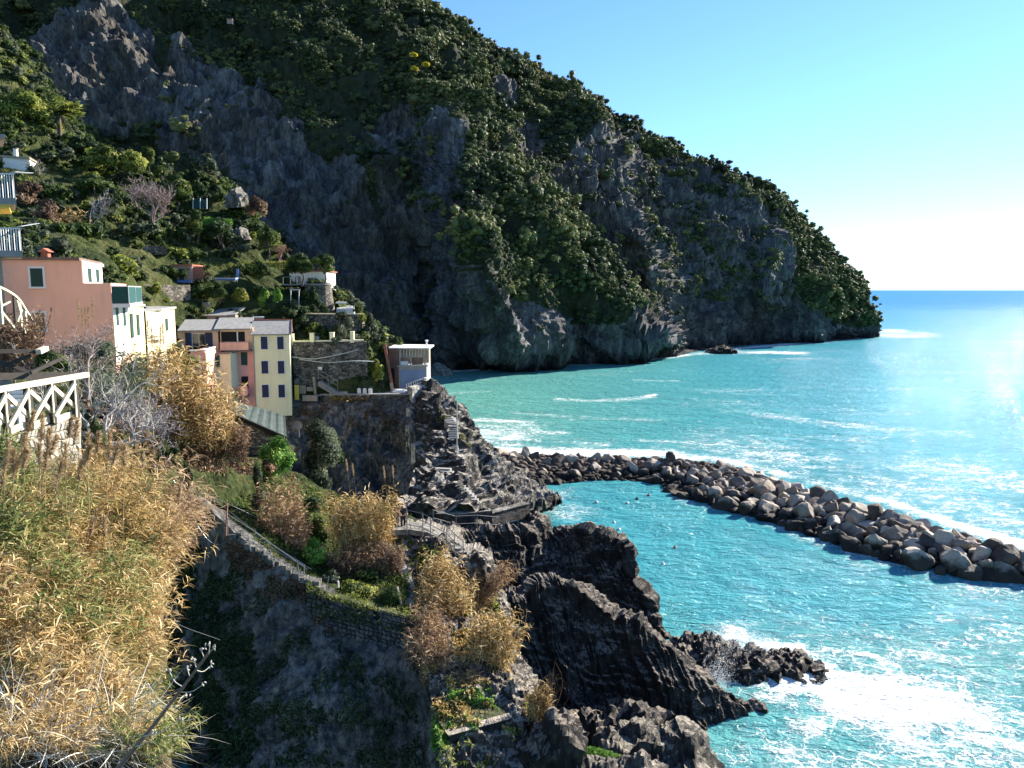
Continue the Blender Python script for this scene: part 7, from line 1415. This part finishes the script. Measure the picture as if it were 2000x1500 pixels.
# ---------------------------------------------------------------- viewpoint fence, wall and railings
def near_fence():
    A, B = at(-45, 768, 16.6), at(170, 733, 20.2); t = empty('wooden_fence', (0, 0, 0), 'pale wooden fence with crossed braces on the stone wall', 'fence'); f = lambda s: A+(B-A)*s; zd = -1.02; lw = np.array([.02, -.09, 0]); nrm = np.array([.12, -.1, 0])
    m = MB(); m.bar(A+[0, 0, 0], B+[0, 0, .02], .13, .13); m.build('top_rail', M['pwood'], t)
    s_ = lambda x: (lambda p: p)(np.interp(x, [proj(f(q))[0] for q in np.linspace(0, 1, 60)], np.linspace(0, 1, 60))); X = [-38, 7, 52, 98, 142]; Pp = [f(s_(x)) for x in X]
    for p in Pp: m = MB(); m.bar(p+[0, .02, -.05], p+[0, .02, zd-.05], .14, .14); m.build('post', M['dwood'], t); m = MB(); m.bar(p+[.075, -.07, -.05], p+[.075, -.07, zd], .025, .05); m.build('lit_post_edge', M['pwood'], t)  # posts in a shaded tone, pale strip painted as their sunlit right edge
    for a, b in zip(Pp[:-1], Pp[1:]):
        m = MB(); m.bar(a+nrm+[0, 0, zd+.16], b+nrm*.6+[0, 0, -.14], .06, .10); m.build('brace', M['pwood'], t); m = MB(); m.bar(a+[.05, .0, -.14], b+[.0, .0, zd+.26], .06, .10); m.build('brace', M['pwood'], t); m = MB(); m.bar(a+[.1, -.05, zd+.05], b+[-.08, -.05, zd+.07], .07, .16); m.build('bottom_board', M['pwood'], t)
    # wall under it
    w = empty('viewpoint_wall', (0, 0, 0), 'rubble stone wall under the pale wooden fence', 'wall'); a1, b1 = f(0)+[0, -.15, zd-.08], f(s_(152))+[0, -.15, zd-.05]; a0, b0 = a1-[0, 0, 1.5], b1-[0, 0, 1.5]; nb = np.array([-.3, .7, 0])
    m = MB(); m.hexa([a0, b0, b0+nb, a0+nb, a1, b1, b1+nb, a1+nb]); m.build('core', M['tan'], w); stones_on(w, a0, b0, a1, b1, 22, 7, .05, M_ST_PALE, 5, inset=.09)
    # white bench behind
    e = empty('bench', at(28, 795, 19.5), 'white slatted bench seen through the wooden fence', 'bench')
    for i in range(4): m = MB(); m.box([0, -.02+.03*i, .18+.1*i], (.55, .03, .08)); m.build('back_slat', M['white'], e)
    m = MB(); m.box([.05, -.2, .05], (.7, .35, .05)); m.build('seat', M['white'], e)
    for x in (-.25, .3): m = MB(); m.box([x, -.2, -.2], (.05, .3, .45)); m.build('leg', M['white'], e)
    # railing further back, its shade put in as dark wood
    e = empty('dark_railing', (0, 0, 0), 'dark timber railing in shade behind the pale fence', 'railing')
    for a, b, w_, h_ in (((-60, 686, 21.5), (77, 686, 23), .12, .12), ((-60, 736, 21), (150, 733, 24), .12, .2)): m = MB(); m.bar(at(*a), at(*b), w_, h_); m.build('rail', M['dwood'], e)
    m = MB(); m.bar(at(75, 687, 22.8), at(90, 680, 23.2), .16, .14); m.build('lit_rail_end', M['pwood'], e)  # sunlit end of the same beam, painted with paler wood
    for a, b in (((-30, 728), (60, 694)), ((-30, 694), (60, 728)), ((60, 728), (120, 700))): m = MB(); m.bar(at(*a, 22), at(*b, 23), .08, .1); m.build('brace', M['dwood'], e)
    # arched stair railing
    e = empty('arched_railing', (0, 0, 0), 'curved white stair railing at the left edge before the orange house', 'railing'); C1 = resample([at(-40, 548, 24.5), at(0, 561, 25), at(22, 573, 25.4), at(36, 585, 25.8), at(48, 604, 26.3), at(64, 627, 27)], 16); m = MB()
    for i in range(15): m.bar(C1[i], C1[i+1]+(C1[i+1]-C1[i])*.04, .09, .07)
    m.build('top_rail', M['pwood'], e)
    for i, L in ((3, 1.2), (6, 1.1), (8, 1.0), (11, .8)): m = MB(); m.bar(C1[i], C1[i]-[0, 0, L], .06, .07); m.build('post', M['dwood'] if i in (6, ) else M['pwood'], e)
    for (i, a), (j, b) in (((0, -.1), (6, -1.15)), ((0, -1.1), (5, -.3)), ((7, -.1), (10, -.9)), ((6, -1.0), (9, -.2))): m = MB(); m.bar(C1[i]+[0, 0, a], C1[j]+[0, 0, b], .05, .06); m.build('brace', M['pwood'], e)
near_fence()
bare_tree(232, 905, 25, 270, 'large bare fig tree before the orange house, trunk leaning left', 31, M_BARK_PALE, 1.0, (-.55, .1), 7, rad0=.13, twig=.006, nch=(2, 3))
bare_tree(170, 770, 27, 175, 'bare tree with pale forked branches against the orange wall', 37, plain('grey_bark', (0.27, 0.22, 0.20), .9, .2, 5), 1.0, (.15, 0), 7, rad0=.08, twig=.006)
bare_tree(300, 905, 34, 150, 'mauve grey thicket of bare branches above the ravine stair', 33, plain('lilac_bark', (0.20, 0.175, 0.175), .9, .15, 5), 1.2, (-.1, 0), 7, rad0=.12, twig=.009, nch=(3, 3))
bare_tree(255, 860, 30, 130, 'tangle of bare lilac twigs between fig tree and golden reeds', 34, plain('lilac_bark_b', (0.22, 0.19, 0.19), .9, .15, 5), 1.3, (.2, 0), 6, rad0=.09, twig=.009, nch=(3, 3))
# ---------------------------------------------------------------- reeds of the foreground bank
GB = BANK
def clumped(poly, n, seed, size=0.7, thr=0.0):
    p = on_grid(GB, poly, n*3, seed); k = fbm(p/size+seed*.1, 2)+.15*np.random.RandomState(seed).normal(size=len(p)); return p[k > thr][:n]
reeds('foreground_reeds', clumped([(-60, 985), (110, 985), (200, 1010), (275, 1080), (300, 1240), (285, 1330), (200, 1420), (-60, 1420)], 1500, 401), 0.8, T_GOLD, 402, 26, 0.20, 0.013, (0.35, -0.2), 0.33, 0.006, kind='stuff')
reeds('foreground_reeds', clumped([(60, 960), (190, 965), (280, 1080), (290, 1180), (200, 1100)], 460, 403), 1.05, T_GOLD, 404, 24, 0.24, 0.016, (0.65, -0.05), 0.25, 0.007, kind='stuff')
reeds('foreground_reeds', clumped([(215, 1010), (290, 1090), (290, 1160), (240, 1130)], 190, 405), 1.5, T_RUST, 406, 22, 0.22, 0.015, (0.95, 0.0), 0.12, 0.007, kind='stuff')
reeds('foreground_reeds', clumped([(-60, 940), (50, 950), (70, 1150), (-60, 1250)], 330, 407), 1.0, T_RGREEN, 408, 16, 0.36, 0.022, (0.1, -0.1), 0.2, 0.008, kind='stuff')
reeds('foreground_reeds', clumped([(60, 1000), (240, 1030), (260, 1400), (0, 1400)], 420, 415), 0.9, T_RGREEN, 416, 16, 0.28, 0.015, (0.3, -0.1), 0.3, 0.006, kind='stuff')
reeds('foreground_reeds', clumped([(150, 1330), (300, 1300), (330, 1500), (200, 1500)], 460, 409), 0.5, T_RGREEN, 410, 22, 0.17, 0.010, (0.3, -0.3), 0.4, 0.004, kind='stuff')
reeds('foreground_reeds', clumped([(-60, 1300), (220, 1300), (300, 1500), (-60, 1500)], 900, 411, .5), 0.45, T_GOLD, 412, 18, 0.17, 0.009, (0.3, -0.3), 0.4, 0.004, kind='stuff')
reeds('foreground_reeds', clumped([(-600, 950), (-60, 950), (-60, 1450), (-700, 1450)], 700, 421), 0.85, T_GOLD, 422, 16, 0.24, 0.016, (0.3, -0.2), 0.33, 0.006, kind='stuff')
def dry_twigs():
    r = np.random.RandomState(413); b = on_grid(GB, [(-60, 1370), (180, 1400), (290, 1500), (-60, 1500)], 1500, 414); n = len(b); b[:, 2] += .25*r.rand(n)
    d = np.stack([r.normal(size=n)*.9+.3, r.normal(size=n)*.5, np.abs(r.normal(size=n))*.35+.05], -1); P = Parts(); V, Q, T = blades(b, d, .5+.6*r.rand(n), .009, .25+.5*r.rand(n), r, 5, .45); P.add(V, Q, T); P.build('dry_twigs', T_TWIG, kind='stuff')
dry_twigs()
# plume-topped reeds: each a thing
M_STALK = plain('dry_stalk', (0.30, 0.21, 0.10), .8, .2, 9)
def plume_reed(px_top, py_top, px_b, py_b, Y, label, seed, pl=0.34):
    r = np.random.RandomState(seed); a, b = at(px_b, py_b, Y), at(px_top, py_top, Y); e = empty('plumed_reed', a, label, 'reed', 'plumed reeds in the foreground'); v = b-a; m = MB(); L = np.linalg.norm(v); m.tube([[0, 0, 0], v*.5+[.02*r.normal(), 0, .0], v], [.006, .005, .003], 5); m.build('stalk', M_STALK, e)
    n = 300; t = r.rand(n); ax = v/L; pos = v-ax*(pl*t)[:, None]; rad = .028*np.sin(math.pi*np.clip(t, .04, .96))[:, None]; d = r.normal(size=(n, 3)); P = Parts(); V, Q, T = blades(pos+d*rad*.3, d*.55+ax*1.2, .085, .012, .3, r, 2, .2); P.add(V, Q, T); P.build('plume', T_PLUME, parent=e)
TOPS = [(18, 862), (48, 848), (66, 806), (83, 812), (97, 838), (110, 852), (128, 866), (140, 816), (152, 822), (172, 846), (178, 872), (194, 848), (214, 842), (232, 868), (243, 870), (10, 905), (55, 880), (76, 868), (120, 905), (160, 900), (204, 1010), (188, 1000), (352, 950), (28, 880), (40, 890), (90, 880)]
WH = ['nearest the left edge', 'against the stone wall, left part', 'tallest before the fence post', 'just right of the tallest', 'before the middle of the stone wall', 'low in front of the wall', 'short one before the wall', 'left of two tall ones at the wall end', 'right of two tall ones at the wall end', 'by the ivy at the wall end', 'low by the ivy', 'before the dark hollow, left', 'before the dark hollow, middle', 'before the dark hollow, right', 'last on the right of the hollow', 'half hidden at the left edge', 'short, in the left cluster', 'in the left cluster below the wall', 'in the middle of the golden reeds', 'above the golden reeds, right', 'orange one low among the leaves', 'beside the orange one', 'single one in front of the shaded ravine', 'thin one in the left cluster', 'crooked one in the left cluster', 'slim one at the wall foot']
for k, (x, y) in enumerate(TOPS): plume_reed(x, y, x-22+26*math.sin(k*2.3), y+150+20*math.sin(k), 12.6 if x < 300 else 14, 'brown plumed reed '+WH[k], 500+k, .36 if k % 3 else .45)
for k, (x, y) in enumerate([(676, 897), (688, 906), (749, 911), (767, 910)]): plume_reed(x, y, x+(14 if k != 3 else 6), y+110, 45.2, 'tall golden plume over the reeds by the path, '+['leftmost', 'second from left', 'third from left', 'rightmost'][k], 560+k, .75)
for k, (x, y) in enumerate([(153, 586), (160, 600), (166, 598), (172, 600), (180, 580), (219, 620), (288, 625), (296, 640), (313, 638), (318, 634)]): plume_reed(x, y, x+4, y+130, 34, 'brown plume against the houses, '+['first from left', 'second from left', 'third from left', 'fourth from left', 'tall one before the orange wall', 'single one before the white side wall', 'left one of the beige wall', 'second of the beige wall', 'third of the beige wall', 'last, before the bright yellow wall'][k], 580+k, .9)
o_ = [o for o in COL.objects if o.name.startswith('plume') and o.parent and o.parent.location[1] > 30]
# old agave flower stalk
def agave_stalk():
    a, b = at(205, 1530, 5.6), at(408, 1275, 5.2); e = empty('agave_stalk', a, 'dry agave flower stalk with curled seed branches leaning over the ravine', 'plant'); v = b-a; m = MB(); m.tube(resample([np.zeros(3), v*.5+[.01, 0, -.01], v], 8), np.linspace(.020, .008, 8), 7); m.build('stem', plain('stalk_brown', (.16, .12, .09), .8, .2, 9), e); r = np.random.RandomState(6)
    pale = plain('seed_pod', (.48, .44, .36), .8, .2, 20)
    for t, (tx, ty) in [(.30, (300, 1432)), (.38, (352, 1405)), (.50, (298, 1370)), (.60, (364, 1358)), (.62, (290, 1337)), (.72, (398, 1336)), (.76, (330, 1310)), (.84, (366, 1304)), (.88, (412, 1300)), (.90, (380, 1288)), (.96, (392, 1268)), (1.0, (416, 1268)), (1.0, (410, 1258))]:
        p = v*t; q = at(tx, ty, 5.25+.12*r.normal())-a; m = MB(); mid = (p+q)/2+np.array([0, 0, -.03*(1 if t < .95 else 0)]); m.tube(resample([p, mid, q], 6), np.linspace(.004, .0025, 6), 5); br = m.build('branch', pale, e)
        for k in range(5):
            c = q+r.normal(size=3)*.012; V, Fc = ICO1; m = MB(); m.add(c+V*np.array([.006, .006, .013])@rotm(r.normal(size=3), 1.0), None, Fc); m.build('seed_pod', pale, br)
agave_stalk()
# ---------------------------------------------------------------- buoys, spray, far details
for k, (x, y, c, lb) in enumerate([(1199, 1021, 'white', 'small white buoy with a yellow glint near the landing rock'), (1209, 1035, 'white', 'white buoy closest to the jagged landing rock'), (1318, 1071, 'rust', 'orange buoy alone in the middle of the lagoon'), (1295, 1103, 'white', 'white buoy with a little splash, nearest in the lagoon'), (1225, 983, 'trim', 'grey float near the breakwater gap'), (1267, 968, 'rust', 'dark red float just off the breakwater'), (1244, 975, 'dark', 'dark float between the grey and the dark red ones'), (1165, 981, 'white', 'pale float close to the rocks of the steps')]):
    e = empty('buoy', atz(x, y, 0.02), lb, 'buoy', 'buoys in the lagoon'); V, Fc = ICO2; m = MB(); m.add(V*.22, None, Fc); m.build('float', M[c], e); m = MB(); m.tube([[0, 0, .2], [0, 0, .32]], .05, 8); m.build('neck', M[c], e)
def spray():
    r = np.random.RandomState(77); V0 = np.array([[1, 1, 1], [-1, -1, 1], [-1, 1, -1], [1, -1, -1]])*.5; F0 = np.array([[0, 1, 2], [0, 3, 1], [0, 2, 3], [1, 3, 2]]); s = N('spray_drops'); s.done((.85, .87, .88), .6); s.b.inputs['Alpha'].default_value = 1
    V, Fs, off = [], [], 0
    for (x, y, sx, sy, h, n) in [(1405, 1315, 14, 18, 1.0, 6000), (1440, 1285, 30, 16, 1.9, 7000), (1480, 1255, 34, 10, 1.6, 900), (1560, 1430, 20, 18, .4, 700), (1590, 1335, 26, 6, .3, 500), (1060+270, 1268, 10, 6, .4, 300), (1745, 650, 25, 2, 1.5, 300), (1425, 686, 14, 3, 1.5, 200)]:
        b = atz(x+r.normal(size=n)*sx, y+r.normal(size=n)*sy, 0.0); b[:, 2] = np.abs(r.normal(size=n))*h*.6*(.3+r.rand(n)); sz = (.010+.022*r.rand(n)**2)*(1 if y > 900 else 6); V.append((b[:, None]+V0[None]*sz[:, None, None]).reshape(-1, 3)); Fs.append((np.arange(n)[:, None, None]*4+F0[None]).reshape(-1, 3)+off); off += 4*n
    link('wave_spray', mesh_np('wave_spray', np.concatenate(V), np.concatenate(Fs), [s.m]), kind='stuff')
spray()
def skyline_trees():
    r = np.random.RandomState(91); lab = ['rounded', 'ragged', 'flat topped', 'leaning', 'broad', 'small', 'dense', 'tall']; where = lambda x: 'on the upper skyline' if x < 1050 else ('on the middle skyline' if x < 1350 else 'on the lower skyline near the tip')
    xs = np.sort(np.concatenate([np.linspace(845, 1660, 52)+r.normal(size=52)*6, [968, 1088, 1094]])); tm = [crown_mesh('crown', [M_WOOD], 300+k, nclump=7, leaves=380, leaf=.12, hgt=.9, spread=.6) for k in range(5)]; tr = MB(); tr.tube([[0, 0, -.8], [.04, 0, .2], [0, 0, .8]], [.09, .06, .03], 6); trm = mesh_np('trunk', np.concatenate(tr.V), [np.concatenate(tr.Q), np.concatenate(tr.T)], [M_BARK])
    for k, x in enumerate(xs):
        j = int(np.argmin(np.abs(HPX[-8]-x))); p = HG[-6-int(r.randint(10)), j]; s = (1.7+1.5*r.rand())*(1.5 if k % 11 == 3 else 1); a = lab[k % 8]; s *= .62 if x > 1380 else .85; e = empty('evergreen_tree', p-[0, 0, .45*s], f'{a} dark evergreen {where(x)} of the headland', 'tree', 'evergreens on the headland skyline'); e.scale = (s, s, s*(1.1+.3*r.rand())); e.rotation_euler = (0, 0, r.rand()*6)
        link('crown', tm[r.randint(5)], e); link('trunk', trm, e)
skyline_trees()
def on_head(px, py):
    d = (HPX-px)**2+(HPY-py)**2; i, j = np.unravel_index(np.argmin(d), d.shape); return HG[i, j]
T_YF = tint_mat('yellow_blossom', [(.25, .22, .02), (.5, .42, .03), (.7, .6, .05), (.75, .68, .1)])
for k, (x, y) in enumerate([(822, 150), (836, 149), (820, 166)]):
    p = on_head(x, y)+HN[0, 0]*0+[0, -4.5, 2.0]; m = shrub_mesh('foliage', T_YF, np.array([[0, 0, 1], [.8, 0, .6], [-.7, 0, .7]]), np.array([[1, 1, .8]]*3), 500, .16, 70+k); e = empty('flowering_shrub', p, ['left upper', 'right upper', 'lower'][k]+' yellow flowering shrub high on the headland', 'shrub', 'yellow shrubs on the headland'); link('foliage', m, e)
p = on_head(460, 57)+[0, -6, 2]; e = empty('cliff_hut', p, 'tiny pale hut among the trees high on the left of the headland', 'hut'); m = MB(); m.box([0, 0, .9], (2.2, 2, 1.8)); m.build('wall', M['tan'], e); m = MB(); m.box([0, 0, 1.9], (2.5, 2.3, .2)); m.build('roof', M['tile'], e)
